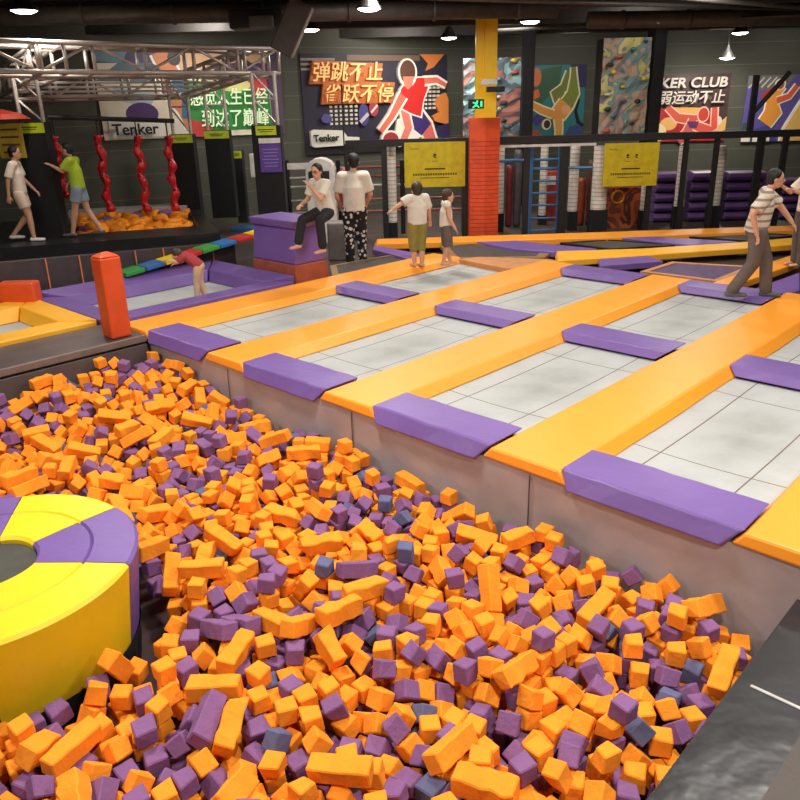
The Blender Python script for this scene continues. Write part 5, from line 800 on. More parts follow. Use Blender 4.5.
cols_i[5] = PURPLE
for k in range(len(bounds)-1):
    a0, a1 = bounds[k]+.006, bounds[k+1]-.006
    n = max(6, int((a1-a0)/.05)); prof = [(RI, .62), (RI, .88), (RI+.02, .90), (RM-.012, .905), (RM, .886), (RM+.012, .905), (RO-.02, .90), (RO, .88), (RO-.075, .30)]
    mb = MB(); vs = []; fs = []
    for i in range(n+1):
        a = a0+(a1-a0)*i/n
        bul = .006*math.sin(PI*i/n)
        vs += [(r*math.cos(a), r*math.sin(a), z+bul*(z > .8)) for r, z in prof]
    P = len(prof)
    for i in range(n):
        for j in range(P):
            fs.append((i*P+j, (i+1)*P+j, (i+1)*P+(j+1) % P, i*P+(j+1) % P))
    fs += [tuple(range(P)), tuple(n*P+j for j in range(P-1, -1, -1))]
    mb.add(vs, fs, cols_i[k]); w = mb.build('wedge_pad', isl)
    w['label'] = ('yellow' if cols_i[k] == YELLOW else 'purple')+' wedge pad'
mb = MB(); mb.lathe([(0, .86), (RI-.005, .86), (RI-.005, .6), (0, .6)], mat('dark_mesh_disc', (74, 72, 64), .7), 32); mb.build('centre_mesh', isl)
mb = MB(); mb.lathe([(RO-.1, 0), (RO-.06, .32)], BLACKF, 40); mb.build('base', isl)

# ---------------------------------------------------------------- left trampolines
def frame_tramp(g0, g1, h0, h1, m, label, bedm, wx=.42, wy=.42, raise_far=0, z=0.02):
    t = empty('framed_trampoline', G((g0+g1)/2, (h0+h1)/2, FZ), YAW); tag(t, label, 'trampoline')
    lx, ly = g1-g0, h1-h0; zt = z-FZ
    x0, x1, y0, y1 = -lx/2, lx/2, -ly/2, ly/2
    e = .012
    for nm, poly in (('near', [(x0, y0), (x1, y0), (x1-wx, y0+wy), (x0+wx, y0+wy)]), ('far', [(x1, y1), (x0, y1), (x0+wx, y1-wy), (x1-wx, y1-wy)]),
                     ('l', [(x0, y1), (x0, y0), (x0+wx, y0+wy), (x0+wx, y1-wy)]), ('r', [(x1, y0), (x1, y1), (x1-wx, y1-wy), (x1-wx, y0+wy)])):
        cx = sum(p[0] for p in poly)/4; cy = sum(p[1] for p in poly)/4
        P = [(cx+(p[0]-cx)*(1-e), cy+(p[1]-cy)*(1-e)) for p in poly]
        mb = MB(); hh = zt
        zs = [hh+(raise_far if nm in ('far', 'l') and i < 2 else 0) for i in range(4)]
        # inner edge slopes down to the bed
        top = [P[0], P[1], (P[2][0]+(P[1][0]-P[2][0])*.22, P[2][1]+(P[1][1]-P[2][1])*.22), (P[3][0]+(P[0][0]-P[3][0])*.22, P[3][1]+(P[0][1]-P[3][1])*.22)]
        vs = [(p[0], p[1], .045) for p in P]+[(p[0], p[1], zs[i]) for i, p in enumerate(top)]
        mb.add(vs, [(3, 2, 1, 0), (4, 5, 6, 7), (0, 1, 5, 4), (1, 2, 6, 5), (2, 3, 7, 6), (3, 0, 4, 7)], m)
        mb.build('edge_pad', t, bevel=.015)
    mb = MB(); mb.add([(x0+wx-.05, y0+wy-.05, .04), (x1-wx+.05, y0+wy-.05, .04), (x1-wx+.05, y1-wy+.05, .04), (x0+wx-.05, y1-wy+.05, .04)], [(0, 1, 2, 3)], bedm)
    mb.build('bed', t)
    mb = MB(); mb.box((0, 0, .02), (lx-.05, ly-.05, .03), BLACK); mb.build('frame', t)
    return t
frame_tramp(-2.30, -.10, -.16, 2.90, PURPLE, 'purple framed trampoline in front of the black seamed wall, child standing on it', BEDP, wx=.46, wy=.42, raise_far=.08)
frame_tramp(-2.25, -.26, -3.0, -.20, AMBER, 'yellow framed trampoline cut by the edge, beside the dark ledge', BEDP, wx=.5, wy=.42, raise_far=.02)
mb = MB(); mb.prism([(-.125, -.13), (.125, -.13), (.125, .13), (-.125, .13)], 0, .96, REDV)
mb.prism([(-.13, -.135), (.13, -.135), (.13, .135), (-.13, .135)], 0.96, 1.01, REDV, top=[(-.02, -.04), (.05, -.04), (.05, .04), (-.02, .04)])
o = mb.build('padded_post', loc=G(.44, -.30, -.025), rz=YAW, bevel=.03)
tag(o, 'square orange-red padded post standing on the dark ledge corner', 'post')
p_ = gz(20, 305, 0)
mb = MB(); mb.prism([(-.3, -.12), (.22, -.12), (.22, .12), (-.3, .12)], 0, .5, REDV)
o = mb.build('padded_post', loc=(p_.x, p_.y+.15, FZ), rz=.0, bevel=.03)
tag(o, 'low orange padded block at the end of the black seamed wall', 'post')
# low black wall with orange piping behind the purple frame
mb = MB()
A, B = (-2.48, -1.3), (-2.48, 3.5)
def wl(t, z): return G(-2.48, A[1]+(B[1]-A[1])*t, z)
mb.add([wl(0, FZ), wl(1, FZ), wl(1, .3), wl(0, .60)]+[G(-2.6, A[1]+(B[1]-A[1])*t, z) for t, z in ((0, FZ), (1, FZ), (1, .3), (0, .60))],
       [(0, 1, 2, 3), (7, 6, 5, 4), (0, 4, 5, 1), (1, 5, 6, 2), (2, 6, 7, 3), (3, 7, 4, 0)], mat('charcoal_padding', (66, 56, 58), .5, bump=.4, bscale=4))
o = mb.build('padded_barrier', bevel=.01); tag(o, 'low black padded barrier with orange piping behind the purple trampoline', 'barrier')
PIPE = mat('orange_piping', (226, 130, 80), .5)
for x in (49, 83, 139, 167, 216):
    d = ray(x, 280); n_ = G(1, 0)-G(0, 0); P0 = G(-2.475, 0)
    h = gpl(x, 280, P0, n_); t = (invG(h)[1]-A[1])/(B[1]-A[1])
    mb = MB(); zt = .60-.30*t
    mb.tube(wl(t, FZ)+n_*.01, wl(t, zt)+n_*.01, .012, PIPE, 6); c = mb.build('piping', o)
# rainbow balance beam rising to the block
P0 = G(-2.3, 0); n_ = G(1, 0)-G(0, 0)
pa, pb = gpl(120, 272, P0, n_), gpl(264, 229, P0, n_)
t = empty('balance_beam', (pa.x, pa.y, FZ)); tag(t, 'rainbow padded balance beam sloping up to the purple block', 'balance beam')
rb = [(60, 150, 70), (58, 110, 170), (240, 200, 40), (205, 50, 45), (70, 160, 70), (50, 120, 190), (205, 50, 45), (255, 214, 30)]
side = Vector((0.35, -.33, 0)).normalized()*.17
nb = len(rb)
for i, c in enumerate(rb):
    q0 = pa+(pb-pa)*(i/nb+.004); q1 = pa+(pb-pa)*((i+1)/nb-.004)
    m = mat('beam_%d_%d_%d' % c, c, .45, noise=.02, bump=.2, bscale=5)
    mb = MB(); o0 = Vector((pa.x, pa.y, FZ)); up = Vector((0, 0, .07))
    vs = [q0-side, q1-side, q1+side, q0+side]; vs = [v-o0-up for v in vs]+[v-o0 for v in vs]
    mb.add(vs, [(3, 2, 1, 0), (4, 5, 6, 7), (0, 1, 5, 4), (1, 2, 6, 5), (2, 3, 7, 6), (3, 0, 4, 7)], m); w = mb.build('beam_pad', t, bevel=.012)
for f in (.04, .5, .96):
    q0 = pa+(pb-pa)*f; mb = MB(); mb.tube((q0.x-pa.x, q0.y-pa.y, 0), (q0.x-pa.x, q0.y-pa.y, q0.z-.08-FZ), .04, BLACK, 8); mb.build('leg', t)
# purple block
t = empty('padded_block', G(-.68, 3.28, FZ), YAW); tag(t, 'tall purple padded block with brown base, woman sitting on its corner', 'padded block')
def blk(z0, z1, e0, e1, m, nm):
    mb = MB(); f_ = lambda e: [(-.54-e, -.32-e), (.54+e, -.32-e), (.54+e, .32+e), (-.54-e, .32+e)]
    mb.prism(f_(e0), z0, z1, m, top=f_(e1)); return mb.build(nm, t, bevel=.025)
blk(0, .44, .03, .0, mat('rust_vinyl', (164, 84, 62), .45, bump=.2, bscale=5), 'base')['label'] = 'rust brown base'
blk(.44, .98, .0, -.04, PURPLE, 'body')
blk(.98, 1.10, -.01, .02, PURPLE, 'top_pad')
# ---------------------------------------------------------------- black platform with second foam pit
PF0, PF1 = gz(-25, 250, .45), gz(220, 232.5, .45)
dirp = (PF1-PF0).normalized(); nrm = Vector((-dirp.y, dirp.x, 0))
PFz = .45
mb = MB()
a0 = PF0; a1 = PF1; b1 = a1+nrm*3.6; b0 = a0+nrm*3.6
L_ = (a1-a0).length
def pl(u, v, z): q = a0+dirp*u+nrm*v; return (q.x, q.y, z)
def pr4(u0, u1, v0, v1, z0, z1, m): mb.prism([pl(u0, v0, 0)[:2], pl(u1, v0, 0)[:2], pl(u1, v1, 0)[:2], pl(u0, v1, 0)[:2]], z0, z1, m)
pit_u0 = (gz(64, 240, .45)-a0).dot(dirp)
pr4(-3, L_, 0, 1.05, FZ, PFz, BLACKV)
pr4(-3, pit_u0-.1, 1.05, 3.6, FZ, PFz, BLACKV)
pr4(L_-.28, L_, 1.05, 4.2, FZ, PFz, BLACKV)
pr4(pit_u0-.1, L_-.28, 1.05, 4.2, FZ, .14, BLACKV)
pr4(pit_u0-.1, L_-.28, 3.7, 4.2, .14, PFz+.1, GREYV)
o = mb.build('raised_platform', bevel=.015); tag(o, 'black raised platform around the small foam pit, two people walking on it', 'platform')
# loose foam lumps in the small pit
big = []
for v in range(4):
    rnd = random.Random(50+v); bm = bmesh.new(); bmesh.ops.create_cube(bm, size=1)
    bmesh.ops.subdivide_edges(bm, edges=bm.edges[:], cuts=2, use_grid_fill=True)
    for q in bm.verts:
        q.co = Vector((q.co.x*.40, q.co.y*.20, q.co.z*.13)); q.co.z += .10*math.cos(q.co.x*6)*(v % 2)
        q.co += Vector([rnd.uniform(-.02, .02) for _ in range(3)])
    bmesh.ops.recalc_face_normals(bm, faces=bm.faces)
    me = bpy.data.meshes.new('lump'); bm.to_mesh(me); bm.free(); me.polygons.foreach_set('use_smooth', [True]*len(me.polygons)); big.append(me)
bigm = {}
lst = []
rnd = random.Random(5)
for a in range(10):
    for b in range(5):
        u = pit_u0+.15+(L_-.28-pit_u0-.3)*(a+.5+rnd.uniform(-.3, .3))/10; v = 1.2+2.3*(b+.5+rnd.uniform(-.3, .3))/5
        lst.append((b, a, u, v, .24+.03*b+rnd.uniform(0, .10), 1 if rnd.random() < .08 else 0, rnd.randrange(4)))
rowl = ['front row', 'second row', 'middle row', 'fourth row', 'back row']
poll = ['nearest the boy', 'second from the boy', 'third from the boy', 'fourth from the boy', 'fifth from the boy', 'fifth from purple notice', 'fourth from purple notice',
        'third from purple notice', 'second from purple notice', 'nearest the purple notice']
for b, a, u, v, z, c, k in lst:
    key = (k, c)
    if key not in bigm:
        me = big[k].copy(); me.materials.append(FOAM_P if c else FOAM_O); bigm[key] = me
    o = bpy.data.objects.new('foam_lump', bigm[key]); COL.objects.link(o); o.location = pl(u, v, z)
    o.rotation_euler = (rnd.uniform(-.4, .4), rnd.uniform(-.4, .4), rnd.uniform(0, 3))
    tag(o, ('purple' if c else 'orange')+' foam lump, small pit, '+rowl[b]+', '+poll[a], 'foam lump', 'foam lumps in the small raised pit')

# ---------------------------------------------------------------- truss rig
def truss(mb, a, b, wv, m=STEEL, n=6, rr=.04, depth=.38, drop=.42):
    """box truss from a to b (upper front chord); wv: horizontal across vector"""
    a = Vector(a); b = Vector(b); wv = Vector(wv).normalized()*depth; dn = Vector((0, 0, -drop))
    for off in (Vector(), wv, dn, wv+dn): mb.tube(a+off, b+off, rr, m, 8)
    for i in range(n+1):
        p = a+(b-a)*i/n
        mb.tube(p, p+dn, rr*.8, m, 6); mb.tube(p+wv, p+wv+dn, rr*.8, m, 6); mb.tube(p, p+wv, rr*.7, m, 6); mb.tube(p+dn, p+wv+dn, rr*.7, m, 6)
        if i < n:
            p2 = a+(b-a)*(i+1)/n
            if i % 2: mb.tube(p, p2+dn, rr*.6, m, 6)
            else: mb.tube(p+dn, p2, rr*.6, m, 6)
FLc = gy(37, 39, 13.0); FRc = gy(262, 51, 15.6); FRc.z = FLc.z = (FLc.z+FRc.z)/2
BRc = gy(186, 77, 18.2); BLc = FLc+(BRc-FRc); BLc.z = BRc.z
rig = empty('truss_rig', (FLc.x, FLc.y, 0)); tag(rig, 'silver box truss rig above the small foam pit', 'truss rig')
off = Vector((FLc.x, FLc.y, 0))
def rigpart(name, a, b, wv, n):
    mb = MB(); truss(mb, Vector(a)-off, Vector(b)-off, wv, n=n); return mb.build(name, rig, smooth=True)
fd = (FRc-FLc).normalized(); bd = (BRc-FRc).normalized()
rigpart('front_truss', FLc-fd*1.8, FRc+fd*.35, bd, 7)
rigpart('back_truss', BLc-fd*.4, BRc, -bd, 6)
rigpart('side_truss', FRc, BRc, -fd, 4)['label'] = 'side truss nearest the purple sign'
rigpart('side_truss', FLc, BLc, fd, 5)
mb = MB()
for i in range(1, 6):
    p0 = FLc+(BLc-FLc)*i/6-off; p1 = FRc+(BRc-FRc)*i/6-off; dz = Vector((0, 0, -.42))
    mb.tube(p0+dz, p1+dz, .022, STEEL, 6)
mb.build('cross_bar', rig)
def blackpost(x, yt, yb, Y, w, label, legs=True, sign=None, zt=None):
    c = gy(x, (yt+yb)/2, Y); z1 = gy(x, yt, Y).z; z0 = gy(x, yb, Y).z
    t = empty('tower_post', (c.x, c.y, z0)); tag(t, label, 'post', 'black padded tower posts')
    mb = MB(); mb.box((0, 0, (z1-z0)/2), (w, .3, z1-z0), BLACKF); mb.build('padding', t, bevel=.01)
    mb = MB(); mb.box((0, -.155, z1-z0-.09), (w*.98 if sign is None else w*.7, .012, .16), LIME)
    mb.box((0, -.163, z1-z0-.075), (w*.55, .004, .015), BLACK); mb.box((0, -.163, z1-z0-.11), (w*.45, .004, .012), BLACK); mb.build('label_plate', t)
    if legs:
        mb = MB(); top = FLc.z-.42-z0
        for sx in (-1, 1):
            mb.tube((sx*w*.38, 0, z1-z0), (sx*w*.38, 0, top), .035, STEEL, 8)
        h = top-(z1-z0)
        for i in range(2):
            za = z1-z0+h*i/2; zb = z1-z0+h*(i+1)/2
            mb.tube((-w*.38, 0, zb), (w*.38, 0, zb), .022, STEEL, 6); mb.tube((-w*.38, 0, zb), (w*.38, 0, za), .02, STEEL, 6)
        mb.build('truss_leg', t)
    return t, z1-z0
blackpost(43, 122, 237, 13.9, .50, 'wide black padded tower post between the two walking people')
pt, hh = blackpost(271, 125, 232, 15.15, .54, 'black padded tower post with a purple notice, beside the purple block', sign=1)
mb = MB(); mb.box((.05, -.16, hh-.27), (.40, .014, .09), WHITE); mb.build('notice_header', pt)
mb = MB(); mb.box((.05, -.16, hh-.58), (.40, .012, .5), mat('notice_purple', (96, 66, 150), .5))
for i in range(6): mb.box((.05, -.169, hh-.42-i*.06), (.30-.03*(i % 3), .003, .012), mat('notice_pale', (170, 150, 205), .5))
mb.build('notice', pt)
blackpost(187, 134, 215, 17.4, .5, 'black padded tower post behind the last red twisted rope')
blackpost(222, 130, 217, 17.9, .55, 'black padded tower post in front of the green banner end')
blackpost(241, 150, 222, 18.3, .22, 'thin black post between tower posts and purple notice post', legs=False)
# hanging bar and red twisted ropes
hb = gy(48, 117, 14.4); hb2 = gy(174, 121, 15.4)
mb = MB(); mb.tube(hb, hb2, .04, BLACK, 8); o = mb.build('hanging_bar'); tag(o, 'long black bar carrying the red twisted ropes', 'bar')
lab = ['partly hidden behind the boy in lime shirt', 'nearest the boy, in front of the cream banner', 'between the two others in front of the dark wall', 'beside the black tower post']
for i, (x, yt, yb) in enumerate([(60, 136, 198), (104, 135, 212), (142, 136, 212), (172, 136, 211)]):
    tt = (x-48)/126; q = hb+(hb2-hb)*tt; q.x = gy(x, (yt+yb)/2, q.y).x
    z0 = gy(x, yb, q.y).z; z1 = gy(x, yt, q.y).z
    t = empty('twisted_rope', (q.x, q.y, z0)); tag(t, 'red twisted hanging climber '+lab[i], 'climbing rope', 'red twisted climbers')
    mb = MB(); n = 26; H = z1-z0; vs = []; fs = []
    for k in range(n+1):
        z = H*k/n; a = k*.62; wd = .062+.024*math.sin(k*1.3); cxo = .03*math.sin(k*.7+i)
        for (sx, sy) in ((-1, -1), (1, -1), (1, 1), (-1, 1)):
            px_, py_ = sx*wd, sy*.05
            vs.append((cxo+px_*math.cos(a*.35)-py_*math.sin(a*.35), px_*math.sin(a*.35)+py_*math.cos(a*.35), z))
    for k in range(n):
        for s_ in range(4): fs.append((k*4+s_, k*4+(s_+1) % 4, (k+1)*4+(s_+1) % 4, (k+1)*4+s_))
    fs += [(3, 2, 1, 0), (n*4, n*4+1, n*4+2, n*4+3)]
    mb.add(vs, fs, REDP); ob = mb.build('strap', t, smooth=True)
    for k in range(5):
        mb = MB(); mb.ell((.03*math.sin((k+.5)*5.2*.7+i), -.055, H*(k+.5)/5), (.022, .02, .05), mat('dark_red_hole', (110, 16, 24), .4), 8)
        mb.build('grip_hole', t, smooth=True)
    mb = MB(); mb.tube((0, 0, H), (0, 0, q.z-z0), .012, BLACK, 6); mb.build('cord', t)

# ---------------------------------------------------------------- hall shell
WA = math.radians(27)
U1 = Vector((math.cos(WA), math.sin(WA), 0)); N1 = Vector((math.sin(WA), -math.cos(WA), 0))
WP = gy(200, 110, 19.4)
WP.z = 0
WALLM = mat('olive_wall', (80, 80, 68), .7, noise=.04, nscale=.8, kind='panels', bump=.1, bscale=3)
DARKW = mat('dark_wall', (46, 44, 42), .8, noise=.04, nscale=.8, kind='panels')
YB = 22.8
CEIL = 4.35
sK = (YB-WP.y)/U1.y; corner = WP+U1*sK
def slabwall(name, a, b, n_, m, z1=CEIL+.4):
    mb = MB(); a = Vector(a); b = Vector(b); n_ = Vector(n_)*.2
    mb.prism([a.xy, b.xy, (b-n_).xy, (a-n_).xy], FZ, z1, m); return struct(mb.build(name))
slabwall('wall_back_left', WP-U1*14, corner, N1, WALLM)
slabwall('wall_back', corner, (24, YB, 0), (0, -1, 0), WALLM)
slabwall('wall_right', (14, -6, 0), (24, YB, 0), (-.95, .33, 0), DARKW)
slabwall('wall_left', WP-U1*14, (-14, -6, 0), (1, 0, 0), DARKW)
mb = MB(); mb.prism([(-20, -8), (26, -8), (26, YB+.5), (-20, YB+.5)], CEIL, CEIL+.1, mat('black_ceiling', (44, 40, 38), .85, noise=.08, nscale=.6))
struct(mb.build('ceiling'))
CB = mat('ceiling_beam', (52, 47, 44), .7)
for i, Y in enumerate((9.5, 12.5, 15.5, 18.5, 21.2)):
    mb = MB(); mb.box((2, Y, CEIL-.14), (34, .28, .28), CB); struct(mb.build('ceiling_beam'))
DUCT = mat('duct_grey', (92, 88, 84), .5, metal=.3)
for k, (xa, xb, Y, zz) in enumerate(((-9, 3, 14.2, CEIL-.3), (4, 15, 17.2, CEIL-.35))):
    mb = MB(); mb.tube((xa, Y, zz), (xb, Y+1.2, zz), .16, DUCT, 16)
    for i in range(8):
        q = Vector((xa, Y, zz)).lerp(Vector((xb, Y+1.2, zz)), (i+.5)/8); mb.tube(q, q+Vector((.05, .005, 0)), .18, DUCT, 16)
    o = mb.build('ventilation_duct', smooth=True); tag(o, ['grey round air duct under the ceiling over the truss rig', 'grey round air duct under the ceiling on the right side'][k], 'duct')
for k, (a, b) in enumerate((((-3, 11.5), (9, 16.5)), ((2, 19), (15, 15)), ((3.5, 13), (14, 20)))):
    mb = MB(); mb.tube((a[0], a[1], CEIL-.36), (b[0], b[1], CEIL-.36), .035, DUCT, 8)
    o = mb.build('ceiling_pipe', smooth=True); tag(o, ['thin pipe crossing the ceiling left of the yellow column', 'thin ceiling pipe running over the climbing column', 'thin diagonal ceiling pipe at the right'][k], 'pipe')
mb = MB()
q = gy(292, 28, 13.2); mb.box((q.x, q.y, q.z), (.36, .3, .8), DUCT, Matrix.Rotation(.5, 3, 'Y')); o = mb.build('air_unit', bevel=.02)
tag(o, 'grey slanted air duct end hanging above the big orange banner', 'duct')
q = gy(258, 20, 14.5); mb = MB(); mb.box((q.x, q.y, q.z), (.9, .5, .28), BLACK); mb.box((q.x+.1, q.y-.3, q.z-.05), (.4, .1, .18), DUCT)
o = mb.build('projector', bevel=.02); tag(o, 'dark ceiling projector box above the green lettered banner', 'projector')

# lamps
LAMPW = mat('lamp_glow', (255, 250, 240), .5, emit=(255, 246, 232), estr=14)
LSH = mat('lamp_shade_metal', (60, 58, 56), .4, metal=.6)
lamps = []
labs = {(24, 11): 'far left above the truss', (310, 30): 'above the left end of the big orange banner', (369, 9): 'at the top edge over the banner', (449, 38): 'just left of the yellow column',
        (530, 22): 'right of the yellow column', (740, 33): 'upper of the pair at the right', (727, 58): 'lower of the pair above the letters CLUB'}
ZL = 3.95
for (x, y), lb in labs.items():
    d = ray(x, y); z_ = ZL; q = CAM+d*((z_-CAMZ)/d.z)
    if q.y > 21.6: q = gy(x, y, 21.4)
    lamps.append((q, lb))
def mklamp(q, lb, energy=0):
    t = empty('ceiling_lamp', q); tag(t, 'bell-shaped ceiling lamp '+lb, 'lamp', 'bell-shaped ceiling lamps')
    mb = MB(); mb.lathe([(.03, .30), (.06, .22), (.10, .16), (.20, .02), (.21, 0), (.19, .015)], LSH, 20); mb.build('lamp_shade', t, smooth=True)
    mb = MB(); mb.lathe([(0, .02), (.185, .02), (.185, .0), (.12, -.03), (0, -.045)], LAMPW, 20); mb.build('lamp_bulb', t, smooth=True)
    mb = MB(); mb.tube((0, 0, .3), (0, 0, CEIL-q.z), .012, BLACK, 6); mb.build('cord', t)
for q, lb in lamps: mklamp(q, lb)
def area(x, y, z, e, size=.5, col=(1, .945, .87), rx=0, ry=0):
    l = bpy.data.lights.new('hall_or_wash_light', 'AREA'); l.shape = 'DISK'; l.size = size; l.energy = e; l.color = col
    o = bpy.data.objects.new('hall_or_wash_light', l); COL.objects.link(o); o.location = (x, y, z); o.rotation_euler = (rx, ry, 0); return o
for q, lb in lamps: area(q.x, q.y, q.z-.08, 60, .36)
# the hall's other lamps, above and behind the viewpoint
for x, y, e in [(-5.5, 4, 190), (-1, 5.5, 230), (3.5, 5, 230), (-3.2, 9.3, 170), (1.8, 9.6, 250), (6.5, 9.5, 220), (-7, 9.5, 90), (5.2, 13.4, 120), (0, 13.6, 80), (1, 1, 200), (-4, .5, 140), (5, 1.5, 160)]:
    area(x, y, 4.2, e*.74, .7)
# added lights without fixtures, brightening the banners and climbing walls
def wash(P, n_, e, size=.8):
    o = area(P.x+n_.x*1.6, P.y+n_.y*1.6, 4.2, e, size, (1, .95, .88))
    o.rotation_euler = (Vector((-n_.x, -n_.y, -1.0))).to_track_quat('-Z', 'Y').to_euler()
# ---------------------------------------------------------------- banners
def fontmesh(body, h, m, name, parent, x, z, y=-.03, w=None, shear=0, ext=.01, bold=0):
    cu = bpy.data.curves.new('t', 'FONT'); cu.body = body; cu.size = h; cu.extrude = ext; cu.offset = bold; cu.align_x = 'LEFT'; cu.shear = shear; cu.resolution_u = 3
    o = bpy.data.objects.new('t', cu); COL.objects.link(o)
    dg = bpy.context.evaluated_depsgraph_get(); me = bpy.data.meshes.new_from_object(o.evaluated_get(dg))
    bpy.data.objects.remove(o); me.materials.clear(); me.materials.append(m)
    xs = [v.co.x for v in me.vertices]; ys = [v.co.y for v in me.vertices]
    if not xs: return None
    sx = (w/(max(xs)-min(xs))) if w else 1; sy = h/(max(ys)-min(ys)); x0 = min(xs); y0 = min(ys)
    for v in me.vertices: v.co = Vector((x+(v.co.x-x0)*sx, y-v.co.z, z+(v.co.y-y0)*sy))
    ob = bpy.data.objects.new(name, me); COL.objects.link(ob); ob.parent = parent; return ob
def cm(c): return mat('print_%d_%d_%d' % c, c, .55, noise=.01)
class Art:
    """printed artwork in units of the banner's width (0..1, up 0..1)"""
    def __init__(s, w, h): s.w, s.h, s.mb, s.k = w, h, MB(), 0
    def poly(s, pts, c, lift=None):
        s.k += 1; y = -(.022+.0011*s.k); P = [((px-.5)*s.w, pz*s.h) for px, pz in pts]; n = len(P)
        s.mb.add([(a, y, b) for a, b in P]+[(a, -.02, b) for a, b in P],
                 [tuple(range(n)), ] + [(i, (i+1) % n, n+(i+1) % n, n+i) for i in range(n)], cm(c))
    def rect(s, x0, z0, x1, z1, c): s.poly([(x0, z0), (x1, z0), (x1, z1), (x0, z1)], c)
    def oval(s, x, z, rx, rz, c, n=18): s.poly([(x+rx*math.cos(2*PI*i/n), z+rz*math.sin(2*PI*i/n)) for i in range(n)], c)
    def limb(s, pts, c, o=None, ow=.012):          # pts: (x, z, half width) chain, in banner units of height
        if o: s.limb([(x, z, r+ow*1.0) for x, z, r in pts], o)
        asp = s.h/s.w
        L1, R1 = [], []
        for i, (x, z, r) in enumerate(pts):
            a = pts[max(0, i-1)]; b = pts[min(len(pts)-1, i+1)]
            dx, dz = (b[0]-a[0])/asp, b[1]-a[1]; l = math.hypot(dx, dz) or 1
            L1.append((x-dz/l*r*asp, z+dx/l*r)); R1.append((x+dz/l*r*asp, z-dx/l*r))
        s.poly(L1+R1[::-1], c)
def banner(name, x0, x1, yt0, yb0, P, n_, label, base, frame=True):
    xm = (x0+x1)/2
    a = gpl(x0, (yt0+yb0)/2, P, n_); b = gpl(x1, (yt0+yb0)/2, P, n_); w = (b-a).length
    zt = gpl(xm, yt0, P, n_).z; zb = gpl(xm, yb0, P, n_).z; m_ = (a+b)/2; rz = math.atan2((b-a).y, (b-a).x)
    t = empty(name, (m_.x+n_.x*.03, m_.y+n_.y*.03, zb), rz); tag(t, label, 'banner', 'printed wall banners')
    mb = MB(); mb.box((0, 0, (zt-zb)/2), (w, .04, zt-zb), cm(base)); mb.build('panel', t)
    wash(m_, n_, 46)
    return t, w, zt-zb
# big orange-lettered banner
PW = WP+N1*.0
t, w, h = banner('wall_banner', 302, 446, 54, 147, PW, N1, 'big dark banner with orange Chinese lettering and a crouching red-shirted figure', (38, 32, 52))
A_ = Art(w, h)
for i in range(3): A_.rect(0.0, .93-i*.05, .22-i*.05, .955-i*.05, (150, 140, 130))
A_.rect(.3, .93, .8, .99, (120, 95, 75))
A_.poly([(.80, 1), (.98, 1), (.9, .86), (.84, .82), (.86, .9)], (226, 130, 60))
for i in range(6):
    for j in range(6): A_.rect(.17+i*.033, .26+j*.045, .187+i*.033, .285+j*.045, (225, 215, 195))
for i in range(5):
    for j in range(6): A_.rect(.80+i*.03, .40+j*.045, .815+i*.03, .425+j*.045, (225, 215, 195))
A_.oval(.39, .36, .035, .12, (70, 66, 128)); A_.limb([(.365, .28, .02), (.42, .37, .02)], (200, 190, 190)); A_.oval(.46, .42, .032, .08, (170, 60, 66)); A_.limb([(.44, .38, .012), (.485, .46, .012)], (230, 220, 210))
A_.oval(.14, .33, .035, .05, (84, 78, 140))
A_.poly([(.98, .58), (.93, .55), (.90, .46), (.93, .36), (.88, .32), (.9, .26), (1, .22), (1, .5)], (232, 140, 62))
A_.poly([(.85, .0), (1, 0), (1, .24), (.93, .2)], (58, 44, 92))
A_.poly([(.04, .69), (.07, .93), (.53, .90), (.51, .69)], (196, 106, 44)); A_.poly([(.11, .48), (.13, .72), (.61, .70), (.59, .48)], (196, 106, 44))
O_ = (250, 240, 222)
A_.poly([(.62, .3), (.78, .34), (.86, .16), (.72, .02), (.6, .06)], O_)
A_.limb([(.74, .36, .10), (.83, .2, .085), (.88, .0, .06)], (230, 110, 100), O_, .03)
A_.limb([(.69, .40, .11), (.76, .30, .12), (.83, .17, .09)], (62, 44, 112))
A_.limb([(.67, .42, .05), (.7, .2, .05), (.66, .06, .045), (.62, .04, .03)], (236, 128, 112), O_, .025)
A_.poly([(.63, .42), (.64, .62), (.70, .76), (.84, .76), (.86, .64), (.82, .50), (.80, .30), (.72, .34)], O_)
A_.poly([(.64, .43), (.65, .62), (.71, .745), (.83, .745), (.845, .64), (.81, .50), (.79, .32), (.72, .36)], (214, 38, 32))
A_.limb([(.82, .71, .035), (.91, .72, .03), (.98, .66, .022)], (230, 112, 92), O_, .025)
A_.limb([(.665, .56, .05), (.58, .33, .035), (.50, .17, .03)], (230, 112, 92), O_, .025)
A_.oval(.70, .80, .068, .155, O_); A_.oval(.70, .81, .055, .125, (96, 54, 38)); A_.poly([(.665, .76), (.745, .76), (.73, .66), (.70, .62), (.675, .66)], (238, 130, 104))
A_.oval(.57, .08, .07, .10, O_); A_.oval(.57, .08, .055, .08, (170, 52, 50))
A_.poly([(.03, .05), (.03, .20), (.05, .22), (.24, .20), (.27, .13), (.35, .12), (.35, .04), (.05, .03)], (235, 230, 214))
A_.mb.build('printed_artwork', t)
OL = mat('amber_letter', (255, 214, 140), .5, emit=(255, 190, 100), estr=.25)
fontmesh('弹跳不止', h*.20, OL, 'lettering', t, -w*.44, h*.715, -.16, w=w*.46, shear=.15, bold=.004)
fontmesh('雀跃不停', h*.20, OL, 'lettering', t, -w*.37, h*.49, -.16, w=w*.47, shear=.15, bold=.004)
fontmesh('Tenker', h*.075, BLACK, 'logo_lettering', t, -w*.46, h*.09, -.17, w=w*.17, bold=.004)
mb = MB(); mb.box((w*.0, -.02, -.06), (w, .06, .12), BLACK); mb.build('bottom_rail', t)
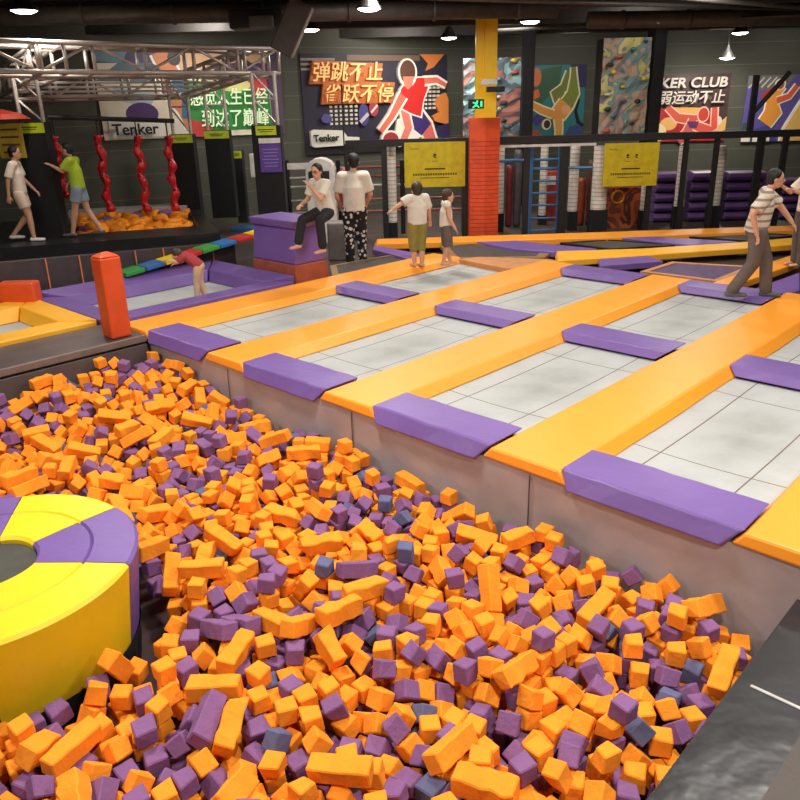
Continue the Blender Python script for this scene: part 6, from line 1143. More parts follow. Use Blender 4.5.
# cream and green banner
t, w, h = banner('wall_banner', 97, 281, 44, 137, PW, N1, 'wide banner behind the truss, cream left part and green Chinese lettering', (222, 208, 186))
A_ = Art(w, h)
A_.rect(0, .80, 1, 1, (84, 66, 96)); A_.poly([(0, .82), (0, 1), (.2, 1), (.14, .8)], (110, 138, 150)); A_.rect(.42, .70, .92, .96, (214, 170, 128))
A_.poly([(.08, .55), (.30, .5), (.26, .35), (.12, .4)], (160, 176, 184)); A_.oval(.21, .27, .085, .12, (76, 48, 100))
A_.poly([(.0, .62), (.12, .80), (.4, .80), (.46, .55), (.3, .6)], (92, 116, 124))
A_.limb([(.34, .92, .10), (.38, .7, .10), (.37, .5, .09), (.43, .3, .07), (.46, .1, .05)], (206, 128, 84), (238, 232, 220), .03)
A_.limb([(.40, .66, .08), (.46, .45, .07), (.44, .2, .05)], (52, 108, 142)); A_.oval(.29, .70, .045, .09, (64, 88, 110)); A_.oval(.41, .85, .035, .08, (60, 52, 60))
A_.poly([(.45, 0), (.45, .66), (.62, .62), (.62, .0)], (236, 226, 200))
A_.poly([(.46, .06), (.47, .62), (.92, .52), (.93, .06)], (52, 140, 66))
A_.poly([(.62, .62), (.94, .50), (.94, .80), (.62, .80)], (84, 52, 100)); A_.poly([(.75, .66), (.9, .72), (.92, .50), (.84, .44), (.8, .58)], (214, 62, 62)); A_.oval(.72, .56, .10, .07, (236, 226, 150))
A_.rect(.46, 0, .93, .06, (238, 230, 206)); A_.poly([(.46, .0), (.57, .0), (.58, .12), (.46, .2)], (204, 66, 60))
A_.poly([(.93, 0), (1, 0), (1, .8), (.93, .8)], (92, 70, 96))
A_.rect(.03, .02, .31, .20, (226, 222, 212)); A_.rect(.33, .02, .42, .18, (216, 208, 192))
A_.mb.build('printed_artwork', t)
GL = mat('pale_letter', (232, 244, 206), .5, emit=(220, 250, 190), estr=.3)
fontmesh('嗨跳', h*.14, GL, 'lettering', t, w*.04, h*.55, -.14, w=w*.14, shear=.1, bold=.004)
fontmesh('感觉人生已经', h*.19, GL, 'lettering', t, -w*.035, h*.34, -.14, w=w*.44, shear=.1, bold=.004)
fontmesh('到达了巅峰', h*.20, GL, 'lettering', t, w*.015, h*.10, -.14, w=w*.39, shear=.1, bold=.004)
fontmesh('Tenker', h*.12, BLACK, 'logo_lettering', t, -w*.46, h*.05, -.14, w=w*.24, bold=.005)
# banner with handstand figure
BP = Vector((0, YB, 0)); BN = Vector((0, -1, 0))
t, w, h = banner('wall_banner', 531, 584, 65, 141, BP, BN, 'teal banner with an upside-down orange dancer in olive trousers', (52, 126, 130))
A_ = Art(w, h)
A_.poly([(0, .78), (.2, .95), (.55, .99), (.5, .75), (.2, .5), (0, .55)], (60, 96, 70)); A_.poly([(.7, 1), (1, 1), (1, .7), (.8, .72)], (54, 52, 96)); A_.oval(.08, .85, .09, .12, (218, 120, 70))
A_.poly([(0, .66), (.12, .7), (.16, .6), (.05, .56), (0, .5)], (228, 110, 60)); A_.poly([(0, .3), (.2, .42), (.3, .28), (.1, .2)], (72, 62, 128)); A_.poly([(.6, 0), (1, 0), (1, .22), (.75, .2)], (60, 78, 128))
A_.limb([(.9, .55, .01), (.84, .40, .02), (.9, .25, .025), (1, .2, .02)], (22, 24, 34)); A_.poly([(.0, .0), (.25, .02), (.15, .16), (0, .14)], (196, 84, 70))
Y_ = (240, 230, 180)
A_.limb([(.60, .48, .10), (.48, .65, .09), (.62, .72, .06), (.68, .92, .035)], (120, 132, 54), Y_, .022)
A_.limb([(.66, .48, .10), (.78, .64, .08), (.77, .85, .04), (.76, .97, .03)], (132, 142, 60), Y_, .022)
A_.limb([(.66, .50, .11), (.52, .36, .11), (.46, .28, .08)], (238, 160, 72), Y_, .022)
A_.limb([(.42, .36, .05), (.2, .42, .045), (.0, .50, .035)], (238, 160, 72), Y_, .02)
A_.limb([(.52, .3, .055), (.54, .15, .045), (.54, .0, .04)], (240, 168, 80), Y_, .02); A_.oval(.30, .23, .09, .075, Y_); A_.oval(.31, .23, .06, .055, (70, 36, 30))
A_.oval(.65, .42, .08, .06, (240, 180, 130))
A_.mb.build('printed_artwork', t)
# KER CLUB banner
t, w, h = banner('wall_banner', 655, 727, 74, 141, BP, BN, 'banner lettered KER CLUB above two red athletes', (70, 50, 46))
A_ = Art(w, h)
A_.poly([(0, .0), (0, .50), (.2, .5), (1, .30), (1, 0)], (176, 34, 38)); A_.poly([(.25, .52), (.66, .50), (.6, .36), (.3, .36)], (226, 168, 90)); A_.oval(.2, .27, .12, .10, (230, 176, 100)); A_.oval(.06, .14, .12, .14, (236, 214, 160))
A_.poly([(.84, .1), (1, .16), (1, .36), (.9, .26)], (232, 180, 100)); A_.oval(.88, .30, .06, .07, (214, 210, 214))
V_ = (240, 190, 170)
A_.limb([(.16, .52, .04), (.32, .36, .06), (.55, .32, .07), (.62, .34, .06)], (206, 84, 60), V_, .02)
A_.limb([(.56, .30, .10), (.48, .12, .09), (.36, .0, .06)], (198, 92, 84), V_, .02)
A_.limb([(.56, .24, .06), (.76, .16, .07), (.84, .2, .05), (.82, .5, .045)], (214, 84, 62), V_, .02); A_.oval(.67, .40, .085, .12, V_); A_.oval(.67, .40, .07, .10, (190, 62, 44)); A_.poly([(.45, .3), (.62, .3), (.6, .2), (.5, .2)], (96, 46, 96))
A_.mb.build('printed_artwork', t)
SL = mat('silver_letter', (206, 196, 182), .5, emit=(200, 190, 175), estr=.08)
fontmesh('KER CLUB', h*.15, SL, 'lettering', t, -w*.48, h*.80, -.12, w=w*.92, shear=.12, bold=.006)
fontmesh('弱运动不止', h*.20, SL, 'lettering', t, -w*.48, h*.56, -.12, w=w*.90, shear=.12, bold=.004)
t, w, h = banner('wall_banner', 744, 812, 75, 141, BP, BN, 'purple banner at the right end with two orange athletes', (96, 84, 150))
A_ = Art(w, h)
A_.rect(0, .0, .16, .3, (60, 78, 84)); A_.poly([(0, .8), (.45, 1), (0, 1)], (120, 122, 112)); A_.poly([(.1, 1), (.7, 1), (.5, .75), (.1, .8)], (110, 106, 100)); A_.poly([(.2, .7), (.45, .9), (.3, .55)], (178, 60, 44))
for i in range(4): A_.limb([(.02+i*.09, .82, .012), (.14+i*.09, .97, .012)], (196, 196, 184))
A_.poly([(.15, .2), (.45, .26), (.5, .0), (.15, .0)], (66, 70, 140))
A_.limb([(.32, .28, .12), (.42, .45, .14), (.38, .66, .08), (.52, .84, .05)], (238, 158, 60), (250, 240, 215), .022); A_.oval(.47, .86, .08, .09, (250, 240, 215)); A_.oval(.47, .86, .06, .07, (160, 90, 66))
A_.limb([(.45, .62, .05), (.62, .68, .045), (.72, .84, .04)], (224, 96, 56), (250, 240, 215), .018)
A_.poly([(.55, .0), (.58, .2), (.72, .5), (.80, .66), (1, .66), (1, 0)], (250, 240, 215)); A_.poly([(.58, .0), (.62, .18), (.76, .48), (.82, .62), (1, .62), (1, 0)], (246, 196, 110))
A_.rect(.0, .0, .13, .13, (240, 232, 205)); A_.poly([(.17, .0), (.17, .12), (.3, .15), (.42, .06), (.42, 0)], (240, 232, 205))
A_.mb.build('printed_artwork', t)

# ---------------------------------------------------------------- climbing surfaces
def climb(x0, x1, yt, yb, Y, depth, label, pal, name, sd=1):
    c = gy((x0+x1)/2, yb, Y); z1 = gy((x0+x1)/2, yt, Y).z; z0 = c.z; w = gy(x1, yb, Y).x-gy(x0, yb, Y).x
    t = empty('climbing_wall', (c.x, Y, z0)); tag(t, label, 'climbing wall')
    H = z1-z0
    m = mat(name, pal[0], .7, kind='blotch', var=pal, bump=.8, bscale=4)
    mb = MB(); n1, n2 = 8, 14; vs = []; fs = []; rnd = random.Random(sd)
    for i in range(n1+1):
        for j in range(n2+1):
            vs.append((-w/2+w*i/n1, -rnd.uniform(0, .08), H*j/n2))
    for i in range(n1):
        for j in range(n2): q = i*(n2+1)+j; fs.append((q, q+n2+1, q+n2+2, q+1))
    mb.add(vs, fs, m); mb.build('rock_face', t)
    mb = MB(); mb.box((0, depth/2+.003, H/2), (w, depth, H), BLACK); mb.build('backing', t)
    cols = [(70, 66, 76), (200, 190, 180), (60, 130, 130), (180, 90, 70), (210, 180, 70), (50, 50, 60)]
    for i in range(14):
        mb = MB(); c_ = cols[rnd.randrange(6)]
        mb.ell((rnd.uniform(-w*.42, w*.42), -.10, H*(i+.5)/14), (rnd.uniform(.05, .11), .06, rnd.uniform(.03, .06)), cm(c_), 8); mb.build('climbing_hold', t, smooth=True)
    wash(Vector((c.x, Y-.1, 0)), Vector((0, -1, 0)), 40)  # added wash light to brighten the face, no lamp hangs here
    return t
climb(597, 643, 38, 141, 19.2, .6, 'grey and pastel climbing column between the two right banners', [(92, 96, 116), (150, 136, 128), (176, 146, 120), (112, 136, 136), (190, 180, 110), (124, 118, 140)], 'rock_pastel', 3)
climb(463, 519, 58, 141, 20.4, .3, 'teal and grey climbing wall behind the yellow column', [(70, 150, 156), (120, 116, 120), (190, 124, 106), (90, 104, 114), (136, 176, 178), (156, 146, 142)], 'rock_teal', 8)
mb = MB(); q = gy(646, 140, 19.1); q2 = gy(657, 140, 19.1)
mb.box(((q.x+q2.x)/2+.02, 19.4, CEIL/2), (q2.x-q.x, .6, CEIL), BLACKF); struct(mb.build('column_black'))
mb = MB(); q = gy(520, 140, 20.3); q2 = gy(531, 140, 20.3)
mb.box(((q.x+q2.x)/2, 20.3, CEIL/2), (q2.x-q.x, .3, CEIL), BLACKF); struct(mb.build('column_black'))

# ---------------------------------------------------------------- yellow column with red padded sleeve
c = gz(484, 241, FZ); YC = c.y
wp = 29*YC/FPX/1.02
t = empty('padded_pillar', (c.x, c.y+.3, FZ)); tag(t, 'tall pillar, red-orange ridged padding below and yellow steel above', 'pillar')
REDR = mat('ridged_red_padding', (226, 80, 38), .5, kind='ridges')
zt = gy(483, 118, YC).z-FZ; zm = gy(483, 138, YC).z-FZ
oc = [(-.5, -.30), (.0, -.42), (.5, -.30), (.5, .3), (-.5, .3)]
oc = [(a*wp, b*wp) for a, b in oc]
mb = MB(); mb.prism(oc, 0, zm, REDR); mb.build('ridged_sleeve', t)
mb = MB(); mb.prism([(a*1.0, b*1.0) for a, b in oc], zm, zt, REDV); mb.build('top_sleeve', t)
YS = mat('yellow_steel', (255, 205, 28), .4, noise=.02)
wy = 21*YC/FPX/1.02
mb = MB()
mb.box((-wy*.25, 0, (zt+CEIL-FZ)/2), (wy*.38, .14, CEIL-FZ-zt), YS); mb.box((wy*.22, -.06, (zt+CEIL-FZ)/2), (wy*.56, .16, CEIL-FZ-zt), YS); mb.box((-wy*.08, .02, (zt+CEIL-FZ)/2), (.06, .1, CEIL-FZ-zt), YS)
mb.build('steel_column', t)
q = gy(476, 104, YC-.35); mb = MB(); mb.box((0, 0, 0), (.3, .06, .17), BLACK)
o = mb.build('exit_sign', loc=q); tag(o, 'small glowing green exit sign left of the yellow column', 'sign')
mb = MB(); GE = mat('exit_green', (40, 220, 130), .5, emit=(40, 230, 140), estr=2)
mb.ell((.02, -.035, .045), (.018, .008, .018), GE, 8); mb.box((0, -.035, .0), (.035, .01, .07), GE, Matrix.Rotation(.4, 3, 'Y'))
mb.box((.03, -.035, -.04), (.07, .01, .018), GE, Matrix.Rotation(.7, 3, 'Y')); mb.box((-.035, -.035, -.045), (.07, .01, .018), GE, Matrix.Rotation(-.5, 3, 'Y')); mb.box((-.03, -.035, .02), (.07, .01, .016), GE, Matrix.Rotation(.2, 3, 'Y'))
mb.box((.10, -.035, 0), (.03, .01, .1), GE)
p_ = mb.build('running_figure', o)
q = gy(492, 86, YC-.3); t = empty('security_camera', q); tag(t, 'white and black security camera fixed to the yellow column', 'camera')
mb = MB(); mb.box((-.05, .05, .07), (.3, .12, .10), WHITE); mb.build('mount', t, bevel=.01)
mb = MB(); mb.box((.06, -.06, -.06), (.34, .14, .10), BLACK); mb.tube((.06, -.13, -.06), (.06, -.16, -.06), .035, BLACK, 12); mb.build('camera_body', t, bevel=.01)

# ---------------------------------------------------------------- obstacle course frame
YF = 16.6
cf = t = empty('course_frame', (gy(345, 140, YF).x, YF, FZ)); tag(t, 'long black steel frame of the obstacle course with posts', 'frame'); o0 = t.location
def atF(x, y, Y=YF): return gy(x, y, Y)-o0
xs0, xs1 = atF(345, 138), atF(815, 140)
zb = (gy(400, 138, YF).z+gy(700, 140, YF).z)/2-FZ
mb = MB(); mb.box(((xs0.x+xs1.x)/2, 0, zb), (xs1.x-xs0.x, .12, .14), BLACK); mb.build('top_beam', t)
mb = MB(); xa, xb = atF(500, 140).x, atF(596, 140).x; mb.box(((xa+xb)/2, -.02, zb-.12), (xb-xa, .07, .05), WHITE); mb.build('white_rail', t)
for x, w in ((351, .2), (385, .12), (466, .16), (526, .12), (563, .16), (649, .1), (682, .09), (712, .09), (755, .14), (779, .1)):
    q = atF(x, 190); mb = MB(); mb.box((q.x, .02, zb/2), (w, .1, zb), BLACK); mb.build('post', t)
mb = MB(); xa, xb = atF(757, 90).x, atF(757, 90).z
q0 = atF(754, 112); q1 = atF(790, 72); mb.tube(q0, q1, .05, BLACK, 8); q2 = atF(757, 75); mb.box((q2.x, 0, (q2.z+zb)/2), (.1, .1, q2.z-zb), BLACK); mb.build('brace', t)
# wrapped white columns
WR = mat('ridged_white_wrap', (226, 218, 206), .6, kind='ridges')
wcl = [(393, 143, 222, .17, 16.9, 'left of the first yellow poster'), (499, 145, 213, .17, 17.3, 'directly right of the red pillar'), (542, 145, 215, .16, 18.2, 'seen through the blue ladder'),
       (572, 145, 211, .19, 17.3, 'right of the blue ladder'), (598, 145, 209, .30, 16.9, 'thickest, left of the second yellow poster'), (644, 184, 210, .17, 17.2, 'below the second yellow poster'),
       (678, 145, 206, .17, 17.2, 'between the purple cushion stacks, thinner one'), (714, 145, 205, .22, 17.2, 'between the purple cushion stacks, thicker one')]
for x, yt, yb, w, Y, lb in wcl:
    q = gy(x, yb, Y); z1 = gy(x, 146, Y).z
    t = empty('wrapped_column', (q.x, Y, FZ)); tag(t, 'white ribbed padded column '+lb, 'column', 'white ribbed columns')
    mb = MB(); mb.lathe([(0, q.z-FZ), (w/2*1.1, q.z-FZ), (w/2*1.1, z1-FZ), (0, z1-FZ)], WR, 16); mb.build('ribbed_sleeve', t)
    mb = MB(); mb.box((0, 0, (q.z-FZ)/2), (w*1.15, w*1.15, q.z-FZ), BLACKF); mb.build('base', t)
# yellow posters
def poster(x0, x1, yt, yb, Y, label, k):
    a = gy(x0, yt, Y); b = gy(x1, yb, Y); w = b.x-a.x; h = gy((x0+x1)/2, yt, Y).z-gy((x0+x1)/2, yb, Y).z
    zc = gy((x0+x1)/2, yb, Y).z
    t = empty('notice_board', ((a.x+b.x)/2, Y, zc)); tag(t, label, 'notice board')
    mb = MB(); mb.box((0, 0, h/2), (w, .03, h), mat('poster_yellow', (204, 182, 20), .5)); mb.build('board', t, bevel=.004)
    mb = MB()
    for zf, wf, th in ((.41, .34, .03), (.29, .74, .05), (.21, .48, .014)):
        if zf == .29:
            for i in range(18): mb.box((-w*wf/2+w*wf*(i+.5)/18, -.018, h*zf), (w*wf/18*.72, .004, h*th), mat('olive_ink', (104, 92, 20), .6))
        else: mb.box((0, -.018, h*zf), (w*wf, .004, h*th), cm((50, 42, 20)))
    for dx in ((0,) if k == 0 else (-.07, .09)):
        mb.ell((w*dx, -.018, h*.72), (w*.025, .004, h*.03), cm((50, 42, 20)), 8); mb.box((w*dx, -.018, h*.67), (w*.06, .004, h*.02), cm((50, 42, 20)), Matrix.Rotation(.4, 3, 'Y'))
        mb.box((w*dx, -.018, h*.58), (w*.09, .004, h*.012), cm((120, 106, 30)))
    mb.build('printed_lines', t)
    fontmesh('Tenker', h*.05, cm((110, 84, 60)), 'logo_lettering', t, -w*.42, h*.84, -.018, w=w*.17, ext=.001)
poster(404, 465, 142, 187, 16.52, 'yellow notice board left of the red pillar, above the two children', 0)
poster(605, 656, 143, 186, 16.52, 'yellow notice board right of the blue ladder', 1)
# blue ladder and bars
YL = 16.9
q = gy(545, 240, YL); t = empty('climbing_ladder', (q.x, YL, FZ)); tag(t, 'blue metal climbing ladder right of the red pillar', 'ladder')
x0, x1 = gy(528, 190, YL).x-q.x, gy(561, 190, YL).x-q.x; zt = gy(545, 145, YL).z-FZ
for x in (x0, x1):
    mb = MB(); mb.box((x, 0, zt/2), (.17, .09, zt), BLUEP); mb.build('rail', t)
for y in (168, 181, 193, 205, 218, 230):
    z = gy(545, y, YL).z-FZ; mb = MB(); mb.tube((x0, 0, z), (x1, 0, z), .022, BLUEP, 8); mb.build('rung', t)
for k, (xa, xb, y, lb) in enumerate(((498, 528, 160, 'left of the blue ladder'), (528, 600, 168, 'crossing behind the blue ladder'), (498, 561, 161, 'upper blue bar over the ladder'))):
    a = gy(xa, y, 17.05); b = gy(xb, y+1, 17.05); a.z = b.z = (a.z+b.z)/2+.02*k; a.y = b.y = 16.9
    mb = MB(); mb.tube(a-t.location, b-t.location, .028, BLUEP, 8); mb.build('cross_tube', t)
# stacks of purple cushions
PC = mat('deep_purple_cushion', (104, 74, 126), .45, noise=.03, bump=.3, bscale=5)
YS_ = 18.2
for x0, x1, yt, lb in ((650, 673, 172, 'leftmost stack beside the second yellow board'), (684, 711, 171, 'middle stack between the two white columns'), (719, 757, 171, 'wide stack behind the man in stripes'), (774, 812, 178, 'stack at the far right')):
    a = gy(x0, 230, YS_); b = gy(x1, 230, YS_); w = b.x-a.x; zt = gy((x0+x1)/2, yt, YS_).z-FZ
    t = empty('cushion_wall', ((a.x+b.x)/2, YS_, FZ)); tag(t, 'dark purple padded cushion wall, '+lb, 'cushion wall', 'purple cushion walls'); n = 5
    for i in range(n):
        mb = MB(); hgt = zt/n
        vs = []; fs = []; pr = [(0, .0), (-.16, .03), (-.22, hgt*.5), (-.16, hgt-.03), (0, hgt-.005), (.2, hgt-.005), (.2, 0)]
        for s_ in (-1, 1): vs += [(s_*w/2, y, z+i*hgt) for y, z in pr]
        P = len(pr); fs = [(j, (j+1) % P, P+(j+1) % P, P+j) for j in range(P)]+[tuple(range(P)), tuple(range(2*P-1, P-1, -1))]
        mb.add(vs, fs, PC); mb.build('cushion', t, bevel=.02)
mb = MB(); q = gy(623, 232, 17.2); a = gy(606, 232, 17.2); b = gy(641, 232, 17.2); zt = gy(623, 188, 17.2).z-FZ
t = empty('game_machine', (q.x, 17.3, FZ)); tag(t, 'rust-red patterned machine below the second yellow board', 'game machine')
mb.box((0, .2, zt/2), (b.x-a.x, .4, zt), mat('rust_pattern', (110, 52, 38), .4, kind='blotch', var=[(70, 34, 34), (120, 56, 36), (176, 84, 40), (84, 40, 40), (150, 70, 44), (60, 30, 36)])); mb.build('cabinet', t, bevel=.02)
mb = MB()
for i in range(20):
    a_ = 2*PI*i/20; b_ = 2*PI*(i+1)/20; mb.tube((-.15+.13*math.cos(a_), -.03, zt-.2+.13*math.sin(a_)), (-.15+.13*math.cos(b_), -.03, zt-.2+.13*math.sin(b_)), .028, mat('brass_ring', (214, 150, 60), .3, metal=.4), 6)
mb.build('ring', t)
q = gy(549, 195, 19.0); mb = MB(); a = gy(541, 195, 19).x; b = gy(558, 195, 19).x
t = empty('vending_box', (q.x, 19, FZ)); tag(t, 'small red machine seen through the blue ladder', 'machine'); zt = gy(549, 171, 19).z-FZ
mb.box((0, 0, zt/2), (b-a, .4, zt), mat('machine_red', (176, 60, 40), .5)); mb.build('cabinet', t, bevel=.02)
mb = MB(); mb.box((0, -.21, zt-.2), (.2, .02, .2), WHITE); mb.build('screen', t)
for k, (x, w, yt, c_, lb) in enumerate(((508, .16, 165, (110, 30, 34), 'dark red bag right of the red pillar'), (516, .18, 150, (84, 80, 82), 'grey bag beside the blue ladder'), (579, .2, 178, (150, 62, 34), 'rust bag right of the blue ladder'), (588, .16, 160, (90, 50, 34), 'brown bag by the thickest white column'))):
    q = gy(x, 232, 17.9); z1 = gy(x, yt, 17.9).z
    mb = MB(); mb.lathe([(0, 0), (w*.45, .03), (w*.5, .1), (w*.5, z1-FZ-.1), (w*.4, z1-FZ), (0, z1-FZ)], mat('bag_%d' % k, c_, .5, bump=.4, bscale=6), 16)
    o = mb.build('punching_bag', loc=(q.x, 17.9, FZ), smooth=True); tag(o, 'tall '+lb, 'bag')
# rope barriers and machines behind the seated woman
t = empty('rope_barrier', (gy(285, 200, 17.4).x, 17.4, FZ)); tag(t, 'white and red rope barrier behind the people at the back', 'rope barrier'); o0 = t.location
RR = mat('faded_red_rope', (160, 84, 82), .5); WR2 = mat('pale_rope', (186, 180, 178), .4)
for y in (168, 177, 186, 200, 212):
    a = gy(285, y, 17.4)-o0; b = gy(345, y+1, 17.4)-o0; c = gy(466, y+1, 17.4)-o0; a.z = b.z = c.z = (a.z+b.z)/2; a.y = b.y = c.y = 0
    mb = MB(); mb.tube(a, b, .025, WR2, 8); mb.build('rope', t); mb = MB(); mb.tube(b, c, .028, RR if y != 186 else WR2, 8); mb.build('rope', t)
for x in (287, 338, 402, 464):
    a = gy(x, 165, 17.4)-o0; mb = MB(); mb.tube((a.x, 0, 0), (a.x, 0, a.z+.1), .05, BLACK, 10); mb.build('post', t)
q = gy(331, 240, 16.3); t = empty('arcade_machine', (q.x-.15, 16.5, FZ)); tag(t, 'white round-topped machine behind the seated woman', 'arcade machine')
zt = gy(331, 158, 16.3).z-FZ
mb = MB(); pts = [(-.3, 0), (-.3, zt-.25)]+[(-.3*math.cos(a), zt-.25+.25*math.sin(a)) for a in [PI*k/8 for k in range(1, 8)]]+[(.3, zt-.25), (.3, 0)]
n = len(pts); mb.add([(a, -.2, b) for a, b in pts]+[(a, .3, b) for a, b in pts], [tuple(range(n)), tuple(range(2*n-1, n-1, -1))]+[(i, (i+1) % n, n+(i+1) % n, n+i) for i in range(n)], WHITE); mb.build('cabinet', t, bevel=.02)
mb = MB(); mb.box((-.02, -.22, zt-.42), (.42, .03, .34), BLACK); mb.build('screen', t)
mb = MB(); mb.box((-.42, -.1, zt-.15), (.5, .04, .12), WHITE); mb.build('sign', t)
q = gy(349, 200, 16.9); mb = MB(); mb.lathe([(0, 0), (.12, .02), (.14, .1), (.14, .75), (.1, .85), (0, .87)], mat('punch_red', (186, 60, 62), .4), 16)
o = mb.build('punching_bag', loc=(q.x-.05, 16.9, q.z-.2), smooth=True); tag(o, 'pinkish red punching bag between the woman and the standing man', 'bag')
mb = MB(); mb.tube((0, 0, .87), (0, 0, 2.5), .015, BLACK, 6); c_ = mb.build('hanging_cord', o)
q = gz(338, 262, FZ); mb = MB(); mb.box((0, .2, .35), (.36, .4, .70), mat('silver_box', (132, 126, 122), .45)); o = mb.build('storage_bin', loc=(q.x, q.y+.1, FZ), bevel=.03); tag(o, 'grey box standing between purple block and man', 'box')
# side things, far left
q = gy(17, 128, 13.6); mb = MB(); mb.box((0, 0, 0), (.42, .04, .55), mat('board_gold', (190, 160, 50), .5))
for i in range(4): mb.box((.0, -.025, .18-.12*i), (.3, .006, .03), cm((90, 60, 20)))
o = mb.build('notice_board', loc=(q.x-.14, q.y, q.z-.20)); tag(o, 'golden notice board behind the woman in white and yellow', 'notice board')
mb = MB(); mb.lathe([(0, .16), (.3, .08), (.42, 0), (0, 0)], mat('awning_red', (170, 60, 40), .5), 16); o = mb.build('red_canopy', loc=(q.x-.2, q.y, q.z+.14)); tag(o, 'small red canopy over the golden notice board', 'canopy')
for k, (x, y0_, y1_) in enumerate(((255, 157, 177),)):
    q = gy(x, y1_, 18.0); mb = MB(); mb.box((0, 0, .25), (.16, .12, .5), WHITE); o = mb.build('wall_box', loc=q, bevel=.01); tag(o, 'white box between the black tower posts', 'box')
# blue mats by the platform's right side
q = gz(262, 226, .3); mb = MB(); mb.box((0, 0, .05), (2.6, .5, .1), BLUEP); o = mb.build('blue_mat', loc=(q.x+.1, q.y+2.6, FZ), rz=-.25, bevel=.02); tag(o, 'long blue mat behind the rainbow beam', 'mat')

# ---------------------------------------------------------------- far trampoline section
def farpad(pts, m, label, h=.10, name='far_pad', z=0.0, cat='pad', group=None):
    P = [gz(x, y, z) for x, y in pts]; c = sum(P, Vector())/len(P)
    area_ = sum(P[i].x*P[(i+1) % len(P)].y-P[(i+1) % len(P)].x*P[i].y for i in range(len(P)))
    if area_ < 0: P = P[::-1]
    mb = MB(); top = [((p.x-c.x)*.985, (p.y-c.y)*.985) for p in P]
    mb.prism([(p.x-c.x, p.y-c.y) for p in P], -h, 0, m, top=top); o = mb.build(name, loc=c, bevel=.012)
    tag(o, label, cat, group); return o
g1 = 'pads of the far trampoline section'
farpad([(374, 239), (374, 244), (600, 238), (800, 230), (800, 225), (600, 232)], ORANGE, 'long orange border pad along the far side by the obstacle course', group=g1, h=.11)
farpad([(555, 251), (556, 261), (640, 255.5), (748, 248), (800, 244), (800, 237), (740, 242), (640, 248.5)], AMBER, 'broad yellow-orange pad ending near the man in stripes', group=g1)
farpad([(374, 245), (372, 249), (424, 263), (448, 261), (440, 257)], PURPLE, 'lilac pad behind the standing man', group=g1, z=-.01)
farpad([(470, 240.5), (500, 239), (598, 248.5), (554, 252), (515, 249)], PURPLE, 'purple pad of the far section right of the red pillar', group=g1, z=-.01)
farpad([(612, 236.5), (640, 235.5), (740, 241.5), (690, 245)], PURPLE, 'purple pad of the far section below the cushion stacks', group=g1, z=-.01)
farpad([(598, 256.5), (645, 254.5), (664, 261), (600, 266)], PURPLE, 'short purple pad in front of the yellow-orange pad', group=g1, z=-.012)
farpad([(700, 287), (722, 290), (800, 262), (800, 252), (770, 262)], ORANGE, 'orange diagonal pad left below the man in stripes', group=g1, z=-.008)
farpad([(742, 293), (800, 272), (800, 290), (780, 296)], PURPLE, 'purple pad at the far right behind the orange diagonal pad', group=g1, z=-.02)
farpad([(458, 259), (478, 256.5), (552, 259), (566, 263), (548, 268), (505, 268)], mat('tan_vinyl', (206, 140, 84), .5), 'tan orange pad behind the two children', group=g1, z=-.02)
def fartr(pts, m, label, border=None):
    P = [gz(x, y, -.05) for x, y in pts]; c = sum(P, Vector())/len(P)
    if sum(P[i].x*P[(i+1) % len(P)].y-P[(i+1) % len(P)].x*P[i].y for i in range(len(P))) < 0: P = P[::-1]
    t = empty('dark_trampoline', (c.x, c.y, -.1)); tag(t, label, 'trampoline', 'dark trampolines of the far section')
    mb = MB(); mb.prism([((p.x-c.x)*.9, (p.y-c.y)*.9) for p in P], .03, .045, m); mb.build('bed', t)
    if border:
        n = len(P); mb = MB(); vs = []
        for s_, z in ((1, .06), (.84, .06), (.84, .0), (1, .0)): vs += [((p.x-c.x)*s_, (p.y-c.y)*s_, z) for p in P]
        fs = []
        for r in range(4):
            for i in range(n): fs.append((r*n+i, r*n+(i+1) % n, ((r+1) % 4)*n+(i+1) % n, ((r+1) % 4)*n+i))
        mb.add(vs, fs, border); mb.build('frame_pad', t)
OLV = mat('olive_tan_vinyl', (150, 118, 70), .5)
fartr([(330, 266), (392, 255), (418, 259), (372, 270), (332, 276)], DARKBED, 'dark trampoline with tan border beside the patterned trousers', OLV)
fartr([(440, 246), (470, 243), (552, 251), (545, 258), (452, 259)], DARKBED, 'dark trampoline behind the two children', OLV)
fartr([(560, 243), (606, 239.5), (684, 245), (610, 249.5)], DARKBED, 'dark trampoline between the two far purple pads', BLACK)
fartr([(660, 235), (745, 232.5), (800, 235), (748, 241)], DARKBED, 'dark trampoline in front of the cushion walls', BLACK)
fartr([(640, 272), (672, 262), (755, 267), (718, 282)], PLUMBED, 'plum trampoline with tan border left of the man in stripes', mat('tan_vinyl', (206, 140, 84), .5))
fartr([(440, 239), (372, 241), (372, 238), (440, 236)], DARKBED, 'narrow dark mat by the far orange border', None)

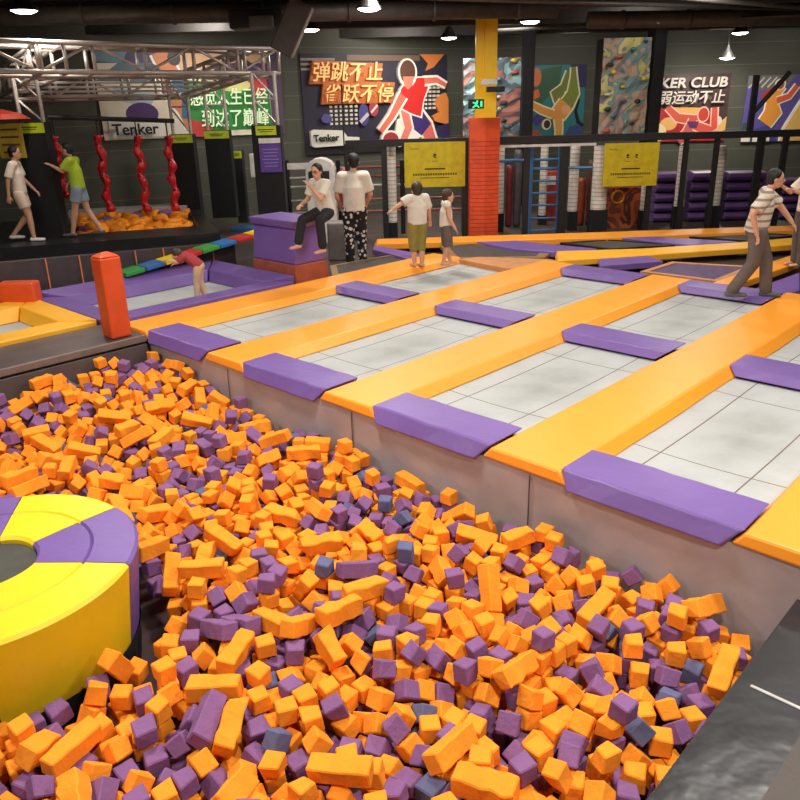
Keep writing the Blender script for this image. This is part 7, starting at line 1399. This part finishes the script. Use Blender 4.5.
# ---------------------------------------------------------------- people
def caps(mb, a, b, ra, rb, m, side=Vector((1, 0, 0)), flat=False, n=14):
    a = Vector(a); b = Vector(b); d = (b-a); L_ = d.length
    if L_ < 1e-5: return
    d.normalize(); s_ = (side-d*side.dot(d))
    if s_.length < 1e-3: s_ = Vector((0, 1, 0))-d*d.y
    s_.normalize(); f_ = d.cross(s_)
    ra = ra if isinstance(ra, tuple) else (ra, ra); rb = rb if isinstance(rb, tuple) else (rb, rb)
    rings = []
    if not flat:
        for t in (75, 50, 25): rings.append((-math.sin(math.radians(t)), math.cos(math.radians(t)), 0))
    rings.append((0, 1, 0)); rings.append((0, 1, 1))
    if not flat:
        for t in (25, 50, 75): rings.append((math.sin(math.radians(t)), math.cos(math.radians(t)), 1))
    vs = []; fs = []
    for o_, sc_, e in rings:
        r = rb if e else ra; c = (b if e else a)+d*(o_*min(r))
        for i in range(n):
            an = 2*PI*i/n; vs.append(c+s_*(r[0]*sc_*math.cos(an))+f_*(r[1]*sc_*math.sin(an)))
    for k in range(len(rings)-1):
        for i in range(n): fs.append((k*n+i, k*n+(i+1) % n, (k+1)*n+(i+1) % n, (k+1)*n+i))
    fs += [tuple(range(n-1, -1, -1)), tuple((len(rings)-1)*n+i for i in range(n))]
    mb.add(vs, fs, m)
def remesh(mb, name, parent, m, vox=.009, sm=6):
    me = bpy.data.meshes.new(name); me.from_pydata(mb.v, [], mb.f)
    bm = bmesh.new(); bm.from_mesh(me); bmesh.ops.recalc_face_normals(bm, faces=bm.faces); bm.to_mesh(me); bm.free()
    o = bpy.data.objects.new('tmp', me); COL.objects.link(o)
    r = o.modifiers.new('r', 'REMESH'); r.mode = 'VOXEL'; r.voxel_size = vox
    s_ = o.modifiers.new('s', 'SMOOTH'); s_.iterations = sm; s_.factor = .5
    dg = bpy.context.evaluated_depsgraph_get(); m2 = bpy.data.meshes.new_from_object(o.evaluated_get(dg)); bpy.data.objects.remove(o)
    m2.materials.clear(); m2.materials.append(m); m2.polygons.foreach_set('use_smooth', [True]*len(m2.polygons))
    o = bpy.data.objects.new(name, m2); COL.objects.link(o); o.parent = parent; return o
BASE = dict(hipc=(0, 0, .53), chest=(0, .0, .72), neck=(0, 0, .83), head=(0, .012, .925),
            shl=(-.105, 0, .81), shr=(.105, 0, .81), ell=(-.13, -.01, .64), elr=(.13, -.01, .64), wrl=(-.135, .04, .49), wrr=(.135, .04, .49),
            hil=(-.052, 0, .51), hir=(.052, 0, .51), knl=(-.055, .015, .28), knr=(.055, .015, .28), anl=(-.055, 0, .045), anr=(.055, 0, .045))
def person(loc, rz, h, label, pose, shirt, pants, hair=HAIR, hairlong=False, plen=.95, sleeve=.5, shoes=None, kid=False, female=False, skirt=0, glasses=False, face=(0, 1, 0), shirt2=None, slim=1.0):
    J = dict(BASE); J.update(pose); V = {k: Vector(v)*h for k, v in J.items()}
    t = empty('person', loc, rz); tag(t, label, 'person')
    hs = 1.28 if kid else 1.0
    fd_ = Vector(face).normalized(); R = Vector((0, 1, 0)).rotation_difference(fd_).to_matrix()
    hc = V['head']; up = (hc-V['neck']).normalized()
    b = MB(); K = SKIN; w = h*slim
    sh = (V['shr']-V['shl']).normalized(); hp = (V['hir']-V['hil']).normalized()
    # head
    b.ell(hc+R @ Vector((0, 0, .008*h)), (.046*h*hs, .056*h*hs, .062*h*hs), K, 18, R)
    b.ell(hc+R @ Vector((0, .014*h*hs, -.034*h*hs)), (.034*h*hs, .038*h*hs, .036*h*hs), K, 14, R)
    b.ell(hc+R @ Vector((0, .057*h*hs, -.012*h*hs)), (.008*h, .012*h, .013*h), K, 8, R)
    b.ell(hc+R @ Vector((0, .048*h*hs, -.034*h*hs)), (.014*h, .007*h, .005*h), K, 8, R)
    for s_ in (-1, 1): b.ell(hc+R @ Vector((s_*.046*h*hs, -.002*h, -.006*h)), (.007*h, .012*h, .017*h), K, 8, R)
    caps(b, V['neck']-up*.03*h, hc-up*.03*h, .03*w, .027*w, K)
    caps(b, V['chest'], V['neck']-up*.025*h, (.085*w, .055*w), (.06*w, .04*w), K, sh)
    caps(b, V['hipc'], V['chest'], (.075*w, .055*w), (.085*w, .058*w), K, hp)
    caps(b, V['shl'], V['shr'], .034*w, .034*w, K)
    for s_, S_ in ((-1, 'l'), (1, 'r')):
        caps(b, V['sh'+S_], V['el'+S_], .031*w, .023*w, K); caps(b, V['el'+S_], V['wr'+S_], .023*w, .0155*w, K)
        caps(b, V['hi'+S_], V['kn'+S_], .052*w, .034*w, K); caps(b, V['kn'+S_], V['kn'+S_].lerp(V['an'+S_], .35), .034*w, .035*w, K); caps(b, V['kn'+S_].lerp(V['an'+S_], .3), V['an'+S_], .034*w, .021*w, K)
        # foot
        kd = V['an'+S_]-V['kn'+S_]; fwd = Vector(J.get('ft'+S_, (0, 1, 0))).normalized()
        heel = V['an'+S_]+Vector((0, 0, -.022*h))-fwd*.018*h; toe = V['an'+S_]+Vector((0, 0, -.028*h))+fwd*.095*h
        caps(b, heel, toe, (.022*w, .02*w), (.026*w, .013*w), K)
        # hand: palm, four fingers, thumb
        hd = (V['wr'+S_]-V['el'+S_]).normalized(); wr = V['wr'+S_]
        sd = hd.cross(Vector((0, 0, 1)));
        if sd.length < .3: sd = hd.cross(Vector((1, 0, 0)))
        sd.normalize(); nr = hd.cross(sd)
        pe = wr+hd*.045*h; caps(b, wr, pe, (.018*h, .009*h), (.022*h, .009*h), K, sd)
        for k_, ln in enumerate((.036, .042, .039, .03)):
            st = pe+sd*(k_-1.5)*.0125*h; m1 = st+hd*ln*.55*h+nr*.004*h; e1 = m1+hd*ln*.4*h+nr*.014*h
            caps(b, st-hd*.01*h, m1, .0054*h, .005*h, K, n=8); caps(b, m1, e1, .005*h, .0042*h, K, n=8)
        st = wr+sd*-.016*h+hd*.012*h; m1 = st-sd*.02*h+hd*.02*h; caps(b, st, m1, .0065*h, .006*h, K, n=8); caps(b, m1, m1+hd*.02*h-sd*.004*h, .006*h, .005*h, K, n=8)
    remesh(b, 'body', t, K, max(.006, .0048*h))
    # face details
    e = MB()
    for s_ in (-1, 1): e.ell(hc+R @ Vector((s_*.019*h*hs, .050*h*hs, .002*h)), (.0075*h, .005*h, .0042*h), BLACK, 8, R); e.box(hc+R @ Vector((s_*.019*h*hs, .053*h*hs, .016*h*hs)), (.018*h, .004*h, .003*h), HAIR, R)
    e.build('eyes', t, smooth=True)
    e = MB(); e.ell(hc+R @ Vector((0, .054*h*hs, -.034*h*hs)), (.012*h, .004*h, .003*h), mat('lips', (176, 96, 90), .5), 8, R); e.build('mouth', t, smooth=True)
    hr = MB(); hr.ell(hc+R @ Vector((0, -.012*h*hs, .022*h*hs)), (.053*h*hs, .059*h*hs, .058*h*hs), hair, 18, R)
    hr.ell(hc+R @ Vector((0, -.026*h*hs, -.004*h*hs)), (.047*h*hs, .042*h*hs, .048*h*hs), hair, 14, R)
    if hairlong:
        caps(hr, hc+R @ Vector((0, -.04*h, 0)), hc+R @ Vector((0, -.062*h, -.10*h)), (.04*h, .024*h), (.028*h, .018*h), hair)
    remesh(hr, 'hair', t, hair, .009*h/1.2, 3)
    if glasses:
        g_ = MB()
        for s_ in (-1, 1):
            for i in range(12):
                a0, a1 = 2*PI*i/12, 2*PI*(i+1)/12; c0 = hc+R @ Vector((s_*.02*h, .062*h, .002*h))
                g_.tube(c0+R @ Vector((.014*h*math.cos(a0), 0, .011*h*math.sin(a0))), c0+R @ Vector((.014*h*math.cos(a1), 0, .011*h*math.sin(a1))), .0017*h, BLACK, 6)
            g_.tube(hc+R @ Vector((s_*.034*h, .06*h, .004*h)), hc+R @ Vector((s_*.052*h, 0, .002*h)), .0016*h, BLACK, 6)
        g_.tube(hc+R @ Vector((-.007*h, .063*h, .004*h)), hc+R @ Vector((.007*h, .063*h, .004*h)), .0016*h, BLACK, 6); g_.build('glasses', t)
    # shirt
    s1 = MB(); dn = (V['hipc']-V['chest']).normalized(); hem = V['hipc']+dn*.015*h
    caps(s1, V['chest'], V['neck']-up*.028*h, (.098*w, .07*w), (.062*w, .046*w), shirt, sh)
    caps(s1, V['chest'], hem, (.10*w, .072*w), (.100*w, .078*w), shirt, hp, flat=True)
    caps(s1, V['shl'], V['shr'], .044*w, .044*w, shirt)
    for S_ in 'lr':
        el = V['sh'+S_].lerp(V['el'+S_], sleeve*1.6 if sleeve < .6 else 1); caps(s1, V['sh'+S_], V['sh'+S_].lerp(el, .15), .044*w, .044*w, shirt)
        caps(s1, V['sh'+S_], el, .044*w, .047*w, shirt, flat=True)
    remesh(s1, 'shirt', t, shirt, .011*h/1.3, 3)
    # trousers
    p1 = MB(); lift = V['hipc']-dn*.06*h
    caps(p1, lift, V['hipc']+dn*.0*h, (.084*w, .066*w), (.09*w, .072*w), pants, hp)
    for S_ in 'lr':
        hi, kn, an = V['hi'+S_], V['kn'+S_], V['an'+S_]
        caps(p1, hi, hi.lerp(kn, .3), .062*w, .06*w, pants)
        if plen > .55:
            caps(p1, hi, kn, .062*w, .046*w, pants); f_ = (plen-.5)/.45; caps(p1, kn, kn.lerp(an, min(1, f_)), .045*w, .042*w, pants); e_ = kn.lerp(an, min(1, f_)); caps(p1, kn.lerp(an, min(1, f_)*.8), e_, .043*w, .044*w, pants, flat=True)
        else: caps(p1, hi, hi.lerp(kn, plen/.5), .062*w, .06*w, pants, flat=True)
    remesh(p1, 'trousers' if plen > .55 else 'shorts', t, pants, .011*h/1.3, 3)
    if shoes:
        for S_ in 'lr':
            fwd = Vector(J.get('ft'+S_, (0, 1, 0))).normalized(); z = MB()
            heel = V['an'+S_]+Vector((0, 0, -.024*h))-fwd*.022*h; toe = V['an'+S_]+Vector((0, 0, -.029*h))+fwd*.10*h
            caps(z, heel, toe, (.029*w, .024*w), (.032*w, .016*w), shoes); z.build('shoe', t, smooth=True)
    return t
WT = mat('white_cotton', (226, 218, 202), .85, noise=.04, bump=.6, bscale=9)
CT = mat('cream_cotton', (232, 216, 196), .85, noise=.04, bump=.6, bscale=9)
LT = mat('lime_cotton', (178, 206, 52), .8, noise=.03, bump=.5, bscale=9)
BKT = mat('black_cotton', (30, 28, 32), .85, bump=.5, bscale=9)
PT = mat('patterned_cotton', (28, 26, 28), .85, kind='spots', var=(214, 208, 204))
OT = mat('olive_cotton', (146, 134, 62), .85, bump=.5, bscale=9)
GT = mat('grey_cotton', (104, 92, 84), .85, bump=.5, bscale=9)
BT = mat('light_denim', (150, 164, 178), .85, bump=.5, bscale=9)
BG = mat('beige_cotton', (206, 178, 146), .85, bump=.5, bscale=9)
RT = mat('red_cotton', (172, 60, 66), .85, bump=.5, bscale=9)
ST = mat('striped_cotton', (222, 210, 194), .85, kind='stripes', var=(150, 132, 116))
YT = mat('cream_yellow_shirt', (228, 216, 160), .85, bump=.5, bscale=9)
# facing +x = rz -90 degrees; local +y is the facing direction
q = gz(29, 241, PFz)
person((q.x, q.y, PFz), -PI/2+.2, 1.56, 'person in cream shirt and pale shorts striding past the wide black post', dict(
    head=(0, .03, .925), anl=(-.05, -.16, .07), knl=(-.05, .04, .29), anr=(.05, .07, .045), knr=(.05, .06, .28), ell=(-.14, .03, .65), wrl=(-.13, .13, .53), wrr=(.14, -.08, .50), elr=(.14, -.06, .65)), CT, mat('pale_shorts', (226, 200, 178), .85), plen=.33, hairlong=False, shoes=WHITE, female=True)
q = gz(88, 236, PFz)
person((q.x-.03, q.y, PFz), PI/2, 1.58, 'boy in lime shirt and light shorts reaching towards the black post', dict(
    hipc=(0, .0, .53), chest=(0, .01, .72), neck=(0, .03, .83), head=(0, .055, .925), shl=(-.10, .02, .81), shr=(.10, .02, .81), ell=(-.11, .10, .71), wrl=(-.09, .21, .77), elr=(.12, .07, .66), wrr=(.10, .14, .56),
    knl=(-.05, .06, .29), anl=(-.05, .12, .05), knr=(.05, -.04, .28), anr=(.05, -.16, .055)), LT, BT, plen=.30, shoes=mat('grey_shoes', (90, 88, 92), .6))
# seated woman
q = gy(326, 214, 11.75)
zs = q.z
hW = 1.55
person((q.x, q.y, zs-.53*hW+.06), PI/2+.85, hW, 'seated woman in white top, glasses and black trousers, hand at her chin', dict(
    hipc=(0, .0, .53), chest=(0, .05, .70), neck=(0, .07, .80), head=(0, .09, .893), shl=(-.10, .06, .785), shr=(.10, .06, .785),
    ell=(-.12, .17, .66), wrl=(-.03, .21, .77), elr=(.13, .10, .64), wrr=(.08, .24, .60), hil=(-.052, .02, .51), hir=(.052, .02, .51),
    knl=(-.12, .20, .46), anl=(-.13, .19, .20), knr=(.07, .25, .46), anr=(.06, .33, .245)), WT, BKT, hairlong=True, female=True, glasses=True, face=(-.2, 1, -.1), plen=.9)
q = gz(357, 268, FZ)
person((q.x, q.y, FZ), .12, 1.95, 'man seen from behind in white tee and black patterned trousers', dict(knl=(-.055, .01, .28), elr=(.15, .03, .645), wrr=(.12, .11, .56), ell=(-.15, .03, .645), wrl=(-.12, .11, .56), head=(.01, .02, .925)), WT, PT, plen=.93, slim=1.0)
q = gz(418, 267, 0)
person((q.x, q.y, 0), .35, 1.36, 'child in white tee and olive shorts holding one arm out', dict(ell=(-.20, .01, .755), wrl=(-.30, .02, .70), elr=(.16, .03, .66), wrr=(.19, .07, .54), head=(.0, .015, .90), neck=(0, 0, .82), anl=(-.03, .03, .045)), WT, OT, hair=BHAIR, plen=.62, kid=True, slim=1.2)
q = gz(445, 265, 0)
person((q.x+.02, q.y+.02, 0), -PI/2+.1, 1.22, 'smaller child in white sleeveless top facing the red pillar', dict(wrr=(.15, .10, .50), elr=(.14, .02, .64), head=(.0, .03, .90), neck=(0, 0.01, .82), anl=(-.05, .06, .045), anr=(.05, -.05, .045)), WT, GT, hair=BHAIR, plen=.55, sleeve=.1, kid=True, slim=1.15)
q = gz(201, 299, -.07)
person((q.x, q.y, -.075), PI/2, .98, 'small child in red top and beige trousers bending forward on the trampoline', dict(
    hipc=(0, -.03, .50), chest=(0, .10, .62), neck=(0, .19, .66), head=(0, .27, .66), shl=(-.10, .17, .65), shr=(.10, .17, .65), ell=(-.12, .26, .58), wrl=(-.11, .36, .60), elr=(.12, .24, .55), wrr=(.10, .34, .52),
    hil=(-.052, -.02, .48), hir=(.052, -.02, .48), knl=(-.055, .02, .27), knr=(.055, .0, .27), anl=(-.055, .03, .045), anr=(.055, -.06, .045)), RT, BG, hair=BHAIR, plen=.95, kid=True, face=(0, 1, -.5), slim=1.1)
q = gz(749, 297, 0)
person((q.x, q.y, 0), -PI/2-.35, 1.66, 'man in white striped polo shirt and grey trousers stepping forward', dict(
    hipc=(0, -.02, .53), chest=(0, .01, .715), neck=(0, .035, .825), head=(0, .07, .915), shl=(-.11, .02, .805), shr=(.11, .02, .805), ell=(-.15, .15, .69), wrl=(-.13, .24, .58), elr=(.16, -.07, .67), wrr=(.14, -.02, .52),
    knl=(-.055, .09, .29), anl=(-.055, .12, .045), knr=(.055, -.01, .28), anr=(.055, -.14, .055)), ST, GT, plen=.93, slim=1.12, shoes=mat('grey_shoes', (90, 88, 92), .6))
q = gz(797, 266, 0)
person((q.x, q.y, 0), PI/2, 1.62, 'person in pale shirt mostly hidden at the far right edge', dict(elr=(.14, .1, .68), wrr=(.12, .2, .74), ell=(-.14, .1, .68), wrl=(-.12, .2, .72)), CT, GT)

# ---------------------------------------------------------------- world, camera
w_ = bpy.data.worlds.new('World'); SC.world = w_; w_.use_nodes = True
w_.node_tree.nodes['Background'].inputs[0].default_value = (1, .95, .9, 1); w_.node_tree.nodes['Background'].inputs[1].default_value = .05
cd = bpy.data.cameras.new('camera'); cam = bpy.data.objects.new('camera', cd); COL.objects.link(cam)
cd.sensor_width = 36; cd.lens = FPX/800*36; cd.clip_start = .05; cd.clip_end = 200
M = Matrix((( _r2.x, _u2.x, -_fw.x, 0), (_r2.y, _u2.y, -_fw.y, 0), (_r2.z, _u2.z, -_fw.z, CAMZ), (0, 0, 0, 1)))
cam.matrix_world = M; SC.camera = cam
SC.view_settings.view_transform = 'Standard'; SC.view_settings.look = 'None'; SC.view_settings.exposure = .08; SC.view_settings.gamma = 1
SC.cycles.use_denoising = True; SC.cycles.max_bounces = 6
